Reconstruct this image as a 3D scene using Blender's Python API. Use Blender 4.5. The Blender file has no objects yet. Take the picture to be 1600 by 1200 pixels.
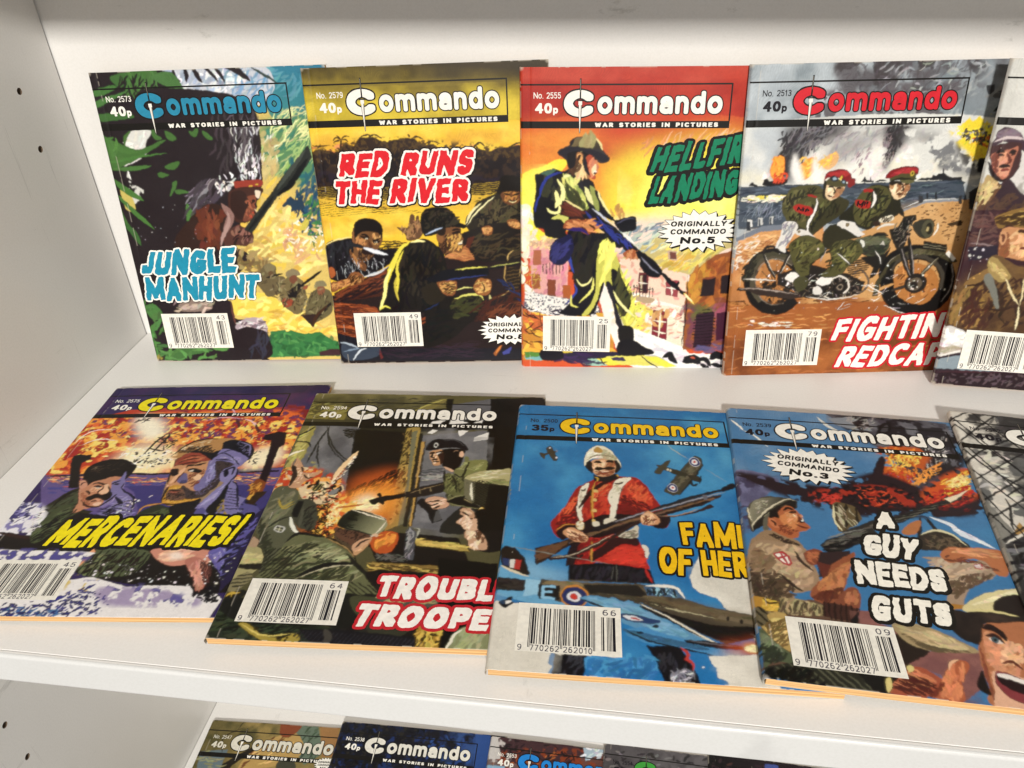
import bpy, math, random
import numpy as np
from mathutils import Vector, Matrix
S = bpy.context.scene
# ------------------------------------------------------------------ camera
cd = bpy.data.cameras.new('camera'); cam = bpy.data.objects.new('camera', cd); S.collection.objects.link(cam)
cam.location = (0.3329, -0.4446, 0.2751); cam.rotation_euler = (0.97809, 0.03738, 0.13814)
cd.sensor_width = 36; cd.lens = 28.016; cd.clip_start = .02; cd.clip_end = 50
S.camera = cam
# ------------------------------------------------------------------ light: a shop interior, lamps in front of and above the shelf
W = bpy.data.worlds.new('World'); S.world = W; W.use_nodes = True
W.node_tree.nodes['Background'].inputs[0].default_value = (1.0, .97, .93, 1); W.node_tree.nodes['Background'].inputs[1].default_value = .385
def area(name, loc, target, sx, sy, power, col):
    l = bpy.data.lights.new(name, 'AREA'); l.shape = 'RECTANGLE'; l.size = sx; l.size_y = sy; l.energy = power; l.color = col
    o = bpy.data.objects.new(name, l); S.collection.objects.link(o); o.location = loc
    o.rotation_euler = (Vector(target) - Vector(loc)).to_track_quat('-Z', 'Y').to_euler()
    o['label'] = 'ceiling lamp of the shop, out of view'; o['category'] = 'lamp'
    return o
area('shop_lamp', (.65, -2.85, 1.41), (.3, 0, .1), .26, .13, 97, (1, .96, .905))
area('ceiling_lamp', (.1, -1.9, 1.9), (.3, -.15, 0), 1.0, .7, 11, (1, .965, .915))
vs = S.view_settings; vs.view_transform = 'Standard'; vs.look = 'None'; vs.exposure = 0; vs.gamma = 1
try: vs.use_curve_mapping = False
except Exception: pass
S.cycles.max_bounces = 8
S.cycles.use_denoising = True
# ------------------------------------------------------------------ 2-D print shop (everything in millimetres)
CW, CH = 138.0, 179.0                      # trimmed cover
def lin(h):
    c = np.array([int(h[i:i+2], 16) for i in (0, 2, 4)], float) / 255
    return np.where(c <= .04045, c / 12.92, ((c + .055) / 1.055) ** 2.4)
def fill_mask(polys, W, H):
    """even-odd scanline fill of pixel-space polygons -> bool mask on their bounding box"""
    xs = np.concatenate([p[:, 0] for p in polys]); ys = np.concatenate([p[:, 1] for p in polys])
    x0 = max(0, int(xs.min()) - 1); x1 = min(W, int(xs.max()) + 2)
    y0 = max(0, int(ys.min()) - 1); y1 = min(H, int(ys.max()) + 2)
    if x1 <= x0 or y1 <= y0: return None
    t = np.zeros((y1 - y0, x1 - x0 + 1), np.int32)
    for p in polys:
        q = np.roll(p, -1, 0)
        for (ax, ay), (bx, by) in zip(p, q):
            if ay == by: continue
            if ay > by: ax, ay, bx, by = bx, by, ax, ay
            r0 = max(y0, math.ceil(ay - .5)); r1 = min(y1, math.ceil(by - .5))
            if r1 <= r0: continue
            rows = np.arange(r0, r1)
            x = ax + (rows + .5 - ay) * (bx - ax) / (by - ay)
            np.add.at(t, (rows - y0, np.clip(np.ceil(x - .5), x0, x1).astype(int) - x0), 1)
    return x0, y0, (np.cumsum(t, 1)[:, :-1] & 1).astype(bool)
def smooth(p, closed, n=6):
    p = np.asarray(p, float)
    if len(p) < 3: return p
    if closed: a = np.vstack([p[-1:], p, p[:2]])
    else: a = np.vstack([2 * p[:1] - p[1:2], p, 2 * p[-1:] - p[-2:-1]])
    out = []
    for i in range(1, len(a) - 2):
        p0, p1, p2, p3 = a[i - 1:i + 3]
        for k in range(n):
            t = k / n
            out.append(.5 * (2 * p1 + (p2 - p0) * t + (2 * p0 - 5 * p1 + 4 * p2 - p3) * t * t + (3 * p1 - p0 - 3 * p2 + p3) * t ** 3))
    if not closed: out.append(a[-2])
    return np.array(out)
def blur(a, r):
    r = int(round(r))
    if r < 1: return a
    for ax in (0, 1):
        for _ in range(2):
            pad = [(0, 0)] * a.ndim; pad[ax] = (r + 1, r)
            c = np.cumsum(np.pad(a, pad, mode='edge'), ax)
            n = a.shape[ax]
            hi = np.take(c, np.arange(2 * r + 1, 2 * r + 1 + n), ax); lo = np.take(c, np.arange(0, n), ax)
            a = (hi - lo) / (2 * r + 1)
    return a
def vnoise(W, H, cell, rng, octs=3):
    out = np.zeros((H, W)); amp = 1; tot = 0
    for o in range(octs):
        c = max(2., cell / 2 ** o)
        gw, gh = int(W / c) + 3, int(H / c) + 3
        g = rng.random((gh, gw))
        x = np.arange(W) / c; y = np.arange(H) / c
        xi = x.astype(int); yi = y.astype(int); fx = x - xi; fy = y - yi
        fx = fx * fx * (3 - 2 * fx); fy = (fy * fy * (3 - 2 * fy))[:, None]
        r0 = g[yi]; r1 = g[yi + 1]
        a = r0[:, xi] * (1 - fx) + r0[:, xi + 1] * fx; b = r1[:, xi] * (1 - fx) + r1[:, xi + 1] * fx
        out += amp * (a * (1 - fy) + b * fy); tot += amp; amp *= .5
    return out / tot
PPM = 6
def taper_poly(p, w, taper=True):
    p = smooth(p, False, 5) if len(p) > 2 else np.asarray(p, float)
    d = np.gradient(p, axis=0); L = np.hypot(d[:, 0], d[:, 1]) + 1e-9
    n = np.stack([-d[:, 1] / L, d[:, 0] / L], 1)
    s = np.concatenate([[0], np.cumsum(np.hypot(*np.diff(p, axis=0).T))]); s /= s[-1] + 1e-9
    if len(p) == 2 and taper:
        p = np.stack([p[0] + (p[1] - p[0]) * t for t in np.linspace(0, 1, 7)]); n = np.repeat(n[:1], 7, 0); s = np.linspace(0, 1, 7)
    hw = w / 2 * (np.clip(1 - (2 * s - 1) ** 2, .02, 1) ** .6 if taper else np.ones(len(p)))
    return np.vstack([p + n * hw[:, None], (p - n * hw[:, None])[::-1]])
def paint(art, seed, rough=.22, inked=.4):
    """run the drawing commands of one cover; returns a linear RGB array, PPM pixels per millimetre"""
    W, H = int(CW * PPM), int(CH * PPM)
    rng = np.random.default_rng(seed)
    im = np.ones((H, W, 3)) * .8
    def comp(x0, y0, m, col, al=1.):
        m = m.astype(float) * al
        sub = im[y0:y0 + m.shape[0], x0:x0 + m.shape[1]]
        sub += (col - sub) * m[..., None]
    def col_of(s):
        a = 1.
        if '@' in s: s, a = s.split('@'); a = float(a)
        return lin(s), a
    def jit(c, v=.12):
        return np.clip(c * (1 + rng.normal(0, v)) + rng.normal(0, .0015, 3) + c * rng.normal(0, .05, 3), 0, 1)
    def inside(poly, n):
        """n random points inside a polygon (px)"""
        r = fill_mask([poly], W, H)
        if r is None: return np.zeros((0, 2))
        x0, y0, m = r; yy, xx = np.nonzero(m)
        if len(yy) == 0: return np.zeros((0, 2))
        i = rng.integers(0, len(yy), n)
        return np.stack([xx[i] + x0, yy[i] + y0], 1).astype(float)
    for ln in art.strip().splitlines():
        t = ln.split()
        if not t: continue
        k = t[0]; c, al = col_of(t[1])
        num = []; i = 2
        second = None
        while i < len(t) and ',' not in t[i]:
            if k in 'gG' and i == 2: second = lin(t[i])
            else: num.append(float(t[i]))
            i += 1
        pts = np.array([[float(v) for v in s.split(',')] for s in t[i:]]) * (PPM * .1)
        if k == 'g' or k == 'G':
            a, b = pts[0], pts[1]; d = b - a
            if k == 'g': x0, y0, m = 0, 0, np.ones((H, W), bool)
            else:
                r = fill_mask([smooth(pts[2:], True)], W, H)
                if r is None: continue
                x0, y0, m = r
            yy, xx = np.mgrid[0:m.shape[0], 0:m.shape[1]]
            u = np.clip(((xx + x0 - a[0]) * d[0] + (yy + y0 - a[1]) * d[1]) / (d @ d), 0, 1)[..., None]
            comp(x0, y0, m, c + (second - c) * u, al)
        elif k in 'ps':
            r = fill_mask([pts if k == 'p' else smooth(pts, True)], W, H)
            if r: comp(*r, c, al)
        elif k == 'S':                                    # soft-edged shape, num[0] = softness in mm
            rad = num[0] * PPM; p = smooth(pts, True); pad = int(rad * 2) + 2
            r = fill_mask([p + pad], W + 2 * pad, H + 2 * pad)
            if r is None: continue
            x0, y0, m = r
            m = blur(np.pad(m.astype(float), pad), rad); x0 -= 2 * pad; y0 -= 2 * pad
            ax, ay = max(0, -x0), max(0, -y0); m = m[ay:, ax:]; x0 += ax; y0 += ay
            m = m[:max(0, H - y0), :max(0, W - x0)]
            if m.size: comp(x0, y0, m, c, al)
        elif k in 'lL':
            p = taper_poly(pts, num[0] * PPM, k == 'l')
            r = fill_mask([p], W, H)
            if r: comp(*r, c, al)
        elif k == 'e':
            a0 = np.linspace(0, 2 * math.pi, 40)[:-1]; rx, ry = pts[1]; an = math.radians(num[0]) if num else 0
            ex, ey = rx * np.cos(a0), ry * np.sin(a0)
            r = fill_mask([np.stack([pts[0][0] + ex * math.cos(an) - ey * math.sin(an), pts[0][1] + ex * math.sin(an) + ey * math.cos(an)], 1)], W, H)
            if r: comp(*r, c, al)
        elif k == 'b':                                    # soft blobs of radius num[0] mm
            rad = num[0] * PPM
            for q in pts:
                x0, x1 = max(0, int(q[0] - 2 * rad)), min(W, int(q[0] + 2 * rad)); y0, y1 = max(0, int(q[1] - 2 * rad)), min(H, int(q[1] + 2 * rad))
                if x1 <= x0 or y1 <= y0: continue
                yy, xx = np.mgrid[y0:y1, x0:x1]
                comp(x0, y0, np.exp(-((xx - q[0]) ** 2 + (yy - q[1]) ** 2) / (rad * rad)), c, al)
        elif k == 'n':                                    # broken paint: cell size mm, threshold
            r = fill_mask([smooth(pts, True)], W, H)
            if r is None: continue
            x0, y0, m = r
            st = num[2] if len(num) > 2 else 1.
            nz = vnoise(int(m.shape[1] / max(st, 1)) + 2, int(m.shape[0] * min(st, 1)) + 2, num[0] * PPM, rng, 4)
            yi = np.minimum((np.arange(m.shape[0]) * min(st, 1)).astype(int), nz.shape[0] - 1); xi = np.minimum((np.arange(m.shape[1]) / max(st, 1)).astype(int), nz.shape[1] - 1)
            nz = nz[yi][:, xi]
            mm = np.clip((nz - num[1]) * 18, 0, 1) * blur(m.astype(float), min(6, 1 + min(m.shape) // 12))
            comp(x0, y0, mm, c, al)
        elif k == 'w':                                    # transparent wash with a cloudy density: cell size mm, strength
            r = fill_mask([smooth(pts, True)], W, H)
            if r is None: continue
            x0, y0, m = r
            nz = vnoise(m.shape[1], m.shape[0], num[0] * PPM, rng, 4)
            comp(x0, y0, np.clip((nz - .36) * 3.2, 0, 1) * blur(m.astype(float), max(2, min(m.shape) // 10)), c, num[1])
        elif k in 'kK':                                   # brush dabs: count, length, width (mm), angle, spread (deg); K stays inside its shape
            n, Ln, wd, an, sp = num
            box = None
            if k == 'K':
                box = fill_mask([smooth(pts, True)], W, H)
                if box is None: continue
                bx, by, bm = box; bh, bw = bm.shape
            for q in inside(pts, int(n)):
                a = math.radians(an + rng.normal(0, sp)); h = Ln * PPM * rng.uniform(.5, 1.2) / 2
                bend = rng.normal(0, .18) * h
                dx, dy = math.cos(a), -math.sin(a)
                p = np.array([[q[0] - dx * h, q[1] - dy * h], [q[0] - dy * bend, q[1] + dx * bend], [q[0] + dx * h, q[1] + dy * h]])
                p = taper_poly(p, wd * PPM * rng.uniform(.6, 1.3)); cj = jit(c)
                if box:
                    r = fill_mask([p - [bx, by]], bw, bh)
                    if r: comp(r[0] + bx, r[1] + by, r[2] & bm[r[1]:r[1] + r[2].shape[0], r[0]:r[0] + r[2].shape[1]], cj, al)
                else:
                    r = fill_mask([p], W, H)
                    if r: comp(*r, cj, al)
        elif k == 'd':                                    # spatter: count, r0, r1
            n, r0, r1 = num
            for q in inside(pts, int(n)):
                rr = PPM * (r0 + (r1 - r0) * rng.random() ** 2.5)
                a0 = np.linspace(0, 2 * math.pi, 9)[:-1]; w8 = rr * rng.uniform(.6, 1.3, 8)
                r = fill_mask([np.stack([q[0] + w8 * np.cos(a0), q[1] + w8 * np.sin(a0)], 1)], W, H)
                if r: comp(*r, jit(c, .06), al)
        elif k == 'h':                                    # pen hatching: line width, spacing (mm), angle
            lw, spc, an = num[:3]
            r = fill_mask([smooth(pts, True)], W, H)
            if r is None: continue
            x0, y0, m = r
            yy, xx = np.mgrid[0:m.shape[0], 0:m.shape[1]]; a = math.radians(an)
            ph = (xx * math.sin(a) + yy * math.cos(a)) / PPM + .35 * (vnoise(m.shape[1], m.shape[0], 5 * PPM, rng, 2) - .5) * spc
            thick = lw * (.35 + 1.2 * vnoise(m.shape[1], m.shape[0], 3 * PPM, rng, 2))
            comp(x0, y0, m & (np.abs((ph / spc) % 1 - .5) * spc < thick / 2), c, al)
    # hand-painted edge wobble and pigment mottling
    if rough:
        dx = (vnoise(W, H, 2.2 * PPM, rng, 3) - .5) * 4 * rough * PPM; dy = (vnoise(W, H, 2.2 * PPM, rng, 3) - .5) * 4 * rough * PPM
        yy, xx = np.mgrid[0:H, 0:W]
        im = im[np.clip((yy + dy).round().astype(int), 0, H - 1), np.clip((xx + dx).round().astype(int), 0, W - 1)]
        # pen line work where tones meet, and short hatching in the half tones
        lum = (im @ np.array([.3, .6, .1])) ** .45; lb = blur(lum, 1)
        gy, gx = np.gradient(lb); mag = np.hypot(gx, gy)
        pen = np.clip((mag - .028) * 22, 0, 1) * np.clip((vnoise(W, H, 3 * PPM, rng, 3) - .30) * 5, 0, 1) * (lb < .62)
        lo = blur(lum, 5)
        im = .4 * im + .6 * blur(im, 2)                   # wet paint blends
        an = vnoise(W, H, 16 * PPM, rng, 2) * 3.0 + .3
        yy, xx = np.mgrid[0:H, 0:W]
        ph = (xx * np.sin(an) + yy * np.cos(an)) / PPM / .85
        hat = (np.abs(ph % 1 - .5) < .17) * np.clip(1 - np.abs(lo - .42) / .16, 0, 1) * (vnoise(W, H, 4 * PPM, rng, 2) > .5)
        im = im * (1 - inked * .85 * pen - inked * .22 * hat)[..., None]
        st = np.sin(ph * 4.1 + 6 * vnoise(W, H, 2.5 * PPM, rng, 2)) * vnoise(W, H, 6 * PPM, rng, 2)
        im = im * (1 + .09 * st)[..., None]
        g = (im @ np.array([.25, .65, .1]))[..., None]; im = g + .93 * (im - g); im = im ** 1.10
        v = .93 + .14 * (.6 * vnoise(W, H, 7 * PPM, rng, 3) + .4 * vnoise(W // 3 + 1, H, 1.2 * PPM, rng, 2).repeat(3, 1)[:, :W])
        im = np.clip(im * v[..., None], 0, 1)
    return im
# ------------------------------------------------------------------ lettering: pen strokes on a 1-high box
def _arc(cx, cy, rx, ry, a0, a1, n=14):
    a = np.radians(np.linspace(a0, a1, n)); return [(cx + rx * math.cos(v), cy + ry * math.sin(v)) for v in a]
_U = {  # glyph: (advance width, strokes); y up, cap height 1, x-height .72 for the lower case
 'A': (.72, [[(0, 0), (.36, 1), (.72, 0)], [(.13, .3), (.59, .3)]]),
 'B': (.58, [[(0, 0), (0, 1), (.3, 1)] + _arc(.3, .76, .24, .24, 90, -90) + [(0, .52)], [(0, .52), (.3, .52)] + _arc(.32, .26, .26, .26, 90, -90) + [(0, 0)]]),
 'C': (.62, [_arc(.36, .5, .36, .5, 48, 312, 22)]),
 'D': (.64, [[(0, 0), (0, 1), (.26, 1)] + _arc(.26, .5, .38, .5, 90, -90, 18) + [(0, 0)]]),
 'E': (.5, [[(.5, 1), (0, 1), (0, 0), (.5, 0)], [(0, .52), (.42, .52)]]),
 'F': (.48, [[(.48, 1), (0, 1), (0, 0)], [(0, .5), (.42, .5)]]),
 'G': (.66, [_arc(.36, .5, .36, .5, 48, 300, 22) + [(.66, .15), (.66, .45), (.4, .45)]]),
 'H': (.6, [[(0, 0), (0, 1)], [(.6, 0), (.6, 1)], [(0, .5), (.6, .5)]]),
 'I': (.02, [[(0, 0), (0, 1)]]),
 'J': (.44, [[(.44, 1), (.44, .26)] + _arc(.22, .24, .22, .24, 0, -170)]),
 'K': (.6, [[(0, 0), (0, 1)], [(.55, 1), (.04, .46)], [(.2, .62), (.6, 0)]]),
 'L': (.46, [[(0, 1), (0, 0), (.46, 0)]]),
 'M': (1.0, [[(0, 0), (.02, 1), (.5, .12), (.98, 1), (1.0, 0)]]),
 'N': (.72, [[(0, 0), (0, 1), (.72, 0), (.72, 1)]]),
 'O': (.74, [_arc(.37, .5, .37, .5, 0, 360, 30)]),
 'P': (.54, [[(0, 0), (0, 1), (.28, 1)] + _arc(.28, .72, .26, .28, 90, -90) + [(0, .44)]]),
 'R': (.58, [[(0, 0), (0, 1), (.28, 1)] + _arc(.28, .74, .26, .26, 90, -90) + [(0, .48)], [(.24, .48), (.58, 0)]]),
 'S': (.54, [_arc(.27, .75, .26, .25, 30, 270, 16) + _arc(.27, .25, .27, .25, 90, -150, 16)]),
 'T': (.6, [[(0, 1), (.6, 1)], [(.3, 1), (.3, 0)]]),
 'U': (.6, [[(0, 1), (0, .3)] + _arc(.3, .3, .3, .3, 180, 360, 16) + [(.6, 1)]]),
 'V': (.66, [[(0, 1), (.33, 0), (.66, 1)]]),
 'W': (.96, [[(0, 1), (.22, 0), (.48, .9), (.74, 0), (.96, 1)]]),
 'X': (.6, [[(0, 1), (.6, 0)], [(0, 0), (.6, 1)]]),
 'Y': (.62, [[(0, 1), (.31, .46), (.62, 1)], [(.31, .46), (.31, 0)]]),
 '!': (.02, [[(0, 1), (0, .34)], [(0, .03), (0, 0)]]),
 '.': (.02, [[(0, 0), (0.02, 0)]]), ' ': (.3, []),
 '0': (.5, [_arc(.25, .5, .25, .5, 0, 360, 24)]),
 '1': (.3, [[(0, .78), (.2, 1), (.2, 0)]]),
 '2': (.5, [_arc(.25, .74, .25, .26, 160, -20, 12) + [(.42, .5), (0, 0), (.5, 0)]]),
 '3': (.5, [_arc(.24, .76, .23, .24, 150, -90, 14), _arc(.24, .26, .26, .26, 90, -150, 14)]),
 '4': (.54, [[(.4, 0), (.4, 1), (0, .3), (.54, .3)]]),
 '5': (.5, [[(.46, 1), (.06, 1), (.03, .56)] + _arc(.25, .32, .25, .32, 120, -150, 14)]),
 '6': (.5, [_arc(.3, .5, .3, .5, 70, 180, 10) + _arc(.25, .3, .25, .3, 180, 540, 22)]),
 '7': (.48, [[(0, 1), (.48, 1), (.16, 0)]]),
 '8': (.5, [_arc(.25, .76, .21, .24, 0, 360, 18), _arc(.25, .27, .25, .27, 0, 360, 20)]),
 '9': (.5, [_arc(.2, .5, .3, .5, -110, 0, 10) + _arc(.25, .7, .25, .3, 0, 360, 22)]),
 'a': (.5, [_arc(.25, .5, .23, .22, 160, 20, 8) + [(.5, .42), (.5, 0)], _arc(.25, .2, .25, .2, 60, 330, 16)]),
 'o': (.58, [_arc(.29, .36, .29, .36, 0, 360, 26)]),
 'm': (.88, [[(0, 0), (0, .72)], [(0, .42)] + _arc(.22, .48, .22, .24, 180, 0, 10) + [(.44, 0)], [(.44, .42)] + _arc(.66, .48, .22, .24, 180, 0, 10) + [(.88, 0)]]),
 'n': (.48, [[(0, 0), (0, .72)], [(0, .42)] + _arc(.24, .46, .24, .26, 180, 0, 10) + [(.48, 0)]]),
 'd': (.54, [_arc(.27, .36, .27, .36, 0, 360, 24), [(.54, 0), (.54, 1)]]),
 'p': (.54, [_arc(.27, .36, .27, .36, 0, 360, 24), [(0, -.28), (0, .72)]]),
}
def layout(text, track, hand=0., rng=None):
    """pen strokes of a word, x from 0, cap height 1; hand = unevenness of drawn letters"""
    x = 0; out = []
    for ch in text:
        adv, st = _U[ch]
        r, sc, dy, dx = (rng.normal(0, .05, 4) * hand if hand else (0, 0, 0, 0)); sc = 1 + 1.3 * sc; dx *= .35
        for s in st: out.append(np.array([(x + dx + adv / 2 + (a - adv / 2) * (1 + 2 * dx) - r * (b - .5), .5 + dy + (b - .5) * sc + r * (a - adv / 2)) for a, b in s], float))
        x += adv + track
    return out, x - track
def stroke_mask(strokes, wx, wy, X0, Y0, W, H, ppm, square=4., lean=0.):
    """union of strokes drawn with a pen of size wx, wy (mm); strokes in mm, y down; boolean raster"""
    m = np.zeros((H, W), bool)
    for s in strokes:
        for a, b in zip(s[:-1], s[1:]) if len(s) > 1 else [(s[0], s[0])]:
            px0 = max(0, int((min(a[0], b[0]) - wx - abs(lean) * wy - X0) * ppm)); px1 = min(W, int((max(a[0], b[0]) + wx + abs(lean) * wy - X0) * ppm) + 2)
            py0 = max(0, int((min(a[1], b[1]) - wy - Y0) * ppm)); py1 = min(H, int((max(a[1], b[1]) + wy - Y0) * ppm) + 2)
            if px1 <= px0 or py1 <= py0: continue
            yy, xx = np.mgrid[py0:py1, px0:px1]
            x = (xx + .5) / ppm + X0; y = (yy + .5) / ppm + Y0
            # nearest point in pen metric
            x = x + lean * y; a = (a[0] + lean * a[1], a[1]); b = (b[0] + lean * b[1], b[1])
            dx, dy = (b[0] - a[0]) / wx, (b[1] - a[1]) / wy; L = dx * dx + dy * dy + 1e-12
            u = np.clip(((x - a[0]) / wx * dx + (y - a[1]) / wy * dy) / L, 0, 1)
            ex = np.abs((x - a[0] - u * (b[0] - a[0])) / wx * 2); ey = np.abs((y - a[1] - u * (b[1] - a[1])) / wy * 2)
            m[py0:py1, px0:px1] |= (ex ** square + ey ** square) < 1
    return m
def dilate(m, r):
    """grow a mask by r pixels (round)"""
    out = m.copy(); r = int(round(r))
    H, W = m.shape
    for dy in range(-r, r + 1):
        k = int(math.sqrt(r * r - dy * dy))
        c = np.cumsum(np.pad(m.astype(np.int32), ((0, 0), (k + 1, k))), 1)
        row = (c[:, 2 * k + 1:] - c[:, :W]) > 0 if k >= 0 else m
        if dy >= 0: out[dy:] |= row[:H - dy]
        else: out[:dy] |= row[-dy:]
    return out
def roughen(m, amp, cell, rng, ppm):
    H, W = m.shape
    dx = (vnoise(W, H, cell * ppm, rng, 2) - .5) * 2 * amp * ppm; dy = (vnoise(W, H, cell * ppm, rng, 2) - .5) * 2 * amp * ppm
    yy, xx = np.mgrid[0:H, 0:W]
    return m[np.clip((yy + dy).round().astype(int), 0, H - 1), np.clip((xx + dx).round().astype(int), 0, W - 1)]
TPM = 10                                                  # lettering raster, per millimetre
def runs(m, X0, Y0, ppm=TPM):
    """mask -> list of rectangles (x0,y0,x1,y1) in mm: equal neighbouring rows are merged"""
    out = []; open_ = {}
    H, W = m.shape
    for r in range(H + 1):
        cur = set()
        if r < H:
            d = np.flatnonzero(np.diff(np.concatenate([[0], m[r].astype(np.int8), [0]])))
            cur = set(zip(d[::2].tolist(), d[1::2].tolist()))
        for k in [k for k in open_ if k not in cur]:
            out.append((X0 + k[0] / ppm, Y0 + open_[k] / ppm, X0 + k[1] / ppm, Y0 + r / ppm)); del open_[k]
        for k in cur:
            if k not in open_: open_[k] = r
    return out
def word_in_quad(text, quad, wt, track=.12, wty=None, square=4., hand=0., rng=None):
    """fit a word into a quad TL,TR,BR,BL (mm, y down): strokes + pen size"""
    st, w = layout(text, wt + track, hand, rng)
    wty = wty or wt
    TL, TR, BR, BL = [np.array(q, float) for q in quad]
    out = []
    for s in st:
        u = ((s[:, 0] + wt / 2) / (w + wt))[:, None]; v = (1 - (s[:, 1] * (1 - wty) + wty / 2))[:, None]
        out.append((TL * (1 - u) + TR * u) * (1 - v) + (BL * (1 - u) + BR * u) * v)
    width = np.linalg.norm(TR - TL) / (w + wt); height = np.linalg.norm(BL - TL)
    return out, wt * width, wty * height
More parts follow.
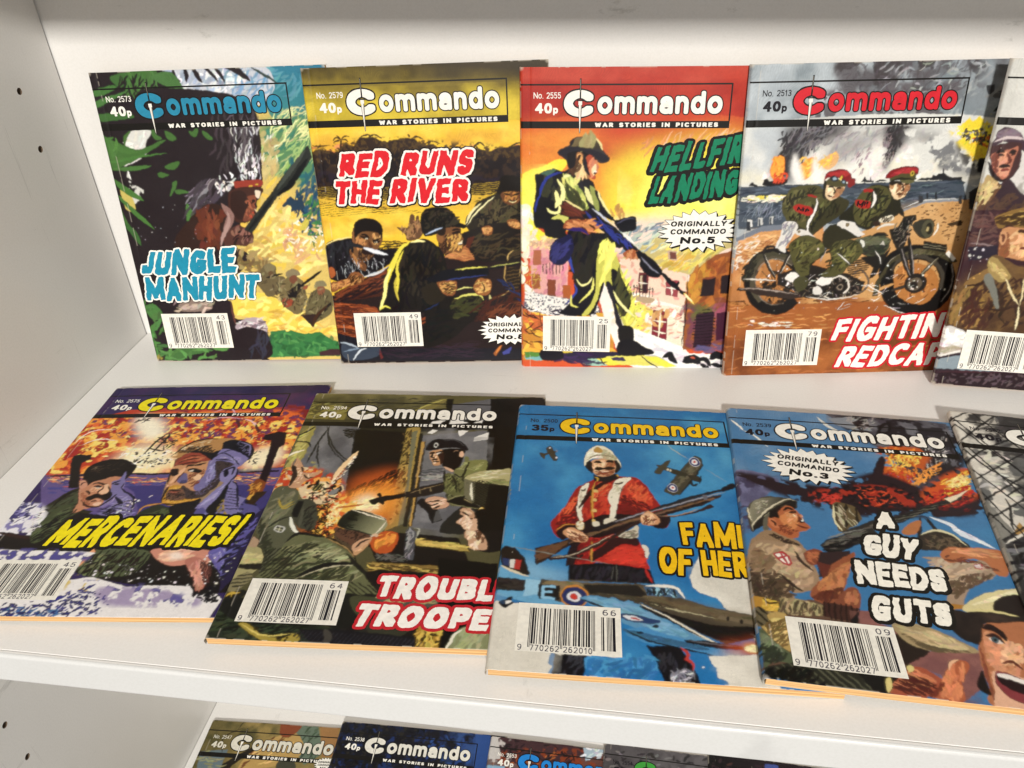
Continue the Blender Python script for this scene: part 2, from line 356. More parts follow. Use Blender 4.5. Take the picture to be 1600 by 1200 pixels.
ART = {
'A': '''
g 2d2529 2a2024 12,26 120,1673
s d9bf68 1018,3 1365,-14 1285,1783 750,1777 811,1516 586,1494 567,1314 637,1039 846,811 915,622 931,347
G 2f7f9c 3f8e86 1267,-17 1173,399 1015,-25 1390,-27 1360,541 1252,401 1149,353 1048,291 1005,173
S 5f8f62 3 970,303 1269,283 1302,554 1166,660 1060,610 971,561 952,438
k 3f7f6a@.8 60 9 2.2 50 20 1001,290 1287,269 1290,585 1102,658 960,530
k a9c47c 70 11 1.1 48 14 980,274 1273,254 1269,507 1012,609 933,498
k dfe2a0 40 12 .8 40 16 1039,247 1280,210 1268,401 1023,440
k e9ecd0@.7 16 6 1.2 60 30 943,392 1054,350 1024,531 936,529
k c7b37a@.8 30 8 2.5 70 30 959,348 1047,395 996,608 923,606
k 5fa0b0@.8 26 9 1.6 35 20 1049,4 1265,-3 1224,165 1043,131
k 2b6a74@.9 30 10 2 60 18 1105,534 1285,508 1273,886 1143,818
k 1f4f70@.9 40 7 2 70 30 1134,659 1262,615 1260,985 1124,949 1096,801
k 3d7f4a@.9 26 7 1.4 60 25 1152,754 1263,725 1268,985 1147,1016
k 243f5c 34 6 .8 105 16 1013,751 1143,706 1159,819 1024,840
p 2a4258 1005,770 1074,729 1107,753 1144,722 1153,803 1077,817 1042,810
k e9c94c@.9 50 13 3.2 20 30 939,654 1060,610 1133,883 1214,1017 1239,1326 950,1199 754,1143 752,874
k f2dc86@.9 60 11 2.6 25 35 890,748 1094,817 1204,1084 1232,1256 1021,1183 746,1092
k d8a878@.8 26 8 2 40 30 935,879 1211,918 1200,1118 1026,1149
k f3ead0@.9 22 5 1.1 30 40 968,879 1232,886 1233,1119 1003,1080
d f4efe4 26 .2 .9 973,847 1237,853 1238,1085 969,1079
k c9a052@.7 24 10 2.6 10 25 671,1039 885,977 924,1147 745,1195
s eecf4e 609,1368 825,1328 931,1428 1042,1502 1101,1576 1278,1560 1271,1615 1025,1611 817,1590 691,1496 591,1467
k f6e07a@.9 50 9 2.4 5 25 609,1368 856,1355 1243,1559 1253,1615 852,1590 624,1477
k cf9f38@.6 20 9 1.8 0 20 634,1423 879,1427 1238,1596 849,1609
p 3c7f46 808,1590 906,1582 913,1595 941,1584 1034,1612 1133,1598 1196,1651 1255,1670 1251,1768 768,1773
k 2f6a3c@.8 40 6 2.5 10 50 814,1608 1249,1652 1243,1764 778,1767
k 5a9a55@.7 26 6 1.5 20 50 814,1608 1025,1611 1244,1689 1237,1745 789,1758
p 4a3034 1110,1739 1187,1716 1257,1726 1252,1764 1109,1766
s c8ccd4 383,-4 743,-13 1021,-11 1079,104 984,201 825,211 708,164 545,115 372,110
k a9b8cc@.9 60 8 2.2 25 30 395,10 742,-7 1047,18 956,186 711,149
k eef0f0@.8 40 7 1.6 20 30 392,24 739,7 980,44 839,139 498,114
k 6f9fc4@.8 22 9 1.2 40 25 801,10 1049,4 1056,146 849,168
l 2c2428 3 621,-22 641,32 663,73
l 2c2428 2.4 573,-15 582,31 571,67
l 2c2428 2 743,-13 780,37 794,77
l 2c2428 3 821,-18 891,27 944,74
l 2c2428 4 790,-16 863,6 930,65
l 2c2428 2 682,-20 733,36 758,68
l 2c2428 2 508,-6 513,42 539,66
l 3a4a44 1.6 957,1 1055,60 1097,87
p 2b2226 5,6 384,-10 519,14 523,143 295,165 46,202 9,98
s 456f38 141,19 384,-10 404,53 360,95 309,108 234,91 158,77
k 4d783c 40 11 1.8 75 35 173,17 381,4 403,111 243,120
k 2a2226 18 8 1.2 75 20 166,45 373,38 369,124 179,118
s 4f7a42 374,32 490,8 548,101 529,115 441,83
s 4a7a3c 9,98 111,72 156,82 67,122 5,124
s 4c7c3e 6,156 148,117 214,105 89,159 0,193
s 456f38 -10,229 185,224 214,251 78,265 -2,262
s 2c2327 278,107 717,121 922,199 949,362 931,529 893,684 693,743 683,972 584,1046 89,1036 45,792 24,775 143,665 210,525 207,401 261,312
p 2c2327 299,151 648,147 765,194 685,280 228,311
s d6d6d0 150,339 242,321 305,329 259,388 232,433 131,442
p cfcfc8 139,476 231,436 254,449 177,524 146,586 188,619 169,698 102,753 58,727 95,632 90,584
k e2e2dc@.9 26 6 1.6 40 40 150,339 273,328 212,448 126,601 93,600
p 2c2327 105,522 221,479 256,542 177,666 121,633
n 2c2327 3 .52 107,475 293,450 212,731 44,727
s c9b860 35,631 77,664 100,777 45,792 28,727
s 4a7338 -17,319 36,366 215,435 324,390 373,388 132,507 19,529 8,473
s 4a7338 -7,535 163,446 364,391 159,465 20,520
s 4f7f3c 21,489 225,463 374,455 222,476 33,505
l 4f7a3c 3.4 -9,350 102,429 196,447
l 4e7c3a 4 1,598 60,663 162,730
l 4f7a3c 2.6 -9,542 141,539 259,526
l 4e7c3a 3 2,694 66,776 188,908
l 4a7338 2.6 -14,726 12,857 82,993
l 3f6a34 4 -13,857 47,925 78,1010
l 4a7338 3 309,314 322,359 360,372
l 4a7338 4.2 386,331 411,362 447,375
l 4a7338 3 530,335 558,354 582,316
l 4a7338 3 609,337 635,368 664,384
s 4a7338 336,535 384,511 434,509 410,543 365,554
s 4a7338 285,571 319,568 355,582 319,597 291,590
s 4a7338 369,623 396,621 372,671 330,710 356,655
s 4a7338 372,674 409,669 459,686 403,697 377,694
l 52803f 4 428,753 431,818 405,860
l 52803f 3 434,785 471,852 516,912
k 4f7a3c 10 9 1.6 60 40 20,366 169,355 75,537 26,536
k 4a4046@.8 60 12 1.4 75 16 691,251 940,273 920,529 749,617 643,490
k 6c646a@.7 40 10 .9 75 14 754,253 953,288 912,528 791,572
k c9c9cc 46 5 .8 76 14 780,283 956,318 909,622 785,603
k e6e6e6 24 4 1. 70 20 842,465 936,483 911,606 785,603
k e9e9ea 16 3.4 1.3 110 16 619,614 923,560 908,606 636,694
k 8d8790 26 13 1.4 38 12 458,673 616,630 561,740 464,802
k 4c434c@.9 26 14 2 40 12 425,672 684,616 660,742 424,834
k c5c2c6 14 5 1.1 40 20 629,646 749,617 702,695 625,709
s 9d3f30 747,630 903,625 905,662 772,675 742,658
k e8e0d8 10 2.6 1.2 100 20 613,645 752,602 760,649 636,694
k c7a030 10 2 1 20 30 825,651 907,653 897,688 835,689
s 4a2c24 718,680 904,669 891,724 857,747 850,811 835,840 785,875 718,874 684,808
s 3a241f 718,696 800,698 797,810 738,858 697,808
s 8a5038 812,722 860,715 859,757 830,763
s 7a4634 822,762 856,795 832,818 848,837 786,869 759,855
s e8d8c0 862,687 896,694 884,729 864,728
s 2a1a18 808,749 849,740 853,753 815,765
k 9a5c40 14 4 1.2 70 30 792,746 857,747 834,844 771,858
d b84a30 5 .3 .8 794,826 855,812 835,876
l d8c09c 1.2 841,795 858,820 870,848
s 3a2620 481,803 591,757 681,807 679,906 603,1038 329,1041 311,964
k 6a3524@.9 40 10 3 75 25 481,803 647,807 606,1021 437,1017
k 8a4a30@.7 16 9 2.2 78 14 524,836 611,822 605,937 515,969
l 94726a 5 640,758 683,840 619,954
l b09088 2.6 671,807 668,873 609,971 589,1021
s 5a3830 636,955 715,890 756,907 797,900 807,958 789,1001 741,1024 675,1019 619,1025
k 94665a 16 5 1.6 60 30 679,906 803,925 778,1008 677,1006
k 2f1d1c 10 5 1 50 30 659,922 790,941 760,1018 660,1005
p 2f332f 1225,433 1238,503 1100,671 992,731 799,945 753,921 964,699 1064,587
l 4a504a 2.6 1204,463 1079,595 999,687
l 15181a 3.4 1213,506 1085,658 994,719
l 1c1e1e 2 978,718 877,828 774,934
d d0d0d8 20 .15 .4 53,760 594,741 538,1020 93,1019
s 2f2327 671,1039 763,1092 676,1194 645,1176
k a8925e@.9 34 8 2.2 40 40 668,1056 806,1042 907,1146 813,1196 676,1194
k 7f6a42@.9 30 7 1.6 30 40 678,1090 859,1128 859,1232 739,1230
s 6f6244 828,1162 874,1139 914,1160 913,1215 962,1234 930,1321 838,1355 795,1301 770,1248
s 857a58 841,1154 878,1141 909,1157 893,1191 848,1193
s 6a5238 866,1190 890,1191 877,1225 858,1218
l 211c1c 1.4 838,1231 914,1212 952,1206
s 7a6c48 939,1268 998,1217 1047,1235 1076,1271 1077,1377 1011,1474 931,1428 908,1356
s 8d8060 976,1196 1019,1174 1053,1194 1056,1218 976,1227
s 7d4e38 990,1227 1035,1221 1029,1263 994,1266
p 201b1c 957,1330 1042,1270 1073,1288 1006,1366 962,1364
l 201b1c 1.8 1038,1296 1132,1237 1203,1190
l 201b1c 2.6 971,1348 1021,1314 1074,1281
s 9c5a3c 1073,1292 1098,1282 1087,1310 1067,1309
s 9a4a30 922,1374 968,1368 991,1400 948,1428 923,1413
s 6f6646 1086,1377 1156,1307 1223,1317 1248,1362 1227,1468 1143,1521 1089,1539 1053,1484
s 8a8160 1148,1269 1190,1252 1216,1270 1216,1294 1147,1297
s 8d5a40 1157,1300 1202,1301 1192,1343 1157,1350
p 2a2422 1114,1485 1230,1397 1234,1415 1127,1514
k 9a8f68@.8 50 4 1.2 60 40 813,1196 944,1233 1078,1253 1239,1326 1181,1504 1012,1465 887,1373
k 4a3f2c@.8 60 4 1 60 40 807,1231 939,1268 1071,1306 1235,1362 1161,1522 1009,1483 870,1373
p 3a2a26 1027,1483 1150,1476 1093,1566
l 4a3020 2 1086,1557 1131,1485 1210,1414
s 2d2328 470,1366 581,1379 589,1476 590,1568 565,1605 501,1567 487,1456
l 6a4038 1.4 583,1379 582,1476 593,1568
s 8d7a70 256,1380 400,1365 459,1420 383,1446 242,1443
k c9b4a4@.8 18 6 1.6 10 20 220,1380 466,1384 455,1438 224,1443
s b0a0a8 597,1531 692,1493 769,1508 793,1571 761,1608 678,1569 588,1577
k d8ccd0 30 5 1.4 20 25 607,1522 769,1507 784,1571 711,1588 608,1568
k 7d6a72 18 5 1 20 25 614,1532 776,1516 787,1608 677,1579
s 2a1f24 565,1605 645,1558 748,1580 793,1627 771,1777 498,1773 534,1698
k 3a3a4a@.8 22 10 1.6 70 20 672,1606 796,1627 771,1758 645,1756
s 2b2226 53,1413 248,1416 131,1460 107,1730 584,1699 584,1794 -24,1825 -53,1484
s 4d7d40 0,1412 75,1395 115,1469 50,1504 19,1467
k 4d7d40 26 9 2.2 45 35 8,1376 106,1414 99,1768 -6,1748 -8,1522
s 47723c 89,1730 242,1694 401,1715 248,1751 131,1788 54,1803
k 5a8c4a 20 9 1.8 10 30 57,1711 476,1697 463,1763 56,1797
k 9a8a40@.7 8 4 1.4 30 30 -25,1748 44,1768 -1,1806
''',
'B': '''
g e3b52c e8c01f 614,340 487,1758
G 4f421f b09a22 646,-11 619,282 -37,-35 1466,-10 1463,295 1222,319 -61,319
G 463a22 8c7a26 646,-11 635,106 -35,-48 1466,-23 1464,113 1170,114 -28,104
w 3d3420 14 .7 -11,-6 1378,14 1377,82 -7,63
w c9b324 16 .9 15,120 1376,137 1373,292 7,277
w e8cf30 14 .8 4,191 1375,207 1222,344 3,306
s f0c722 -30,320 1253,317 1263,492 -24,484
w f7da52 14 .8 -17,335 1252,331 1248,477 -13,409
w dfa52a 12 .7 -6,365 1251,374 1248,492 -19,454
K e9985a@.8 28 6 1.5 4 12 3,409 361,406 760,433 1218,447 1216,506 -6,469
p 3a2a22 -20,466 43,438 104,448 146,462 206,413 248,431 290,382 369,380 436,412 491,397 544,390 605,392 645,435 716,429 758,460 836,475 924,469 977,462 1037,481 1081,461 1134,462 1186,451 1273,437 1310,749 891,719 456,743 3,712 -18,605
n 5a4526 1.6 .52 -18,457 316,383 666,402 1272,479 1271,539 -15,527
n 241b1e 2.6 .46 -2,501 307,459 1271,522 1267,668 11,659
K 6a4f2a@.8 63 3 0.45 70 40 -15,466 315,391 664,419 1186,468 1184,519 -14,518
l 3a2c20 1 171,446 181,404 185,387
l 3a2c20 .7 183,387 157,378 134,392
l 3a2c20 .7 183,387 203,371 236,372
l 3a2c20 .7 183,387 167,370 159,364
l 3a2c20 .7 183,389 209,388 225,402
l 3a2c20 .7 183,389 148,396 136,408
l 3a2c20 .8 290,382 336,365 370,376
l 3a2c20 .8 333,383 379,368 421,386
l 3a2c20 .8 579,387 580,376 572,369
l 3a2c20 .8 588,391 623,384 657,402
l 3a2c20 .7 663,427 717,412 760,430
l 3a2c20 .8 937,465 978,428 1012,455
l 3a2c20 .8 978,437 960,441 938,454
l 3a2c20 .8 1133,467 1204,435 1239,445
l 3a2c20 .7 34,433 56,417 59,409
l 3a2c20 .7 10,416 54,422 116,419
n 2e2430 5 .47 -21,570 472,584 1268,642 1266,730 6,695
h c9a92a .35 1.1 3 2,659 464,663 1312,661 1309,766 14,767
K 2a2220 205 3.8 0.38 2 5 2,659 1312,652 1309,766 0,803
K e6c040 110 4.5 0.38 2 5 6,695 459,707 910,702 1267,686 1265,765 2,785
s edc41f -5,769 431,797 600,785 890,810 1347,773 1340,1110 -18,1042
h 3a2c1c .3 1.3 4 -2,752 399,780 622,819 344,820 -5,827
w f6dc50 12 .8 -3,819 397,796 596,827 889,826 884,910 585,953 -14,955
w d59a20 10 .6 -7,844 215,842 509,858 502,934 6,939
h 2a201a .5 1.6 3 325,998 496,994 455,1063 370,1052
K 3a2e20 38 6 0.45 4 6 361,982 513,995 474,1046 336,1051
s 241a18 865,943 1260,954 1334,1451 808,1440 725,1131
p 2a1c1c 4,1330 413,1141 745,1096 1341,1093 1325,1883 -2,1860
s 141018 2,1025 34,982 96,967 173,969 196,995 304,1033 406,1035 456,1054 416,1114 342,1157 231,1208 149,1233 10,1221 -1,1113
K 2c2c34@.8 41 7.5 1.2 75 20 14,999 171,986 153,1206 21,1203
l f0dc90 1 3,1008 69,975 157,961 179,964
s 7a5430 184,917 217,893 294,886 359,922 359,982 335,1025 300,1068 261,1102 224,1119 197,1127 177,1082 178,1003
s 1c1412 195,922 202,875 239,851 290,846 340,862 366,896 365,939 353,973 340,938 307,929 265,924 220,940 199,969 190,978
s 8a5c38 177,930 191,926 191,978 176,988
K c08a50 34 3.8 1 75 20 200,961 260,962 252,1031 198,1047
K d0a060 19 3.8 0.9 80 20 296,946 348,939 341,1007 298,1006
K 3a241a 25 3 0.75 60 40 192,1030 295,1032 287,1102 208,1109
s 2a1812 227,951 269,956 273,971 242,969
s 2a1812 301,981 340,982 337,997 308,995
l 1a100e 1.1 232,941 262,947 282,966
l 1a100e 1.1 299,977 327,978 348,970
e e8dcc0 263,969 9,5
e e8dcc0 320,991 8,5
e 201818 264,969 3,4
e 201818 318,991 3,4
s 5a361e 275,980 291,1006 296,1025 274,1023
s 2a1612 225,1039 269,1032 320,1043 291,1067 239,1066
l d8dce4 2.4 236,1022 277,1041 387,1074
l 26262c 2.6 135,998 186,1008 244,1024
l f0f0f0 .8 252,1033 302,1050 377,1071
s 704828 153,1029 185,1082 241,1128 236,1172 194,1153 157,1099
K b07a44 19 4.5 1 60 20 157,1029 199,1109 229,1154 180,1126
d c8ccd0 40 .12 .4 15,1061 422,1053 359,1157 122,1242
K d8dce0 25 5.2 0.26 88 8 86,1115 366,1095 354,1211 74,1204
p 4a2418 16,1312 414,1132 430,1141 388,1212 346,1283 322,1337 35,1368
K 7a3f22 53 12 1 26 5 24,1312 412,1150 365,1265 36,1359
K 20131a@.8 31 12 1 26 5 21,1340 391,1185 344,1301 43,1373
l d8d8d8 1.2 214,1208 285,1196 358,1166
l b8c0c8 .8 232,1201 323,1174 386,1147
s 8f5a30 -2,1248 62,1231 117,1214 147,1179 191,1180 224,1208 215,1235 181,1261 147,1256 82,1277 8,1303
K c98f50 47 4.5 1 30 30 15,1248 125,1215 164,1188 214,1208 174,1252 19,1285
K 4a2a16 22 3.8 0.6 60 20 129,1188 223,1208 200,1252 130,1251
s b0602c 2,1149 37,1150 40,1195 7,1212
p 8a431f 8,1372 210,1390 296,1420 292,1457 716,1494 129,1616 7,1580
K b05c2c 63 15 1.2 -6 5 15,1386 277,1429 132,1520 113,1606 9,1565
K 5a2817 79 15 0.68 -6 4 15,1386 277,1429 132,1520 113,1606 9,1565
p 1c1a24 11,1580 120,1616 268,1677 430,1689 1204,1704 1202,1782 4,1775
s 3c4656 25,1652 104,1673 176,1685 267,1681 242,1745 83,1771 22,1741
l a8b4c0 1.6 13,1643 61,1653 132,1684
l c8d0d8 1.4 83,1771 137,1703 185,1685
l 7a8ca0 1.4 26,1711 93,1693 139,1686
p 6a2a2a 266,1691 282,1755 267,1765 258,1725
K 3a2838@.8 63 15 0.52 0 6 294,1687 911,1650 923,1767 296,1755
s 6c4c32 454,907 496,908 524,901 545,834 566,834 568,885 578,843 595,843 595,902 614,911 606,954 583,979 514,986 501,943
K a07a50 34 4.5 1 70 30 471,908 593,860 603,945 523,978
l 4a2e1c .6 562,893 561,936 551,952
s 2e271c 924,802 960,762 1035,731 1135,701 1266,729 1259,971 1187,1124 999,1128 907,1100 945,1023 868,893
K 544a30 79 8.2 1.4 65 30 933,794 1183,752 1219,919 966,946
K 191512 63 7.5 1.2 50 40 931,827 1231,802 1222,1090 957,1119
s 231c18 882,952 1036,897 1227,919 1222,1108 1085,1130 940,1127 899,1082
K 4a3d28@.9 63 8.2 1.1 20 25 906,962 1227,944 1205,1107 931,1118
l e8e0a8 1.4 868,901 915,819 976,771
l efe7b0 1 876,910 930,836 1017,763 1052,736
s 8d5a30 968,921 1010,909 1034,935 1016,966 974,959
s 8d5a30 1120,883 1162,875 1203,902 1193,935 1135,921
K d09a58 31 3 0.75 40 30 972,921 1026,922 1016,960 978,955
K d09a58 28 3 0.75 40 30 1128,887 1195,897 1185,931 1135,917
s 20180f 1083,684 1210,687 1209,720 1077,724
s 6e4528 1089,725 1119,701 1185,703 1208,736 1199,768 1174,784 1132,786 1100,766
s 1c1510 1083,700 1089,635 1114,616 1187,622 1223,647 1221,704 1143,710
K b8803e 28 3.8 0.9 70 25 1102,717 1192,719 1182,776 1108,766
l 1c120c 1 1102,723 1134,726 1147,733
l 1c120c 1 1159,731 1184,727 1202,723
l e8d8a0 1 1133,767 1157,772 1182,765
l 3a2010 .8 1130,760 1158,766 1186,758
p a8683c 727,1095 869,1021 914,1118 845,1125
K c88a50@.9 28 9 0.9 -8 6 737,1087 868,1038 906,1117 752,1105
p 5a2a1c 880,978 923,971 884,1047 864,1038
s 7a5230 736,923 830,909 839,960 854,986 841,1003 850,1020 842,1046 828,1067 790,1062 737,1078 710,1095 698,1025
K d0a050 41 5.2 1 70 25 754,958 839,951 833,1054 756,1053
K 3a2418 34 4.5 0.9 60 30 701,991 754,958 775,1027 711,1086
s 8f6034 692,948 722,940 731,991 717,1008 693,986
s 2a1812 789,942 832,936 828,951 794,955
l 1c100c 1.2 787,930 816,927 839,929
l e8d8b0 1 817,1011 836,1004 847,994
l f0e8d0 .8 818,1016 836,1010 844,1006
l 1c100c .8 815,1021 832,1018 847,1017
s 16120f 607,844 623,811 666,792 733,787 782,807 805,832 835,883 876,906 858,920 808,912 749,917 714,940 670,957 627,963 611,945 600,894
K 3a3224@.9 53 7.5 1.4 15 25 622,819 798,815 827,892 630,920
K 0e0b0a@.8 31 7.5 1.2 60 25 621,827 798,824 809,900 629,937
s 2a1c12 697,931 745,919 738,957 704,958
l b8c8e0 1.1 623,953 672,932 732,913
s 1a1512 625,980 682,1016 729,1078 739,1166 742,1256 718,1346 885,1331 945,1342 962,1388 938,1471 846,1535 742,1628 549,1682 569,1444 294,1440 332,1328 350,1247 396,1140 448,1045 512,1003 583,983
K 2f281c@.9 95 12 1.8 78 14 477,1020 665,1016 724,1148 710,1328 412,1321
K 0f0c0e@.9 79 10 1.7 75 20 508,1055 703,1077 685,1438 367,1421
l e6d83c 3 330,1337 358,1247 404,1141 466,1037 530,995
l f2ea90 2.4 294,1434 338,1328 355,1238 394,1158
l e0d23c 2 411,1339 430,1231 435,1141 483,1046
l c8b83c 1.6 425,1376 407,1284 423,1212
l f4eca0 1.6 530,1000 582,991 624,997
l e0d850 1.4 295,1429 333,1402 367,1421
l d8d26a 1.6 769,1365 858,1340 928,1342 954,1379
K 3f4020@.9 47 9 1.4 20 20 760,1374 936,1351 931,1443 760,1495
K 101010@.9 47 9 1.4 20 25 567,1463 808,1440 752,1609 568,1663
l 1c2c54 1 579,1435 652,1400 709,1346
l 2a241a 3 591,1288 645,1272 696,1291
s 2a2318 573,1288 671,1272 720,1310 708,1364 635,1399 592,1380
l d8d480 1 773,1311 835,1294 896,1295
p 12131c 595,1234 722,1175 808,1168 980,1163 997,1172 995,1212 821,1231 716,1246 646,1254
l 2c3a70 1 716,1246 804,1232 986,1215
l e0d860 1 790,1178 877,1168 989,1163
l 16141c 2 989,1172 1101,1157 1195,1142
l b0b060 .7 998,1164 1101,1150 1195,1140
s 8a5630 672,1254 725,1245 786,1248 794,1284 771,1338 718,1337 686,1300
K d0a058 38 4.5 0.98 15 20 690,1255 785,1257 771,1329 702,1318
K 3a2214 19 4.5 0.52 10 15 698,1264 784,1266 771,1329 710,1328
s 9a6434 896,1295 920,1242 960,1234 1007,1253 1004,1307 980,1343 919,1341
K d8a860 38 3.8 0.98 15 25 915,1251 1002,1253 990,1325 911,1332
l 2a1810 .7 950,1260 965,1297 955,1324
l c8c080 1.6 992,1343 996,1370 993,1393
l b89858 1 1101,1148 1089,1228 1098,1264
l c8a868 1 1195,1159 1165,1265 1093,1336 996,1370
l c8a868 1 1110,1131 1120,1088 1155,1062
s 2a2016 1108,1193 1168,1176 1182,1266 1145,1337 1104,1300
h 5a4626 .8 2.2 10 1108,1184 1177,1177 1182,1266 1145,1337 1104,1300
K 4a2418@.9 63 15 1.2 40 20 898,1405 1216,1312 1210,1495 892,1517
K 7a4428@.8 41 9 0.75 30 20 1002,1426 1213,1393 1211,1477 981,1500
K 24305c 12 10 0.9 -50 20 1037,1245 1216,1303 1213,1412
p a06030 996,1739 1034,1691 1062,1682 1013,1759
p 4a5098 1051,1730 1115,1693 1104,1741 1059,1750
l d08038 1.4 1014,1739 1038,1701 1053,1682
''',
'C': '''
g b32a22 c23a2a 504,8 513,301
G c23e28 b8321f 1075,5 660,288 -20,-28 1352,-30 1391,311 -27,308
w c9503a 14 .7 9,0 1244,8 1223,75 8,68
w a82820 14 .7 7,96 1196,88 1187,295 4,294
p d0582a -12,303 1389,297 1560,1792 -5,1812
G cc4a2a e8b030 588,330 686,858 -12,306 1389,300 1453,861 -6,856
S e88a2c 6 3,338 409,328 550,520 465,732 59,730 0,515
w c8562e 16 .9 3,323 662,317 958,349 964,421 519,490 1,426
w e89a38 12 .8 2,382 410,342 492,610 277,608 -2,606
S f0e030 7 549,490 756,419 1226,395 1302,860 531,890 493,640
S f4f060 6 703,551 1217,615 1238,829 716,827
w f6f28a 14 .9 611,520 1209,526 1241,860 655,858
w e6c832 14 .7 461,579 698,462 964,421 1226,395 820,493 604,733
k e8986a@.7 36 10 1 45 16 664,374 1220,338 1230,438 759,477
k f0c8a0@.7 30 9 .6 50 14 753,361 1191,337 1201,438 818,463
s f2e430 -2,606 123,531 215,487 261,517 138,669 89,873 216,954 8,986
w f7ee60 8 .8 -2,606 215,532 105,857 8,953
k f0f0e0@.9 16 7 3 10 40 -4,761 74,777 58,857 0,856
k f0ecd0@.9 24 8 3 80 40 -3,856 105,889 88,986 4,1220
S f0d8c8 3 560,827 1241,860 1259,1051 568,1052
k c89a50@.9 20 4 1.6 90 20 529,782 567,756 608,795 609,815 537,815
p e0a8a0 48,978 280,954 283,1339 69,1358
k d88a98@.8 40 8 2.4 70 30 56,986 216,970 283,1287 69,1340
k e8c890@.8 30 6 2 40 40 57,953 248,937 216,1002 56,1002
k c9a088@.8 30 4 1 40 40 56,970 216,954 232,989 72,994
p b06a48 72,1019 120,1019 120,1110 71,1110
p 8a4a30 160,1202 209,1202 209,1308 160,1309
p b0602a 250,1236 299,1236 300,1322 254,1322
p a06038 62,1169 111,1169 116,1262 66,1263
h 4a3030 .4 2 90 136,1102 241,1101 241,1160 136,1160
p e8e4dc 21,1220 86,1288 283,1322 464,1338 483,1443 18,1428
n 6a6a78 .8 .55 28,1289 283,1322 464,1356 466,1425 26,1419
k f4f0e8 30 3 1 0 40 28,1271 283,1322 464,1356 466,1425 26,1419
k c8a048@.8 30 3 .8 40 40 14,1102 119,1152 119,1288 11,1289
k 3a3048 26 6 .8 -12 12 2,1376 151,1392 465,1417 450,1461 17,1446
p c88a30 2,1393 151,1436 548,1442 591,1730 6,1737
k e0b038 40 10 3 -10 30 11,1428 548,1425 606,1675 14,1681
k d07038 20 8 3 -30 30 5,1393 135,1428 134,1534 9,1535
k 4a2420 20 10 .7 -30 30 11,1411 218,1436 218,1642 15,1644
s f0e6dc 475,1223 699,1038 1005,1165 1021,1646 1262,1684 1273,1806 714,1772 557,1551
p ead0b8 586,1065 708,1047 996,1156 1002,1372 656,1269 637,1250
p e8dcc4 550,1317 1002,1372 1002,1626 702,1510 555,1472
k e8d050@.8 40 8 3 70 40 637,1250 785,1345 796,1549 702,1510 550,1336
k e0e060@.9 24 8 2.6 70 30 676,1317 786,1354 755,1470 701,1471
k e8a090@.8 40 6 1.6 10 40 596,1083 980,1184 1000,1469 604,1317
k d88a78@.7 40 4 1 5 20 549,1298 994,1382 1000,1607 610,1472
k f4ece0@.8 40 6 2 30 40 547,1223 984,1372 982,1607 556,1511
d 8a5a50 50 .2 .6 548,1251 993,1372 1000,1607 564,1472
p c8b878 595,1065 731,966 849,913 1277,913 1284,984 1200,1002 1005,1161 915,1138 718,1056
k e0cc60@.9 40 10 2 35 14 732,984 939,966 1183,1002 1004,1147 861,1111
k 7a92a0@.9 30 9 1.6 35 14 588,877 847,869 767,1002 611,1038
k c8d0c0@.9 40 9 1.4 35 14 587,859 932,869 854,1002 629,1047
k d8b048@.9 26 8 2 35 16 856,1029 1014,1047 994,1138 861,1120
k e8e0a0@.9 20 12 .7 35 8 722,966 1181,984 1020,1129
p c8a890 864,1015 916,1015 922,1074 871,1065
p 7a4a40 878,1024 915,1024 918,1065 882,1061
p 9a5a30 1005,1161 1143,1038 1269,1002 1327,1603 1003,1646 991,1344
k b8702c@.9 50 12 4 60 30 1005,1165 1253,1020 1283,1333 1011,1372
k c89030@.8 26 10 3 60 30 1006,1184 1121,1092 1070,1334 1009,1353
k 6a3a58@.5 40 10 4 20 40 1002,1372 1281,1314 1292,1624 1003,1646
k 8a4a24@.6 30 10 3 70 30 1102,1065 1262,1020 1292,1333 1054,1353
k 6a6a34@.5 16 9 3 20 30 1037,1362 1187,1343 1183,1409 1033,1430
k a85a70@.45 20 9 2.4 60 30 1170,1352 1256,1333 1258,1447 1178,1448
p 2c1e22 1086,1188 1159,1174 1157,1286 1078,1296
p 2c1e22 1193,1165 1257,1156 1268,1271 1197,1276
l 8a4a30 1.4 1077,1186 1120,1179 1161,1172
p 3a2030 1067,1410 1173,1395 1173,1610 1065,1626
p 4a1c34 1187,1400 1253,1390 1260,1564 1198,1580
h 1c1018 .5 2 4 1067,1410 1173,1395 1173,1610 1065,1626
k 5a5a80@.6 16 9 2 0 14 1003,1646 1253,1594 1257,1634 1059,1666
p 7a3438 703,1149 763,1149 764,1278 708,1274
p c8b898 712,1166 728,1166 731,1269 717,1269
p 3a2028 731,1159 754,1159 758,1271 738,1271
l f0e8d8 .8 705,1213 734,1214 764,1216
p a04a50 868,1194 946,1198 948,1301 871,1287
l f0e8d8 .9 901,1195 906,1249 908,1297
l f0e8d8 .9 869,1240 904,1245 947,1249
p 8a2838 805,1383 896,1397 894,1598 804,1559
k c89a60@.9 16 6 2 80 20 810,1392 892,1402 893,1489 810,1480
l f0e8d0 .9 849,1392 849,1489 848,1578
l f0e8d0 .9 809,1451 855,1460 895,1466
l f0e8d0 .9 809,1519 849,1529 894,1540
l f4f0f0 2 801,1564 853,1588 904,1602
l 3a2a30 .6 668,1232 736,1259 796,1250
h 3a2a30 .5 1.9 90 668,1227 794,1245 796,1302 670,1288
s b8a080 675,1298 801,1311 785,1343 722,1335
l 2a2428 .6 996,1165 1003,1391 993,1637
p f0eee6 684,1510 814,1549 1002,1626 1004,1667 1261,1674 1273,1806 808,1791 694,1751
k d8d0dc@.8 30 8 2 0 20 703,1530 994,1647 1253,1694 1252,1785 807,1771
l 14121a 4 881,1698 922,1678 943,1708 977,1738
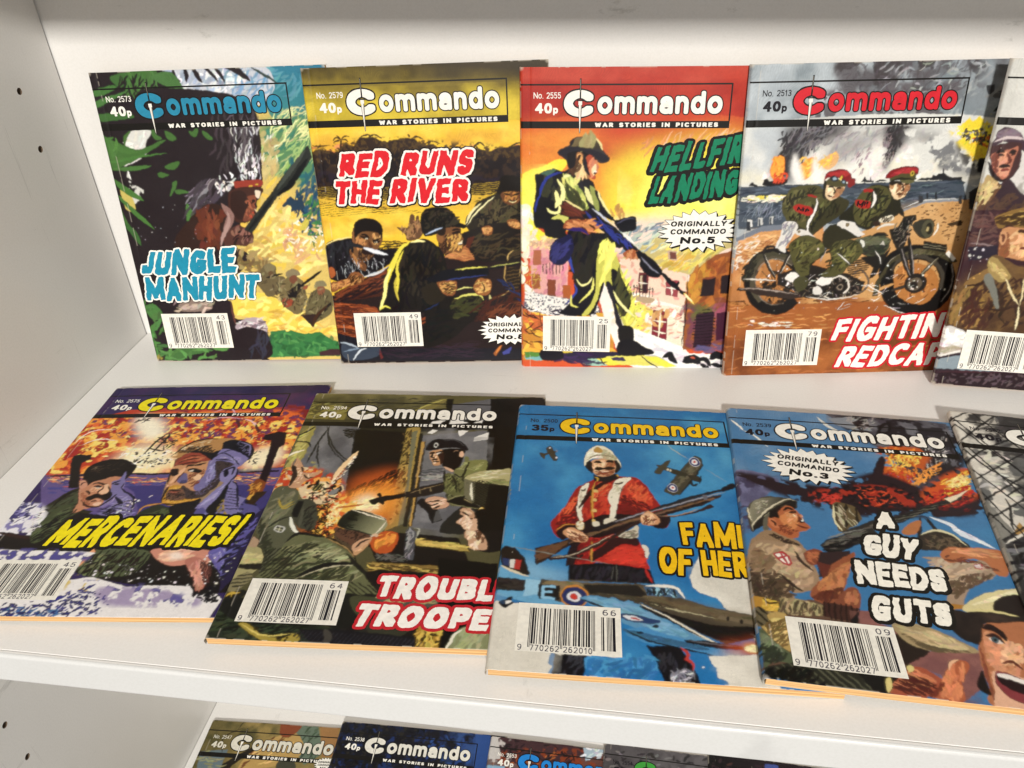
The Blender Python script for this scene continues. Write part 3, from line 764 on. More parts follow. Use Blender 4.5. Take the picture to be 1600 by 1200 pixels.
e 14121a 931,1673 13,12
l 14121a 6 1008,1727 1071,1706 1120,1736
e 14121a 1030,1699 15,12
l 14121a 3 1120,1736 1159,1766 1166,1746
l 14121a 3 1081,1716 1145,1705 1185,1756
l 14121a 5 1172,1705 1215,1674 1254,1704
l 14121a 3 1184,1735 1212,1745 1259,1755
l c05a40 1.4 1052,1698 1071,1696 1081,1706
k 6a6080@.6 24 14 2.4 -5 12 318,1674 802,1669 900,1759 432,1744
p 2c2440 271,1666 579,1666 748,1700 656,1731 357,1740 243,1716
p d8d060 525,1702 710,1680 859,1698 918,1759 564,1753
p 9ac0b0 338,1735 469,1713 545,1764 432,1765
p e0d838 469,1718 543,1707 639,1757 545,1758
p d8d83c 766,1700 859,1698 974,1758 900,1769
p 3c3058 562,1707 636,1701 656,1726 581,1727
p 7ab0b0 16,1708 120,1686 149,1717 120,1738 25,1731
p 5a8a3a 16,1677 130,1681 120,1707 25,1718
p d8c040 234,1667 318,1669 318,1679 243,1685
k 3a2450@.9 24 10 2 -8 14 130,1686 431,1678 562,1712 488,1744 149,1737
l 2a1a40 .8 402,1673 488,1713 526,1764
l 2a1a40 .8 747,1690 806,1740 863,1770
s 181420 120,1666 243,1665 262,1715 196,1737 125,1727
s 15131c 292,894 467,912 537,912 592,975 584,1002 505,1001 502,1204 478,1318 425,1424 242,1420 287,1357 323,1271 303,1130 284,1038 275,965
k 2a2620@.9 40 14 2.6 75 14 310,947 468,947 473,1129 331,1242
l 3a4aa0 2 280,1001 294,1093 317,1158
l 3a4aa0 1.6 322,1223 332,1280 269,1357
s c6c354 473,983 503,956 540,1002 578,1074 616,1166 665,1260 686,1345 699,1432 692,1481 648,1511 628,1481 598,1413 569,1346 530,1251 502,1213
s c6c354 453,1056 488,1038 507,1129 484,1223 460,1337 407,1424 370,1424 424,1347 449,1251
k f0ec70@.9 26 12 2 80 14 478,992 522,983 559,1056 501,1195
k e8e45a@.9 24 12 1.6 65 14 598,1157 677,1336 692,1471 664,1471
s 1c1a1c 544,1129 589,1157 637,1250 668,1345 626,1432 597,1384 558,1298 547,1223
k 4a4a28@.8 26 13 1.6 70 12 545,1148 599,1176 668,1345 617,1413
s 23202a 511,1223 547,1232 589,1394 629,1501 611,1521 582,1472 560,1365
l e8e49a 1.8 557,1260 596,1336 662,1403 699,1432
l e8e49a 1.4 331,1195 367,1233 412,1214 429,1176
l e0dc70 1.6 438,1185 422,1270 351,1347
l d8d468 1.4 305,1290 305,1357 351,1376
l e8e080 2 647,1506 683,1491 700,1451
s 1c1818 601,1501 684,1500 692,1590 614,1600
s 15121a 605,1600 687,1582 754,1624 810,1648 812,1679 617,1689
s 1c1c44 195,965 266,920 301,938 311,1020 267,1093 222,1111 173,1084 169,1038
k 3a3a78@.7 20 9 1.4 40 20 186,983 275,947 284,1038 204,1084
p 1a1a20 83,578 188,538 253,564 266,586 188,637 96,727 87,688
p 4a6a58 110,566 188,538 208,551 149,585
s 17161c 83,688 110,662 208,573 266,554 395,600 435,664 483,749 530,815 544,841 399,794 255,881 268,928 175,941 142,894 82,867
k 3c3c28@.9 40 10 2.2 70 20 130,611 253,586 254,781 148,860
s 17161c 83,714 175,715 241,794 268,874 242,941 148,934 135,894 78,867
l 2c3c94 1.8 103,714 130,624 175,579 240,561
l 2c3c94 1.4 82,793 89,740 110,688
s 98a452 246,586 279,567 318,593 350,638 371,690 398,755 366,781 306,741 240,689
k d8dc78@.8 22 10 2 -60 16 253,592 331,612 372,742 346,755 253,663
k 3a4020@.9 22 10 1.6 -60 16 240,637 319,676 372,768 306,741
s 26222c 305,599 343,587 395,600 402,638 435,677 450,729 398,762 371,690 331,638
l e8e4a0 3 370,625 390,690 431,755
s 98a052 396,638 428,651 449,716 457,782 431,768 410,703
l f2eea0 2.6 208,599 240,650 241,715 215,807
l f2eea0 3 201,663 214,728 201,767
l f2eea0 1.6 149,767 182,794 254,787
s cccb66 175,827 254,794 281,834 261,860 228,834
l e8e8a0 2 246,592 266,580 304,567
s 1c1a22 429,664 462,690 489,755 524,815 551,841 491,801 450,729
l f0e8a0 1.4 442,664 476,736 524,808
p 1e1a22 253,554 278,536 382,587 402,613 396,658 363,638 343,593 305,593
s e0dc80 311,587 343,593 331,619 305,638
s a87448 272,523 329,449 373,468 393,499 426,549 395,594 356,593 317,574 278,548
k e8c890@.9 16 9 2 80 14 323,530 374,524 369,587 330,574
k 5a3a24@.9 14 9 1.8 70 14 278,510 323,511 330,561 285,548
s 1c1418 265,442 366,430 443,450 443,468 392,462 367,474 341,449 316,461 310,523 272,536
s b85030 373,474 418,456 440,462 443,493 442,518 447,531 432,543 437,562 427,575 427,600 401,594 388,549
k d88a60@.9 14 7 1.6 80 20 393,493 437,487 433,581 408,587
s e0a868 319,467 341,458 355,486 349,517 329,505
l 3a1a14 1.4 326,498 332,473 345,467
s f0d8a8 407,537 425,512 432,537 420,581 407,562
l 1c1014 1.6 405,474 424,472 441,478
s 2a1410 418,480 437,483 435,492 421,493
l f4ecd8 1.2 414,562 426,557 434,556
l 2a1410 1 418,570 426,566 433,565
l 2a2228 2.4 361,461 368,524 395,581
s 3c3838 210,447 252,420 284,405 302,374 365,362 422,370 454,407 462,437 494,469 502,494 489,506 451,509 405,468 341,442 265,454 265,492 233,472
G 7a6a48 40382c 340,369 392,443 277,417 302,380 365,363 422,373 451,407 462,441 430,428 366,418
k a89a68@.8 14 9 3 80 10 353,369 403,375 411,418 341,418
s 2a2630 211,449 265,423 341,423 417,437 488,469 501,487 470,507 405,468 341,444 265,457 263,488 233,472
l e8d898 1.2 422,370 451,407 463,441
s 26222a 283,386 302,380 290,411 277,418
p 3c1c18 241,721 293,741 366,778 398,775 373,834 320,831 228,807
k 6a3020@.9 14 10 2 -22 10 241,728 366,781 360,827 241,800
l e8d890 1.2 247,715 306,748 366,781
p 14131f 360,814 411,765 478,828 559,881 641,962 709,1017 765,1065 685,1065 596,996 480,901
k 2e3a8a@.9 26 9 1 -40 14 386,794 505,861 641,983 575,969 426,861
l c8ccd8 1.4 411,768 451,795 525,855
s 13131c 544,848 596,822 665,817 668,888 612,902 586,901
l 4a4a60 1.2 558,855 609,828 661,825
l e8e8e0 2 592,908 633,942 668,976
l 1c1a20 2 491,815 524,821 544,835
s a05830 255,887 255,854 287,830 347,834 399,831 433,861 453,881 434,894 401,918 368,914 334,891
k d89058@.9 24 9 1.8 10 20 261,860 400,841 440,881 388,908
l 4a2014 1 347,874 381,894 388,915
l 4a2014 1 400,861 427,878 434,891
l 3a2470 2 261,894 348,891 401,921
s a85c30 607,1029 645,1006 690,1020 700,1056 657,1065 621,1056
k d89060@.9 14 5 1.2 70 20 615,1029 690,1024 691,1056 630,1058
l 14131c 6 681,1020 754,1083 847,1166
l 14131c 8 709,1065 774,1129 829,1175
l 888898 1.2 709,1051 774,1120 828,1157
l 14131c 3 827,1138 902,1212 977,1273
L 14131c 2.2 959,1263 982,1277
l 14131c 1.6 930,1231 947,1212 952,1210
l e8c860 1.6 977,1273 1006,1301 1049,1348
l f8f0c0 1 982,1277 1006,1301 1034,1329
''',
'D': '''
g 9fa8ae a8b0b4 572,-10 682,700
w 7c888e 14 .8 -33,-23 1382,-7 1462,342 -1,313
w c4ccd0 14 .8 -33,-23 572,-10 619,296 -4,283
w 5a5458 10 .9 467,-12 1324,-1 1266,147 919,242 524,175
n 4c4648 8 .5 467,-12 1174,0 1169,116 809,138 551,147
n 6a666a 7 .52 382,143 1260,118 1286,309 435,307
K 5a5458@.7 110 6 0.75 60 40 468,-5 1145,2 1147,159 540,176
K b4b8ba@.6 95 6 1.2 40 40 665,6 1268,19 1326,280 713,297
w 8a9298 12 .8 1115,2 1370,7 1401,341 1202,278
s dadbd6 15,313 1329,295 1304,616 14,639
w b8c0c6 14 .8 1,328 312,319 283,597 8,576
w f0eee6 12 .9 257,379 1190,367 1304,616 126,625
w e8e2c8 12 .7 4,528 1278,491 1308,632 13,623
K efe9e2@.8 95 6 1.8 50 40 347,350 1156,351 1237,599 90,593
S 4a464a 3 190,485 225,378 189,332 310,304 575,310 479,398 373,427 335,503 285,612 170,594
K 3c383c 126 6 1 60 25 190,347 498,316 375,442 281,581 199,563
K 7a767a@.8 63 6.8 0.9 45 25 220,333 653,311 451,428 299,472
S 8a8688@.8 4 481,414 718,328 782,344 616,478 434,536
K a8a4a4@.7 63 6 1.2 50 25 506,369 749,328 650,494 464,521
S 4c484c 2 749,328 887,323 873,421 808,497 787,559 763,558 787,466 753,404
K 3a3638 79 4.5 0.9 70 25 764,328 873,331 845,436 782,528
K 8a7c80@.8 41 3.8 0.75 70 30 741,328 785,359 821,482 771,559
K a08890 22 3 0.6 70 20 611,447 701,418 662,572 614,571
S 9a9a98 3 850,375 969,348 1102,396 1218,505 1301,600 1190,598 1082,533 1052,456
n 7f8082 5 .5 978,393 1205,443 1345,585 1139,581 1029,501
n dcdcd6 5 .54 847,360 1099,380 1259,552 980,578
n 5c5a58 6 .46 1149,396 1339,340 1375,508 1228,552
n f0d81c 5.5 .42 1085,305 1375,296 1430,540 1212,474
K f4e030 110 3 1 40 60 1122,336 1363,311 1374,431 1205,443
K e07020 34 3 1 40 60 1227,398 1380,386 1350,461 1234,429
K 54504e 38 3 1.2 40 60 1156,351 1342,355 1331,446 1187,428
K e8c820 41 3 0.9 70 40 1215,413 1258,399 1313,507 1253,521
s e88a28 161,578 167,492 220,470 237,533 214,627
s e89a30 307,534 380,481 411,536 363,598 323,597
s eab060@.8 430,505 502,452 518,507 468,553
K f2a838 63 3.8 1 70 40 158,484 229,478 220,611 165,578
K f0c050 47 3.8 1 60 40 309,487 503,460 468,553 331,597
K d84a20 25 3 0.9 60 40 167,563 255,564 254,628 172,610
S efece6 1 297,613 267,533 279,456 313,519 349,614
S efece6 1 397,615 385,520 394,474 419,536 448,615
p 4e5864 2,641 118,636 358,629 630,628 1217,621 1306,817 11,877
K 39434f 95 10 0.9 1 5 6,648 630,632 1219,627 1237,719 21,811
K 6c7884 79 7.5 0.68 1 6 6,648 630,632 1219,627 1241,735 25,844
K 8a94a0@.8 41 6.8 0.6 70 20 18,770 191,716 254,701 267,815 32,836
p 1c1a1c 121,630 130,598 147,591 157,611 203,604 258,597 253,621 238,632 150,636
K e05028 22 3 0.75 60 40 178,595 241,589 245,620 180,619
p 26262a 45,634 60,617 71,614 76,624 97,629 98,640
p 2a2a2e 657,620 671,613 680,589 691,609 711,612 712,590 719,612 732,615 733,623
p 2a2a2e 963,618 1001,607 1048,604 1053,588 1070,597 1083,581 1103,581 1101,550 1111,582 1134,598 1159,606 1215,607 1218,623
l 2a2a2e 1 741,622 771,616 804,620
K e8d84a 38 5.2 1 2 8 27,697 260,685 271,709 37,713
K e8e4d0 47 4.5 0.75 2 8 18,688 268,685 257,725 30,729
p c98a52 18,952 144,892 275,881 486,869 514,953 442,1440 -24,1433
p c99a60 889,793 989,763 1040,735 1160,732 1319,728 1472,1456 356,1439 547,953 781,874
w e0b070 12 .8 17,944 488,885 329,1208 -10,1202
w b4763c 10 .8 25,1029 497,952 510,1300 -2,1292
w d9b078 12 .8 849,793 1241,735 1287,966 1035,928
K e4b47c@.8 79 6 1.2 8 20 17,944 292,890 292,1034 30,1081
K a86a38@.8 79 5.2 0.75 10 20 21,978 295,915 231,1084 21,1168
K e8e0d0@.8 31 4.5 0.75 20 30 4,978 130,912 142,1031 16,1115
K 7a5430 63 2.2 0.45 8 20 957,762 1244,751 1294,1000 1158,930
p 7a818c 3,927 141,862 271,848 479,819 484,852 275,881 144,892 10,949
p d8d8d4 57,824 88,824 92,862 62,871
p 30343c 55,836 75,835 80,886 60,886
p c8c8c4 117,814 144,813 147,854 121,858
p 4a5058 121,821 132,819 136,862 125,862
p c8c8c4 181,808 203,807 205,847 185,851
p 3a4048 184,814 193,814 198,855 188,855
p 8f959c 889,789 995,755 1039,731 1239,727 1241,739 1042,743 921,790
l d0d0cc .8 910,774 1031,730 1238,724
p 3c3c40 994,702 1018,703 1025,739 1001,743
l 2a2a2c 1 1038,683 1046,723
l 2a2a2c 1 1086,681 1095,726
p 3a3a3c 1220,711 1235,706 1244,751 1228,751
p 4a3a28 1186,864 1263,845 1269,874 1204,875
w 8a5a2c 10 .9 -2,1292 419,1254 1340,1224 1439,1459 -41,1436
K 6a3e1c 95 9 0.9 2 6 -1,1301 510,1300 936,1315 944,1360 6,1382
K b4783c 95 9 1 2 6 0,1310 770,1340 953,1415 962,1470 -23,1436
K e8e4da 47 6 0.75 2 6 429,1334 944,1360 1034,1389 1037,1407 350,1387
p e8e4dc 754,1403 861,1373 1029,1362 1365,1349 1380,1421 1121,1399
K b8b8b4 25 6 0.75 2 8 1032,1380 1367,1358 1378,1412 1078,1399
p 8a4a22 17,1594 641,1566 1327,1539 1387,1843 -9,1805
p a8652f -5,1335 1618,1307 1568,1865 -15,1844
w a05c2a 12 .9 -21,1353 1291,1356 1387,1843 0,1805
w 6e3a1a 12 .8 -4,1556 1313,1465 1387,1843 0,1805
K c07a40@.7 95 9.8 0.9 2 7 -4,1354 616,1381 1251,1501 1203,1802 6,1766
K d89a58@.8 47 7.5 0.75 2 7 12,1336 611,1345 631,1491 7,1482
K e8e2d8@.9 25 4.5 0.6 2 5 123,1428 383,1442 370,1478 110,1465
L 1e1a18 6.6 374,1156 348,1086 302,1042 241,1024 176,1032 122,1082 105,1160 122,1249 172,1321 244,1358 320,1351 382,1298
L 57503f 3 348,1086 303,1054 243,1038 185,1046 137,1091 120,1161 136,1249 181,1311
L 8a7f70 .7 341,1095 296,1068 245,1053 197,1061 155,1104 137,1161 154,1244 195,1302 250,1331 317,1324
s b07840 164,1161 183,1101 238,1067 307,1086 356,1147 367,1244 332,1306 257,1323 194,1286
K c98a48 34 3.8 1 40 50 168,1118 334,1103 355,1279 211,1286
n 2a2018 4 .56 147,1083 348,1086 376,1315 178,1294
L 5a4a38 .28 275,1212 357,1248
L 5a4a38 .28 272,1221 336,1291
L 5a4a38 .28 265,1227 299,1317
L 5a4a38 .28 257,1230 252,1322
L 5a4a38 .28 247,1228 206,1303
L 5a4a38 .28 239,1222 169,1266
L 5a4a38 .28 233,1212 149,1217
L 5a4a38 .28 232,1202 150,1166
L 5a4a38 .28 235,1192 171,1124
L 5a4a38 .28 242,1186 208,1099
L 5a4a38 .28 250,1184 254,1094
L 5a4a38 .28 259,1186 300,1112
L 5a4a38 .28 268,1192 337,1148
L 5a4a38 .28 273,1202 357,1197
L 5a4a38 .28 1098,1218 1214,1264
L 5a4a38 .28 1096,1229 1189,1318
L 5a4a38 .28 1087,1237 1141,1351
L 5a4a38 .28 1076,1240 1078,1357
L 5a4a38 .28 1063,1238 1014,1334
L 5a4a38 .28 1051,1229 961,1285
L 5a4a38 .28 1043,1218 930,1223
L 5a4a38 .28 1041,1205 927,1159
L 5a4a38 .28 1044,1193 952,1107
L 5a4a38 .28 1052,1186 1000,1075
L 5a4a38 .28 1064,1182 1061,1069
L 5a4a38 .28 1077,1185 1124,1092
L 5a4a38 .28 1088,1193 1177,1138
L 5a4a38 .28 1096,1205 1209,1200
p 4a4634 65,1186 104,1065 141,1023 223,1007 326,1034 355,1069 293,1044 226,1033 161,1049 109,1117 99,1187
K 2a2820 31 5.2 0.9 60 20 64,1081 142,1031 107,1187 65,1186
L 2a2420 1.4 166,1023 179,989 220,981 272,999 337,992
l 2a2420 1.6 166,1023 208,1101 253,1172
l 2a2420 1.6 323,1009 291,1094 262,1172
l c8c0b0 .6 175,1023 215,1101 255,1163
l c8c0b0 .6 330,1014 299,1094 269,1163
p 3a2e28 43,1225 153,1223 403,1258 432,1285 365,1297 167,1272 105,1244 36,1240
l a8988c 1.1 44,1230 163,1232 396,1267
l d8d0c4 1 64,1170 157,1175 259,1182
p 2a2420 263,1146 449,1088 675,1152 774,1198 760,1268 595,1301 441,1290 367,1244 270,1207
K 6a5a4c 63 3.8 0.68 30 60 289,1155 746,1180 727,1276 406,1280
K c8bcac 53 3 0.52 30 60 323,1155 760,1162 745,1286 407,1289
K 15110f 47 3.8 0.75 40 60 290,1163 747,1188 726,1268 405,1271
L d8d0c4 1.2 578,1177 626,1160 672,1187 687,1231 658,1266
e 2a2422 635,1226 34,32
e 8a7c6c 635,1226 20,20
e 241e1c 635,1226 10,10
L 6a5c50 1 692,1153 738,1127 787,1172 794,1216 767,1259 715,1250
h 2e2622 .6 1.3 8 659,1100 727,1058 785,1111 703,1170
l d0c8bc 1 440,1281 561,1301 679,1293 760,1268
d f0ece4 26 .2 .8 304,1137 456,1140 469,1246 336,1261
s e4e0d8 307,1164 345,1131 389,1148 401,1174 361,1191 318,1181
s e4e0d8 488,1193 533,1157 577,1168 573,1203 524,1216
s d8d4cc 476,1237 508,1220 538,1256 498,1273
s 4c4a2e 367,1173 399,1157 443,1175 441,1227 394,1253 363,1209
L 1a1716 8.6 911,1217 888,1130 919,1061 987,1029 1086,1030 1186,1075 1244,1162 1253,1249 1218,1329 1141,1373 1046,1362 952,1307 910,1235
L 4a443a 2.4 914,1130 938,1079 1008,1051 1091,1054 1174,1100 1221,1170 1228,1249
L a8a098 .8 1257,1101 1279,1171 1278,1250 1243,1329
L 98907c .8 875,1147 897,1078 956,1036 1035,1021
s b5793c 935,1157 976,1105 1056,1090 1146,1125 1201,1196 1199,1275 1151,1337 1067,1335 982,1289 945,1218
K c98c4c 41 4.5 1.2 40 50 947,1131 1156,1134 1182,1275 1019,1308
K 7a4c24 28 3.8 0.75 40 50 947,1131 1156,1134 1189,1311 1002,1308
p 4a442f 830,1287 841,1199 877,1112 932,1045 1032,1004 1148,1006 1247,1050 1287,1085 1247,1093 1173,1053 1095,1030 1013,1033 937,1070 890,1139 861,1217 863,1283
K 6a6448@.8 31 6 0.9 20 30 894,1061 1049,1004 1258,1067 1172,1049 972,1037
K 25221c 25 5.2 0.75 40 30 841,1252 901,1104 943,1062 880,1182
p 26231d 1074,1005 1074,962 1210,986 1210,1032
h 8a846c .4 1.4 -10 1084,973 1202,992 1203,1022 1086,1005
p e8e4d8 1212,1041 1224,1016 1275,1068 1262,1084
l 24201c 2.6 912,926 977,1062 1049,1211
l 24201c 2.6 978,927 1018,1063 1055,1211
l 98908c .8 930,960 988,1080 1050,1202
l 98908c .8 996,961 1031,1081 1060,1202
l 3c3630 2 934,1253 990,1236 1038,1220
l 5a5240 2.4 1075,1194 1127,1117 1176,1066
l b0a890 .7 1078,1185 1131,1108 1174,1059
e 2c2622 1070,1211 64,59
e 6a5c4a 1066,1216 44,40
e 2a2420 1062,1224 25,23
d d8d0c4 14 .3 .7 1023,1184 1092,1194 1093,1247 1034,1246
p 4c4f3a 678,947 756,923 837,921 883,951 882,993 856,1035 776,1050 714,1024
K 66694f@.9 31 6.8 1.4 5 15 693,939 855,929 863,976 717,990
K 34362a 28 6.8 1.2 5 15 702,998 863,976 840,1035 732,1033
p c0bcb0 824,978 841,952 856,982
l d8d8cc 2 711,948 731,973 722,998
l 2a2822 2 772,924 820,916 863,925
p 26221e 726,1050 856,1035 890,993 863,1078 827,1164 796,1181 811,1111 765,1085
p 2a2620 865,892 912,876 934,819 998,812 1010,837 974,861 969,927 966,1003 926,1010 882,942
K 8a8072 41 3.8 0.68 60 40 872,884 999,820 986,927 950,1002
K 14110f 41 3.8 0.68 60 40 872,884 999,820 986,927 950,1002
s 3a382e 993,878 1012,845 1066,834 1101,846 1114,913 1087,946 1045,937
s 57543f 1045,895 1061,846 1096,842 1114,871 1109,929 1079,944
s 2c281e 1066,895 1076,863 1096,863 1106,904 1092,925
e b0a070 1079,892 10,17
l e8e4d4 1 1117,930 1135,897 1135,855
l d8d4c8 1.4 792,891 829,866 892,859
l 2a2620 2.4 841,793 884,761 934,819
s 55522f 243,749 254,701 280,653 342,634 423,636 460,672 403,728 361,784 282,807 257,798
K 6f6c42@.9 31 5.2 1.4 60 30 252,685 392,647 386,727 280,782
K 302e1c 38 6 0.98 60 30 246,701 423,640 403,728 281,799
s 403d24 351,703 460,672 577,707 614,740 575,804 486,869 427,918 350,891 285,832 312,783
s 57542f 273,799 330,726 429,680 511,697 511,754 447,818 406,884 336,849 286,840
K 6f6c40@.9 41 5.2 1.2 60 30 296,783 463,697 473,770 369,850
K 2a2818 41 6 0.9 65 30 283,815 513,706 584,755 425,901
l ece8e0 1.5 428,704 437,745 423,793 405,842 403,892 419,917
s b02a20 308,750 347,739 407,760 422,785 396,805 328,779
h 20100c .6 2.4 80 333,751 395,764 394,785 337,771
s a82a24 381,683 422,692 428,704 386,695
s dcd8d0 259,848 286,834 331,841 348,874 321,924 295,983 290,1017 246,990 232,982 254,915
K 98989c 25 5.2 0.9 70 20 263,848 336,849 301,966 245,982
p d8d4cc 331,903 356,879 407,892 462,935 456,952 413,934 353,916
e 8a7a5a 357,895 8,8
s 59562f 311,983 347,933 410,917 480,944 515,995 509,1037 449,1088 440,1148 390,1156 348,1086
K 3a381e 41 6 1 50 30 316,949 497,952 509,1037 405,1139
K 76733f@.8 28 5.2 1.2 50 30 332,949 500,969 478,1054 384,1104
s 34311e 493,919 519,869 582,854 669,888 708,931 596,954 571,1004 510,986
s 57542f 546,1004 580,954 678,947 725,990 725,1041 667,1100 625,1152 560,1168 515,1150 566,1090
K 3a381e 47 6.8 1 40 30 516,970 695,956 711,1058 574,1151
K 76733f@.8 28 6 1.2 40 30 552,987 706,973 694,1058 604,1125
s 2c2a1c 569,820 645,732 699,661 751,638 842,656 905,745 892,810 780,865 734,890 647,855
s 57542f 645,732 691,661 768,642 819,663 846,728 816,792 773,824 748,873 680,855 648,806
K 70703f@.8 41 6 1.2 60 30 663,741 795,663 811,760 710,839
K 2a2818 47 6.8 1 60 30 624,805 746,654 881,745 748,873
l ece8e0 1.5 740,670 755,710 752,742 743,766
s b02a20 648,724 684,721 729,726 737,750 724,770 666,761
h 20100c .7 2.6 80 661,728 726,730 727,762 669,757
s a82a24 687,661 731,661 737,674 693,678
p dcd8d0 565,845 595,833 663,847 703,897 730,915 692,931 620,888 567,862
e 8a7a5a 622,859 11,11
p 3a2a20 765,849 799,833 812,866 781,874
s e0d8c0 799,833 820,817 864,809 880,834 850,850 810,850
K 5a4a38 19 3 0.45 70 20 805,821 868,814 866,846 817,848
s e0c49a 470,657 485,625 568,642 575,667 552,698 507,722 479,697
K a87a54 22 4.5 0.98 70 30 537,650 578,659 552,698 513,706
K f0dcb8 15 4.5 1 70 30 481,649 520,642 521,706 486,689
l 2a1c14 1 488,646 504,641 516,649
l 2a1c14 1 533,655 545,652 557,658
l 2a1c14 .8 517,649 526,675 515,678
l 5a2c20 1 488,691 503,697 516,698
s 2c2a1c 458,656 459,609 476,625 472,673 481,713 463,697
s 8a1c22 459,609 470,569 507,553 563,552 597,572 609,604 588,619 529,594 481,593
K b03030 28 5.2 1.2 10 30 470,569 572,560 592,587 488,585
s 55502f 472,613 497,594 572,619 584,643 536,646 478,629
s 2a2a30 489,593 512,584 538,602 524,618 499,609
s 2a2a30 555,610 575,607 583,635 562,626
s 9ab0bc 502,595 519,591 530,604 512,610
s 9ab0bc 562,612 573,611 575,628 562,623
s d8c040 543,602 553,584 558,595 551,610
s 8a2a28 594,603 626,600 631,628 609,651 592,643
s e4c8a0 823,639 836,624 918,633 937,649 928,689 908,713 869,720 839,687
K a87850 25 4.5 0.98 70 30 870,632 935,641 922,705 874,704
K f0dcb8 12 4.5 0.9 70 20 832,647 863,640 873,696 847,688
s b88a5c 823,647 832,624 847,640 843,664
l 2a1c14 1 871,637 886,633 898,639
l 2a1c14 1 908,639 918,636 929,641
l 2a1c14 .8 895,641 903,668 891,669
l 5a2c20 1 871,686 888,692 903,689
s 2c241a 819,623 843,616 892,623 862,636 832,643
s 8a1c22 794,599 818,560 886,541 957,544 970,571 957,587 878,585 817,604
K b03438 31 6 1.4 12 20 807,592 887,550 959,555 948,578 831,592
p 55512f 817,604 877,581 956,579 965,610 881,605 819,615
s 6a6640 873,605 945,606 956,626 926,637 884,621
l 2a2818 1 819,617 889,606 962,612
e c8b038 937,580 10,14
e 3a3020 937,580 4,6
d f4f0e8 60 .15 .7 75,1030 745,957 1282,1102 1287,1384 264,1386
K f4f0e8 31 6 0.3 20 20 365,1086 733,1093 1263,1258 1121,1399 603,1355
l f0ece4 .6 589,1022 636,1057 674,1092
l f0ece4 .6 802,1008 834,1051 854,1095
l f0ece4 .6 785,1215 840,1243 896,1275
l f0ece4 .5 907,1342 971,1370 1054,1407
p 3a3a3c 1245,130 1287,127 1289,169 1270,182
l 8a8c8c 2.4 1249,189 1296,169 1338,125
l 5a5a5c 3 1292,183 1335,180 1379,181
p 2a2a2c 1309,261 1361,198 1369,198 1359,255
p 3a3a3c 1302,162 1366,153 1366,170
p 26262a 1284,508 1325,505 1332,576 1295,579
p 3a3a3a 1272,689 1333,652 1357,799 1291,783
l d0d0cc 1 1276,651 1319,655 1341,652
''',
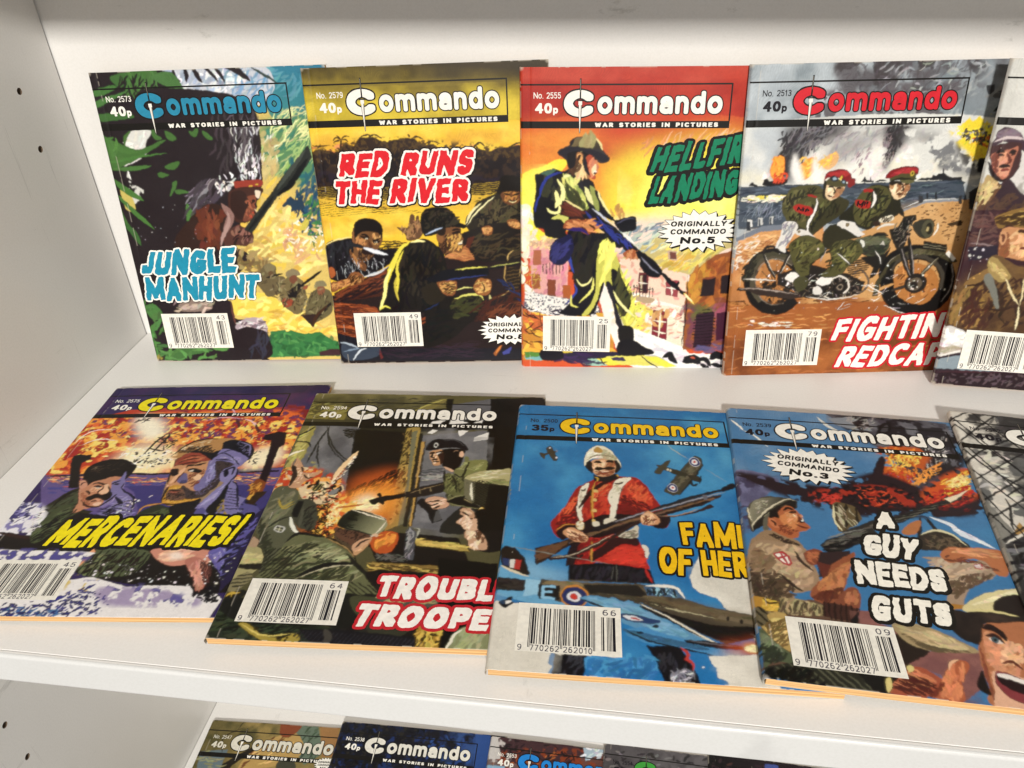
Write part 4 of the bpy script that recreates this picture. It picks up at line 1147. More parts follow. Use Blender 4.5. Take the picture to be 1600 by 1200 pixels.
'E': '''
g d0cfc8 d4d3cc -9,5 63,295
w c0bfb8 14 .7 -60,6 67,4 151,333 -20,339
p 4a2c34 -134,1198 -114,828 12,761 249,358 653,412 1058,1776 -6,1878
s d6d2cc 100,446 613,279 799,906 271,860 152,629
n a8a49c 7 .5 131,572 230,540 274,711 164,680
s 4a3440 -72,465 -18,429 13,393 15,358 45,333 86,336 124,355 151,389 241,427 212,470 136,431 63,405 3,435
s 6a5460 17,379 29,348 73,336 117,355 149,389 86,391 37,410
K 8a7884@.8 25 6 1 10 20 23,351 101,342 137,382 35,399
l d0c0c0 1.6 10,407 71,384 150,386
l 2a1c24 3 -71,465 -29,441 3,435
s 4a2c2c 0,450 27,421 129,403 153,444 162,535 113,609 50,576
s b8745a 13,477 35,455 98,439 128,424 136,459 127,501 126,551 109,595 69,597 39,555
K d89a7a 31 6 1.4 70 30 25,470 103,460 118,573 64,575
K 7a4436 28 5.2 1 70 30 13,477 50,462 64,575 37,548
l 2a1814 2 34,463 54,451 75,454
l 2a1814 2 97,460 114,451 131,452
l 3a2018 1.2 46,473 62,469 77,474
l 3a2018 1.2 106,470 118,464 131,466
l 6a3428 1.6 89,460 111,502 97,515
l 2a1612 2 65,534 92,524 118,529
l 8a3c30 1.4 76,550 97,544 118,546
l 2a1a1c 2 7,506 42,569 91,603 121,587
s b49a68 5,643 17,577 71,604 117,653 105,690 78,691 25,760 13,829 0,710
K 6a4a30 47 6.8 1.5 60 30 0,651 88,618 92,690 24,783
K d0b880 31 6 1.4 60 30 0,621 88,618 54,707 17,753
s 3c2830 78,691 123,594 172,628 223,670 341,708 380,854 107,869 27,828
K 5a4030@.8 47 7.5 1.5 50 30 54,707 210,670 274,815 55,826
p 3c2028 -10,764 316,748 407,1100 159,1116 29,1250 5,1108
w 5a3a38 8 .8 -6,781 120,758 165,1010 15,1045
K 6a4a44@.8 47 6.8 1.2 20 40 3,789 126,783 149,942 21,967
l 8a7474 1.2 16,945 87,946 161,959
l b0a0a4 .8 52,999 97,988 151,985
p 2a2030 13,967 159,950 173,1010 31,1044
d d8d0d4 12 .3 .9 5,968 153,959 140,1038 23,1045
s 8a6a34 109,809 126,783 181,755 267,734 346,747 372,845 266,851 186,838 148,857
K b89850 41 7.5 1.2 15 14 128,791 271,751 335,822 184,830
K 4a3418 38 7.5 1 15 14 115,800 273,759 337,830 155,840
s c08a5c 156,873 188,846 296,849 374,853 416,1012 311,1027 229,1015 181,1009 168,958
K e0b080 41 6.8 1.7 70 30 192,863 346,863 365,998 243,1005
K 8a5434 38 6 1.4 70 30 154,882 194,871 227,1006 179,1001
s c89468 157,916 156,873 184,876 197,914 182,949
l 6a3824 1.2 160,890 177,898 181,932
l 4a2a1c 2 240,869 262,864 287,871
l 7a3a2c 1.6 271,961 293,956 316,958
s 6e5230 136,1021 171,1001 251,1040 319,1062 418,1021 575,1619 277,1645 88,1661 1,1419 9,1234 71,1148 135,1082
w 8a6a3a 8 .9 -19,1254 139,1099 433,1081 526,1434 46,1472
w 4a3222 8 .9 -19,1254 143,1117 438,1098 526,1434 46,1472
K 9a7840@.8 63 9 2 75 20 -3,1253 77,1175 144,1188 179,1405 17,1418
K 4a2c22@.9 63 7.5 1.7 75 20 69,1211 176,1186 215,1421 66,1414
K 3c261c@.9 47 7.5 1.5 60 40 172,1168 330,1105 402,1388 227,1402
s 8a6a3a 37,1177 75,1130 142,1077 155,1098 122,1163 65,1193
e d0a050 81,1142 5,5
e d0a050 104,1112 5,5
l 3a2418 1.6 47,1186 124,1170 155,1098
s a08850 133,1038 158,1011 248,1092 265,1127 217,1156 147,1099
K c8b070 19 6 1.2 -40 20 140,1038 243,1102 228,1138 151,1081
s 7a7a70 132,1135 157,1107 207,1184 249,1290 237,1309 184,1221
l e0d0a0 1.2 241,1128 294,1214 347,1282
l e0d0a0 1 335,1122 349,1210 351,1282
l e8dcb0 1.2 347,1282 361,1355 364,1428
s 5a4028 281,1324 322,1293 343,1347 318,1376 290,1360
l 3a2418 1.4 190,1312 255,1316 322,1293
s d0ccc8 -11,1477 11,1428 72,1442 119,1466 124,1523 100,1563 -1,1601
K f0ece8 31 6 1.8 20 40 -1,1447 111,1467 118,1533 9,1571
K b0a890 22 6 1.5 20 30 -3,1553 95,1545 104,1582 -1,1601
p 8a98a0 -12,1631 112,1582 575,1619 589,1676 -6,1699
p 3a2830 -7,1616 112,1582 115,1596 -5,1638
p e0dcd4 0,1606 109,1567 112,1582 -1,1620
p 3a2830 -6,1697 127,1687 131,1702 -4,1715
p 2e1e24 -10,1719 589,1676 625,1810 -14,1780
K 5a4a50 79 3.8 1.2 20 50 -8,1729 592,1685 614,1771 -6,1779
''',
'F': '''
g 35295c 3a2c60 -61,8 61,256
w 4a2c5c 10 .8 -3,8 1371,-7 1283,327 20,328
w 28204c 12 .8 -3,8 1371,-7 1328,90 22,106
p c0401f 12,324 219,237 598,219 933,238 1275,220 1308,777 19,860 -44,710
w 5a2a60 8 .8 465,164 1328,90 1318,379 980,379 597,327
n 8a2430 6 .5 12,324 503,256 1275,220 1292,513 836,563 37,550
n e8702a 7 .47 9,328 831,256 1278,309 1329,747 43,830 -21,599
n f2a83a 6 .52 9,328 837,274 1277,344 1300,747 43,830 -21,599
n f8dc70 5 .56 39,346 640,327 1276,379 1284,762 43,830 41,599
n b02a24 5 .56 30,328 633,310 1282,362 1307,671 27,801 41,599
n 7a3a6a 3 .6 30,328 626,292 1257,274 1282,513 294,516
K f6b040@.9 106 3.5 1.1 35 40 24,381 1266,344 1285,593 25,647
K c83a24@.9 70 4.2 1.3 30 40 24,381 1266,344 1276,561 17,631
K f8e8a0@.9 60 3.5 0.98 30 40 263,449 1207,430 1271,717 189,724
K 6a2440@.8 53 3.5 0.7 30 30 18,346 1166,292 1170,480 83,517
S f8f0d8 3 274,310 424,327 518,448 477,548 364,483
S faf0c8 5 350,677 408,581 581,596 675,675 685,796 342,828
S f8ecc8 3 1068,703 1138,610 1259,609 1260,747 1098,793
K f8f4e8 53 4.2 0.7 30 60 340,614 649,612 693,766 407,798
l f6e8e0 .9 24,566 70,450 223,432
l f6e8e0 .9 75,583 151,525 275,541
l e8b0c0 1 708,362 813,327 947,345
l e8b0c0 1 728,274 824,238 899,327
l f0c8c8 1.2 947,345 1012,379 1071,464
l 5a2430 1.6 896,336 939,414 934,431
l 5a2430 1.6 1028,396 1071,464 1063,472
p 6a5a90 -13,838 342,828 599,826 743,840 1127,822 1308,777 1313,1016 1154,1174 183,1186
K e8a060 106 6.3 0.84 0 4 47,838 602,833 749,854 1297,806 1299,907 99,931
K f0c890 53 5.6 0.56 0 4 55,852 609,848 1282,821 1294,893 91,917
K d06048 46 5.6 0.7 0 4 47,838 645,840 1282,821 1303,921 107,945
K 4a4a8c 106 8.4 1.1 0 5 75,889 1276,864 1321,1043 167,1055
p 463f7c 472,935 778,925 1293,921 1347,1095 565,1130
l 2a1a20 1.4 13,848 346,837 602,832
L 2a1a20 1.2 525,838 700,833
L 2a1a20 1.2 1079,823 1288,806
d 2a1a20 40 .2 1 410,629 662,644 673,766 520,782
l 2a1a20 1.2 482,676 505,565 540,474
l 2a1a20 1.2 526,660 547,564 564,482
l 2a1a20 1 485,613 577,636 567,588
l 2a1a20 1 488,548 567,564 505,515
l 2a1a20 1 494,515 560,523 551,475
K 2a1a20 28 3.5 0.56 45 50 445,707 647,706 646,752 459,738
K 2a1a20 21 3.5 0.56 45 50 1067,642 1138,641 1152,748 1103,749
K 2a1a20 17 3.5 0.56 45 30 560,548 626,531 639,612 588,612
K 2a1a20 17 3.5 0.56 45 30 279,345 380,328 360,380 295,380
p 2a1f28 199,945 89,709 83,678 116,662 186,674 200,701 161,739 253,944
l 4a3a4a 1.4 121,740 216,930
p 2a1a20 1113,530 1118,497 1159,480 1186,467 1237,472 1252,586 1229,609 1251,907 1212,935 1183,641 1169,546 1138,546
s 8a4a20 1188,963 1185,879 1223,879 1255,921 1247,1044 1192,1018
K d09038 21 4.2 1.1 60 14 1165,908 1232,907 1243,1030 1192,1018
s d8a840 1195,997 1248,1017 1237,1070 1192,1044
p 2a2838 1187,1031 1256,1070 1254,1148 1186,1136
s 343020 128,1187 167,1055 231,958 299,958 366,1106 491,1131 424,1183
K 4a5038 53 7 1.3 40 20 159,1109 238,972 310,999 368,1184 183,1186
l 1c1a14 1.6 189,1095 214,1000 270,958
s 6a5a94 471,1092 476,942 556,969 606,1037 663,1180 424,1183 416,1132
K 8a84bc 38 6.3 1.1 30 20 453,1131 556,969 651,1155 461,1183
l 241c30 1.1 477,1025 559,1078 603,1090
l 241c30 1 447,1118 528,1091 618,1103
s 2a2036 496,1025 546,1051 578,1037 578,1077 540,1078
s c88a70 255,930 287,915 386,857 455,857 491,914 505,1025 471,1092 415,1093 375,1106 324,1080 282,999
K e0ac8c 35 5.6 1.3 30 30 272,944 414,914 446,1079 333,1080
s 8a7cb0 417,900 471,871 508,970 499,1052 471,1092 443,1092 448,1025 441,970
K a89cc8 21 4.9 1.1 70 20 433,914 482,914 493,1038 474,1079
s c88a6c 257,937 246,894 281,894 308,958 287,972
s 1c1420 240,873 220,784 270,723 366,711 449,738 492,783 487,842 448,842 423,914 364,893 319,901 301,944 275,901
l 6a5a6a .8 248,799 298,739 383,726
l 6a5a6a .8 272,829 319,761 426,753
l 6a5a6a .8 392,723 456,753 486,783
l 1c1018 1.8 332,936 356,926 389,943
l 1c1018 1.8 417,921 437,903 467,914
e 1c1018 365,950 14,8
e 1c1018 449,931 14,8
l 5a3028 1.2 398,943 397,998 431,1009
s 2a1a18 349,1046 365,1012 397,998 437,1012 467,1025 436,1039 391,1026 378,1056
l 6a3028 1.4 386,1064 409,1053 443,1063
l 2a1a18 .9 296,972 315,1026 378,1093
s 33382a 672,1180 714,1089 789,1088 972,1176
l c89048 1.4 666,1148 677,1090 778,1062
K 55603f 35 7 1.4 30 20 693,1167 794,1101 931,1164
s 2a1c24 844,1153 839,1075 960,1073 1035,1099 1018,1176
s 5f5a94 953,1126 1005,1019 1060,909 1108,936 1164,1045 1273,1096 1305,1222 1028,1226
K 8480b8 46 8.4 1.4 55 20 989,1125 1089,936 1199,1148 1032,1188
h 2a2440 .5 3 -10 1042,965 1127,964 1208,1148 1108,1149
K b09030 14 6.3 1.1 80 14 1061,1019 1099,1018 1136,1149 1108,1149
s 9c8468 688,706 738,781 705,796 712,883 722,954 750,1049 783,1075 882,1087 978,1047 1009,979 1022,909 1050,880 1044,779 1053,719 1078,673 1022,626 865,643
s c98a6c 707,825 732,766 796,751 867,780 936,910 901,993 817,1021 761,1022 726,940 722,883
K e8bc98 46 5.6 1.3 70 30 697,825 798,780 852,966 747,967
K 8a5040@.9 28 5.6 1.1 70 30 768,854 835,824 879,938 803,939
s 7c74ac 860,735 888,704 959,734 982,852 956,938 920,993 887,1007 912,924 914,853
K a29ccc 31 5.6 1.3 70 20 880,735 945,750 945,910 918,938
s 3c3038 929,735 994,719 1034,779 986,809 998,923 957,993 902,1021 866,1048 839,980 891,993 937,938 957,838
K 6a5a6a@.9 53 2.8 0.49 60 40 939,735 999,734 989,923 874,1021
s c89a34 742,1022 747,967 789,1022 860,1034 917,1034 876,1074 833,1081 783,1075
K e8c050 46 2.8 0.56 70 30 736,1009 836,1021 903,1047 803,1078
K 4a3020 24 2.8 0.42 70 30 749,995 868,1007 919,1040 815,1062
s 8a80b4 991,823 1019,764 1054,779 1074,866 1041,909 1007,881
l 3a3050 1.6 1021,866 1015,808 1044,794
s a05040 757,967 781,956 812,961 798,975
l 2a1818 1.2 760,976 788,973 810,967
s 8a4434 690,736 715,675 818,651 871,658 868,705 806,750 725,796
K b86450 31 6.3 0.98 12 14 700,736 851,658 852,689 728,781
l 2a1818 1 709,781 774,720 878,704
l 2a1818 1 701,690 776,674 864,668
s 8a84bc 884,720 896,642 1042,626 1078,673 1054,749 989,734 934,719
K a8a4d4 21 6.3 1.1 -10 20 891,658 1034,634 1033,719 911,712
l 3a3458 1.1 928,704 972,658 1037,642
s d8b888 665,675 684,596 778,547 886,531 974,546 916,587 917,673 845,643 750,659
K f0dcac 46 5.6 0.98 25 30 669,659 784,563 892,547 890,627
K 7a5a3a 31 4.9 0.7 25 30 689,659 842,579 906,642 845,643
s 1e1622 894,611 915,555 995,546 1069,586 1098,641 1093,718 1045,634 961,626 922,658
K 7a6a78 21 3.5 0.49 40 40 903,579 1059,586 1088,673 1047,642
l 1c1014 2.2 702,825 725,796 760,810
l 1c1014 2.2 778,781 809,758 877,780
e e8e0d0 728,828 16,9
e e8e0d0 837,804 18,11
e 1c1018 728,828 6,9
e 1c1018 839,804 7,11
l 5a2c24 1.6 760,810 762,911 810,932
l 3a2020 1.2 819,882 870,938 862,966
s 211a17 245,877 229,828 225,783 246,743 287,716 340,706 400,712 435,730 454,753 485,758 494,792 490,831 480,875 454,859 389,849 350,882 310,915 294,925
s c48a68 294,925 310,898 363,871 392,854 429,854 462,875 480,913 483,966 471,1018 450,1049 432,1085 399,1090 361,1070 336,1050 365,1100 349,1130 321,1136 312,1081 309,1040 281,979 290,947
s 8078a8 449,848 450,809 471,848 482,902 485,971 483,1013 469,1044 448,1059 435,1019 439,967 422,924 418,892 442,881
K e0b08c 28 2.8 0.7 40 30 308,947 367,925 400,946 376,972 335,978
K a86848 28 3.5 0.7 60 30 290,989 324,999 387,1080 351,1081
s e8bc98 386,925 399,914 422,946 435,988 401,993 378,983 388,967
s d0987c 246,926 237,888 257,883 283,904 293,931 283,947 267,952
l 3a201a .6 257,926 257,904 273,899
l 1c1412 .9 319,917 342,904 382,917 399,914
l 1c1412 1 422,916 438,903 460,886
s 3a2824 332,936 345,925 377,930 369,943 346,941
s e0d0c0 348,945 361,941 376,943 366,951
s 2a2430 432,922 445,911 465,913 455,924
l 5a3020 .8 386,925 390,956 376,972 383,993
l 2a1814 .8 408,930 436,967 437,993
s 241a16 341,1035 340,1017 372,993 404,998 423,993 444,977 462,998 462,1029 448,1044 419,1029 388,1024 363,1040
l 5a2c22 .8 374,1055 398,1045 430,1044
s dca080 393,1034 409,1032 424,1039 411,1050
s e8c0a4 396,1070 415,1057 437,1064 432,1085 411,1085
l 2a1814 .9 307,973 324,978 339,999
l 2a1814 .8 314,1035 356,1075 400,1093 435,1090 465,1049 488,992 486,902
K 5a4636 17 4.2 0.35 20 20 236,783 300,742 414,742 406,804 309,838
K 8a7a60 8 2.8 0.35 30 14 248,800 261,771 270,760 278,805
s 8078a8 480,945 512,966 571,1007 609,1058 628,1122 626,1171 441,1173 468,1129 501,1079 488,1008
K a098c4 28 4.9 0.7 30 20 498,997 593,1048 618,1147 499,1148
l 1c1626 .9 484,945 524,976 583,1017 611,1063 627,1137
s 1c1626 491,1018 512,1028 546,1053 555,1073 529,1064
l 1c1626 .9 548,1058 572,1048 594,1043
l 1c1626 .8 508,1094 534,1074 554,1063
h 241c34 .3 2.2 -15 454,1099 606,1068 622,1156 460,1168
K 1c1626 21 3.5 0.56 30 20 461,1129 510,1099 546,1128 525,1158
p 211a17 204,948 88,697 83,674 122,659 144,685 181,667 198,696 153,717 247,942
s b88a52 646,691 678,678 656,613 704,573 782,533 866,526 954,532 1006,559 979,605 904,632 880,658 887,722 805,658 735,652 703,698
K f0e4c0 24 3.5 0.35 20 24 648,627 738,573 811,539 871,539 810,606 741,646
K 2a1c18 77 3.5 0.42 30 30 659,653 740,600 852,606 885,671 805,658
s 1e1822 895,722 878,652 914,625 902,566 948,539 1029,565 1076,592 1101,644 1097,708 1064,683 990,638 919,625 904,677
K 7a7498 21 2.8 0.42 50 30 958,546 1072,592 1097,683 1060,670
l 8a84b0 1 997,559 1065,598 1087,689
s 837cae 895,722 904,677 918,622 990,638 1085,695 1079,739 1059,777 1034,765 1005,727 937,722
K a49ecb 21 4.9 0.7 -15 20 906,684 1068,695 1055,752 995,721
l 2a2440 .7 896,690 926,658 992,690 1059,764
l 2a2440 .6 914,658 971,632
l 2a2440 .6 898,719 959,715 1017,727
s 9c4834 709,754 710,685 737,659 794,652 859,690 895,722 856,728 803,741 753,760
K c87850 21 4.2 0.56 14 14 718,735 779,678 855,703 779,741
l 3a1a16 .7 711,748 752,716 822,703
l 3a1a16 .7 716,761 787,741 867,735
l 3a1a16 .6 720,710 764,684 815,684
s c89468 705,834 698,798 720,760 778,760 856,728 881,728 899,796 903,851 888,916 884,968 859,985 825,940 773,929 723,923 717,882
s 7d76a6 881,728 920,722 956,796 966,868 951,915 933,950 892,968 872,916 895,851 890,796
K a09ac8 24 4.2 0.84 70 16 888,734 921,734 957,856 928,916
K 8a4a34 35 3.5 0.7 60 24 812,846 882,796 895,892 870,951
s ecc49c 845,869 858,839 880,845 888,875 868,887
s e4b48c 756,797 769,779 773,809 763,876 746,911 733,906 741,852
s 6e6794 766,894 771,846 792,828 822,881 818,911 780,908
K 4a4468 14 2.8 0.56 40 24 785,899 807,875 822,911 794,911
s 2a1a18 698,816 701,795 735,797 746,834 733,852 716,846
l 1c1214 1.2 771,785 780,766 827,760 869,741
s 1c1418 788,797 822,788 864,803 867,821 835,821 804,815
s ddd2c4 800,806 825,797 824,815 808,816
e 1c1418 836,804 11,14
l 1c1418 .9 698,798 705,834 724,917
l 6a3426 .8 779,815 763,876 758,911
s c8942e 744,941 778,923 815,934 831,963 872,997 925,1013 945,1024 904,1058 831,1070 773,1070 752,1054 738,998
s 4a3c3c 813,928 850,951 894,974 938,945 959,850 917,734 985,740 1024,758 983,814 983,892 969,984 937,1024 862,1030 778,998 820,986
K 1c1618 123 1.4 0.35 60 40 813,928 897,979 961,844 927,740 1014,752 982,868 958,996 867,1025 789,1014
K 8a80a4 53 1.4 0.28 60 40 897,979 961,844 982,868 958,996 908,1008
K e0b048 42 2.1 0.35 70 30 753,1032 815,1031 916,1030 896,1058 792,1070
K 3a2418 35 2.1 0.28 80 24 752,1020 847,1014 916,1030 822,1048 765,1043
s 7a5a48 752,998 753,964 782,952 824,957 852,997 863,1033 821,1045 772,1031
K 2a2020 88 1.7 0.35 70 30 752,998 792,975 852,997 863,1033 777,1034
K d8a848 28 2.1 0.42 70 24 751,958 783,934 813,940 797,957
l 1c1214 1 750,1054 740,992 739,935
l 1c1214 1 761,1070 832,1072 909,1052 945,1024
l 1c1214 .9 646,691 705,577 783,534 866,527
l 1c1214 .8 802,652 810,606 845,586
l 1c1214 .8 769,652 787,613 822,593
s 1c1418 743,652 778,633 844,652 880,658 893,715 861,697 796,658
s a8604c 756,975 776,966 805,969 821,969 806,980 781,986
l 2a1214 .9 757,972 786,969 818,972
l 5a2a24 .8 770,989 801,997 822,991
s 8b84b4 990,880 981,820 994,789 1035,768 1057,783 1070,843 1052,885 1027,903
l 1c1626 1 985,820 1004,796 1037,783 1046,844
s 1c1626 995,814 1011,802 1027,838 1014,856
l 1c1626 .8 1059,789 1072,849 1050,891
s 8b84b4 944,1101 967,1041 1004,950 1038,891 1046,891 1047,961 1033,1029 1006,1111 988,1095
K aaa4cc 21 5.6 0.7 50 14 961,1085 1012,973 1039,915 1017,1029
s 1e1a1c 831,1135 815,1086 896,1058 947,1030 944,1101 898,1139
s 1e1a1c 1006,1111 1033,1029 1050,903 1062,903 1075,995 1068,1083 1054,1148
K 8a7a30 17 3.5 0.56 60 20 1060,1083 1071,1028 1110,1105 1072,1137
s 837cae 1058,891 1102,926 1130,994 1161,1016 1187,1027 1168,1082 1174,1147 1129,1147 1079,1050
h 241c34 .35 2 -8 1059,972 1116,954 1167,1104 1106,1105
l 1c1626 .9 1062,891 1104,932 1167,1104
p 8a84b8 -43,1189 -17,1050 118,1062 173,1223 92,1295 15,1284
n e8e6ec 3 .42 -49,1238 -28,1063 157,1100 237,1305 9,1331
K 463f7c 31 3.5 1.1 30 40 -31,1089 67,1036 114,1150 43,1212
p 211a17 22,1296 196,1293 357,1135 646,1181 1029,1176 1253,1324 1376,1568 1325,1648 1135,1661 611,1561 284,1417 85,1398
s 4a5236 189,1282 220,1099 295,1085 312,1185 293,1280 246,1350
K 5a6344 42 6.3 1.4 45 20 185,1258 277,1085 307,1209 248,1339
K 1a1714 53 6.3 0.84 50 20 196,1293 288,1073 372,1232 269,1361
l 3a2420 2.4 8,1273 109,1295 209,1316
s 5a6244 546,1499 574,1390 698,1366 851,1408 827,1536 724,1559 590,1551
K 788058 35 7.7 1.4 50 20 552,1478 635,1412 654,1550 590,1551
h 1a1812 .6 3 80 519,1413 835,1408 847,1546 590,1551
K 2a2018 42 6.3 1.1 60 20 546,1435 825,1387 847,1546 606,1551
p e4a070 546,1499 580,1401 556,1380 525,1489
s d0907a 847,1397 904,1374 1091,1383 1157,1403 1148,1489 1063,1480 986,1492 916,1461
K ecbca0 31 7 1.7 10 14 866,1403 1068,1388 1050,1448 940,1461
S f4e0d0 .8 947,1418 992,1406 1021,1438 977,1450
s b87868 1038,1459 1103,1437 1172,1510 1194,1611 1170,1651 1123,1572
K d89c88 24 7.7 1.1 -70 12 1059,1470 1120,1458 1186,1611 1154,1631
K 5a3430 24 6.3 0.7 -70 12 1107,1448 1188,1509 1201,1631
s 6c64a8 1132,1404 1207,1359 1294,1445 1281,1569 1227,1529
K 8c86c0 21 7 1.4 -60 14 1148,1404 1223,1381 1276,1487 1243,1529
p 2e2648 1195,1325 1276,1136 1309,1074 1349,1148 1296,1401 1305,1569 1271,1649
K 6a64a8 24 7 1.4 60 20 1208,1291 1297,1148 1289,1380
p e8e4e2 44,1387 254,1395 513,1402 585,1412 541,1457 541,1582 643,1560 832,1618 938,1606 1123,1612 1174,1660 1255,1649 1300,1687 1280,1799 221,1798
n 5a5498 3 .5 51,1398 290,1384 535,1413 538,1467 98,1475
n 6a62a0 3 .55 541,1582 958,1615 1162,1689 1085,1729 750,1678
n a89ab8 5 .5 721,1620 1131,1651 1199,1727 932,1732 769,1716
n d8c070 3 .6 514,1562 659,1560 693,1660 583,1662
K 3a3a8a 88 3.5 1.1 40 30 552,1662 680,1600 787,1754 725,1783 301,1801 249,1717 458,1722
K 4a74a4 53 3.5 0.84 30 30 266,1745 570,1739 648,1784 301,1801
K 2e2c70 70 2.8 0.98 30 40 243,1707 565,1701 662,1660 766,1773 301,1801
d e8e4e2 60 .2 .9 557,1456 868,1483 1103,1542 1115,1612 669,1580
d e8e4e2 50 .2 .8 1111,1437 1253,1324 1300,1508 1247,1649 1186,1631
d e8e4e2 60 .2 .8 423,1393 524,1391 535,1057 692,1004 593,1181
K e8e4e2 35 3.5 0.7 30 40 121,1162 157,1100 219,1258 172,1282
d 4a4488 40 .3 1 594,1622 781,1677 816,1781 689,1774
K 1c161c 53 3.5 0.98 30 40 1139,1651 1241,1610 1284,1687 1238,1707
d 1c161c 20 .3 1 1139,1651 1248,1630 1288,1697 1230,1707
K 6a64a8 46 7 1.1 50 18 1073,1223 1251,1112 1272,1380 1258,1570 1156,1425
K 1e1a2c 28 5.6 0.98 50 18 1124,1292 1245,1149 1271,1423 1264,1610
p 3c2a18 1223,973 1277,972 1239,1075 1199,1063
''',
'G': '''
g 6a6440 5a5638 -19,32 301,1227
w 8a8250 12 .8 -25,52 750,3 644,681 51,986
w 3c3a26 14 .8 -25,52 534,30 357,238 12,269
p 74757a 51,371 85,302 326,292 369,585 387,918 248,924 77,820
p 6f6f74 44,268 259,277 354,325 379,538 405,918 299,867 92,597
w 8a8a8c 10 .8 58,320 333,326 399,890 175,759
w 55555a 10 .7 58,320 333,326 399,890 175,759
p a39a52 14,407 58,320 89,319 92,597 63,704 23,736
K c0b86a 39 5.9 1.3 60 20 13,423 67,354 76,613 35,675
p 4a4630 3,234 318,258 333,326 14,304
p 8a8040 -26,89 248,135 234,261 8,252
K 55502f 47 5.9 1.3 15 10 -20,70 262,97 251,243 18,252
K a09a58 31 5.2 0.91 15 10 -20,70 227,135 226,226 14,234
n b0a860 6 .55 -44,679 79,550 204,757 81,931
l 2a2a26 .9 152,316 203,481 270,589
l 2a2a26 .9 168,316 139,468 118,657
l 2a2a26 .9 169,384 245,528 363,647
l 2a2a26 .7 140,435 157,578 200,684
l 2a2a26 .7 253,559 347,663 376,706
l 2a2a26 .9 -7,424 51,371 89,319
l 2a2a26 .7 -8,457 78,470 111,517
K 1c1a14 39 5.9 0.65 5 12 254,346 351,360 348,443 280,413
p 191614 320,361 375,325 619,349 618,528 615,682 626,797 387,918
p 2e2c20 318,258 588,158 1064,103 1081,322 622,366 349,351
K 4a4836 59 7.8 0.78 12 10 275,59 752,22 673,226 360,256
p 1c1a18 318,258 1075,245 1071,324 335,336
p 8a8048 620,157 755,41 820,38 670,209
l b8b060 1.4 612,175 697,99 798,35
p 1a1816 1059,29 1394,-2 1253,1227 1065,1235 1071,693
p 747478 678,397 1061,332 1071,693 1032,1073 896,1123 752,1104
w 8e8e90 9 .8 691,413 1052,349 1014,1074 757,1085
w 5c5c60 9 .7 691,413 1052,349 1014,1074 757,1085
K a0a0a0@.7 39 5.2 0.78 0 6 741,677 874,656 868,759 744,764
p 6c6c70 837,94 1059,29 1070,246 844,237
p e8e6e0 717,311 741,259 823,238 787,291
p e8e6e0 839,289 858,183 945,198 919,252 952,268
p e8e6e0 973,267 1032,230 1025,265
p e8e6e0 897,338 959,336 913,396
p e8e6e0 995,393 1068,348 1073,414 989,434
p e8e6e0 726,370 752,335 784,343 757,377
p 2a2820 798,39 836,38 844,237 812,238
p a8904a 606,333 683,295 711,794 704,1087 634,1140 623,988 625,740
K c8a858 79 5.2 1.2 80 14 625,740 668,526 691,959 647,1115
K 5a4a28 79 4.5 0.78 80 14 591,367 673,364 692,795 678,1089
d 2a2016 50 .2 .9 591,367 648,398 682,906 642,1090
p 7c7c60 642,365 670,347 697,823 713,1087 689,1101 683,795
p 2a281e 686,380 705,371 728,904 734,1105 716,1106 706,794
p c09a50 706,445 731,444 743,876 759,1098 743,1098 729,849
l 2a2418 1 729,428 747,876 758,1098
S c05a18 4 387,918 409,763 615,682 626,797 642,1090 446,1098 294,1203 224,1108
K 1c1410@.9 119 5.2 0.52 60 12 393,863 615,682 630,769 402,945
K e89028 79 5.2 0.65 60 14 399,890 616,740 631,881 417,971
S f0a030 4 374,946 483,845 631,825 646,1013 525,1044 357,1102
S faf0d0 3 448,943 492,887 556,925 550,991 460,995
K fae8b0 79 5.9 0.91 10 30 362,973 532,899 569,991 384,1025
K f6c860 79 4.5 0.91 20 60 307,975 461,915 459,1073 340,1103
n e07028 3 .46 201,926 374,864 464,1098 402,1211 309,1191
n f2c050 3 .52 201,926 374,864 464,1098 402,1211 309,1191
K 1c1614 119 3.9 0.65 40 60 209,953 334,934 384,1211 279,1180
K f8e0a0 59 3.2 0.78 40 60 313,921 399,971 393,1101 352,1152
s e0c8a0 23,736 58,690 156,686 214,757 290,754 320,796 368,836 350,920 267,964 174,927 127,860 26,906 -10,852
n c84820 3 .45 -15,707 185,684 358,794 350,920 220,925 17,906
n f0a848 3 .52 -54,709 189,699 358,794 350,920 172,886 8,907
K f6e0b0 59 2.6 0.78 40 60 149,803 335,781 368,919 201,926
K 1c1614 51 3.9 0.91 30 60 158,802 332,767 374,946 227,952
K c03a18 35 3.9 0.91 40 60 -5,707 199,699 195,758 22,765
p 2a2a24 198,843 227,807 258,810 249,855 215,871
h c0b060 .5 1.6 70 198,843 227,807 258,810 249,855 215,871
p 8a8a88 293,881 314,852 349,837 340,879 306,894
l f0d0a0 3.4 291,797 321,679 379,538
K f8f0d8 31 2.6 0.65 45 30 285,811 331,678 379,538 366,662 320,796
K c07030 23 2.6 0.52 45 30 295,811 344,648 369,585 329,752
l f0e8d0 1.6 -32,617 24,568 85,534
l c87028 1.4 356,986 436,970 497,954
s 4a4a3c 126,956 201,926 262,977 293,1130 222,1133 152,1047
p 1c1a18 150,1008 159,941 188,940 187,1059 158,1053
K 2a2824 27 5.2 0.65 60 14 176,968 262,977 278,1143 216,1146
l 5a5a4a 1.6 198,980 213,1133
p 221c18 511,927 569,897 703,864 716,884 594,930 590,957 567,938 553,958 529,953
s 221c18 550,877 564,870 572,894 558,900
p 2a2420 693,858 881,787 911,800 897,842 717,888
h 5a5048 .5 2.6 70 693,858 881,794 904,828 716,884
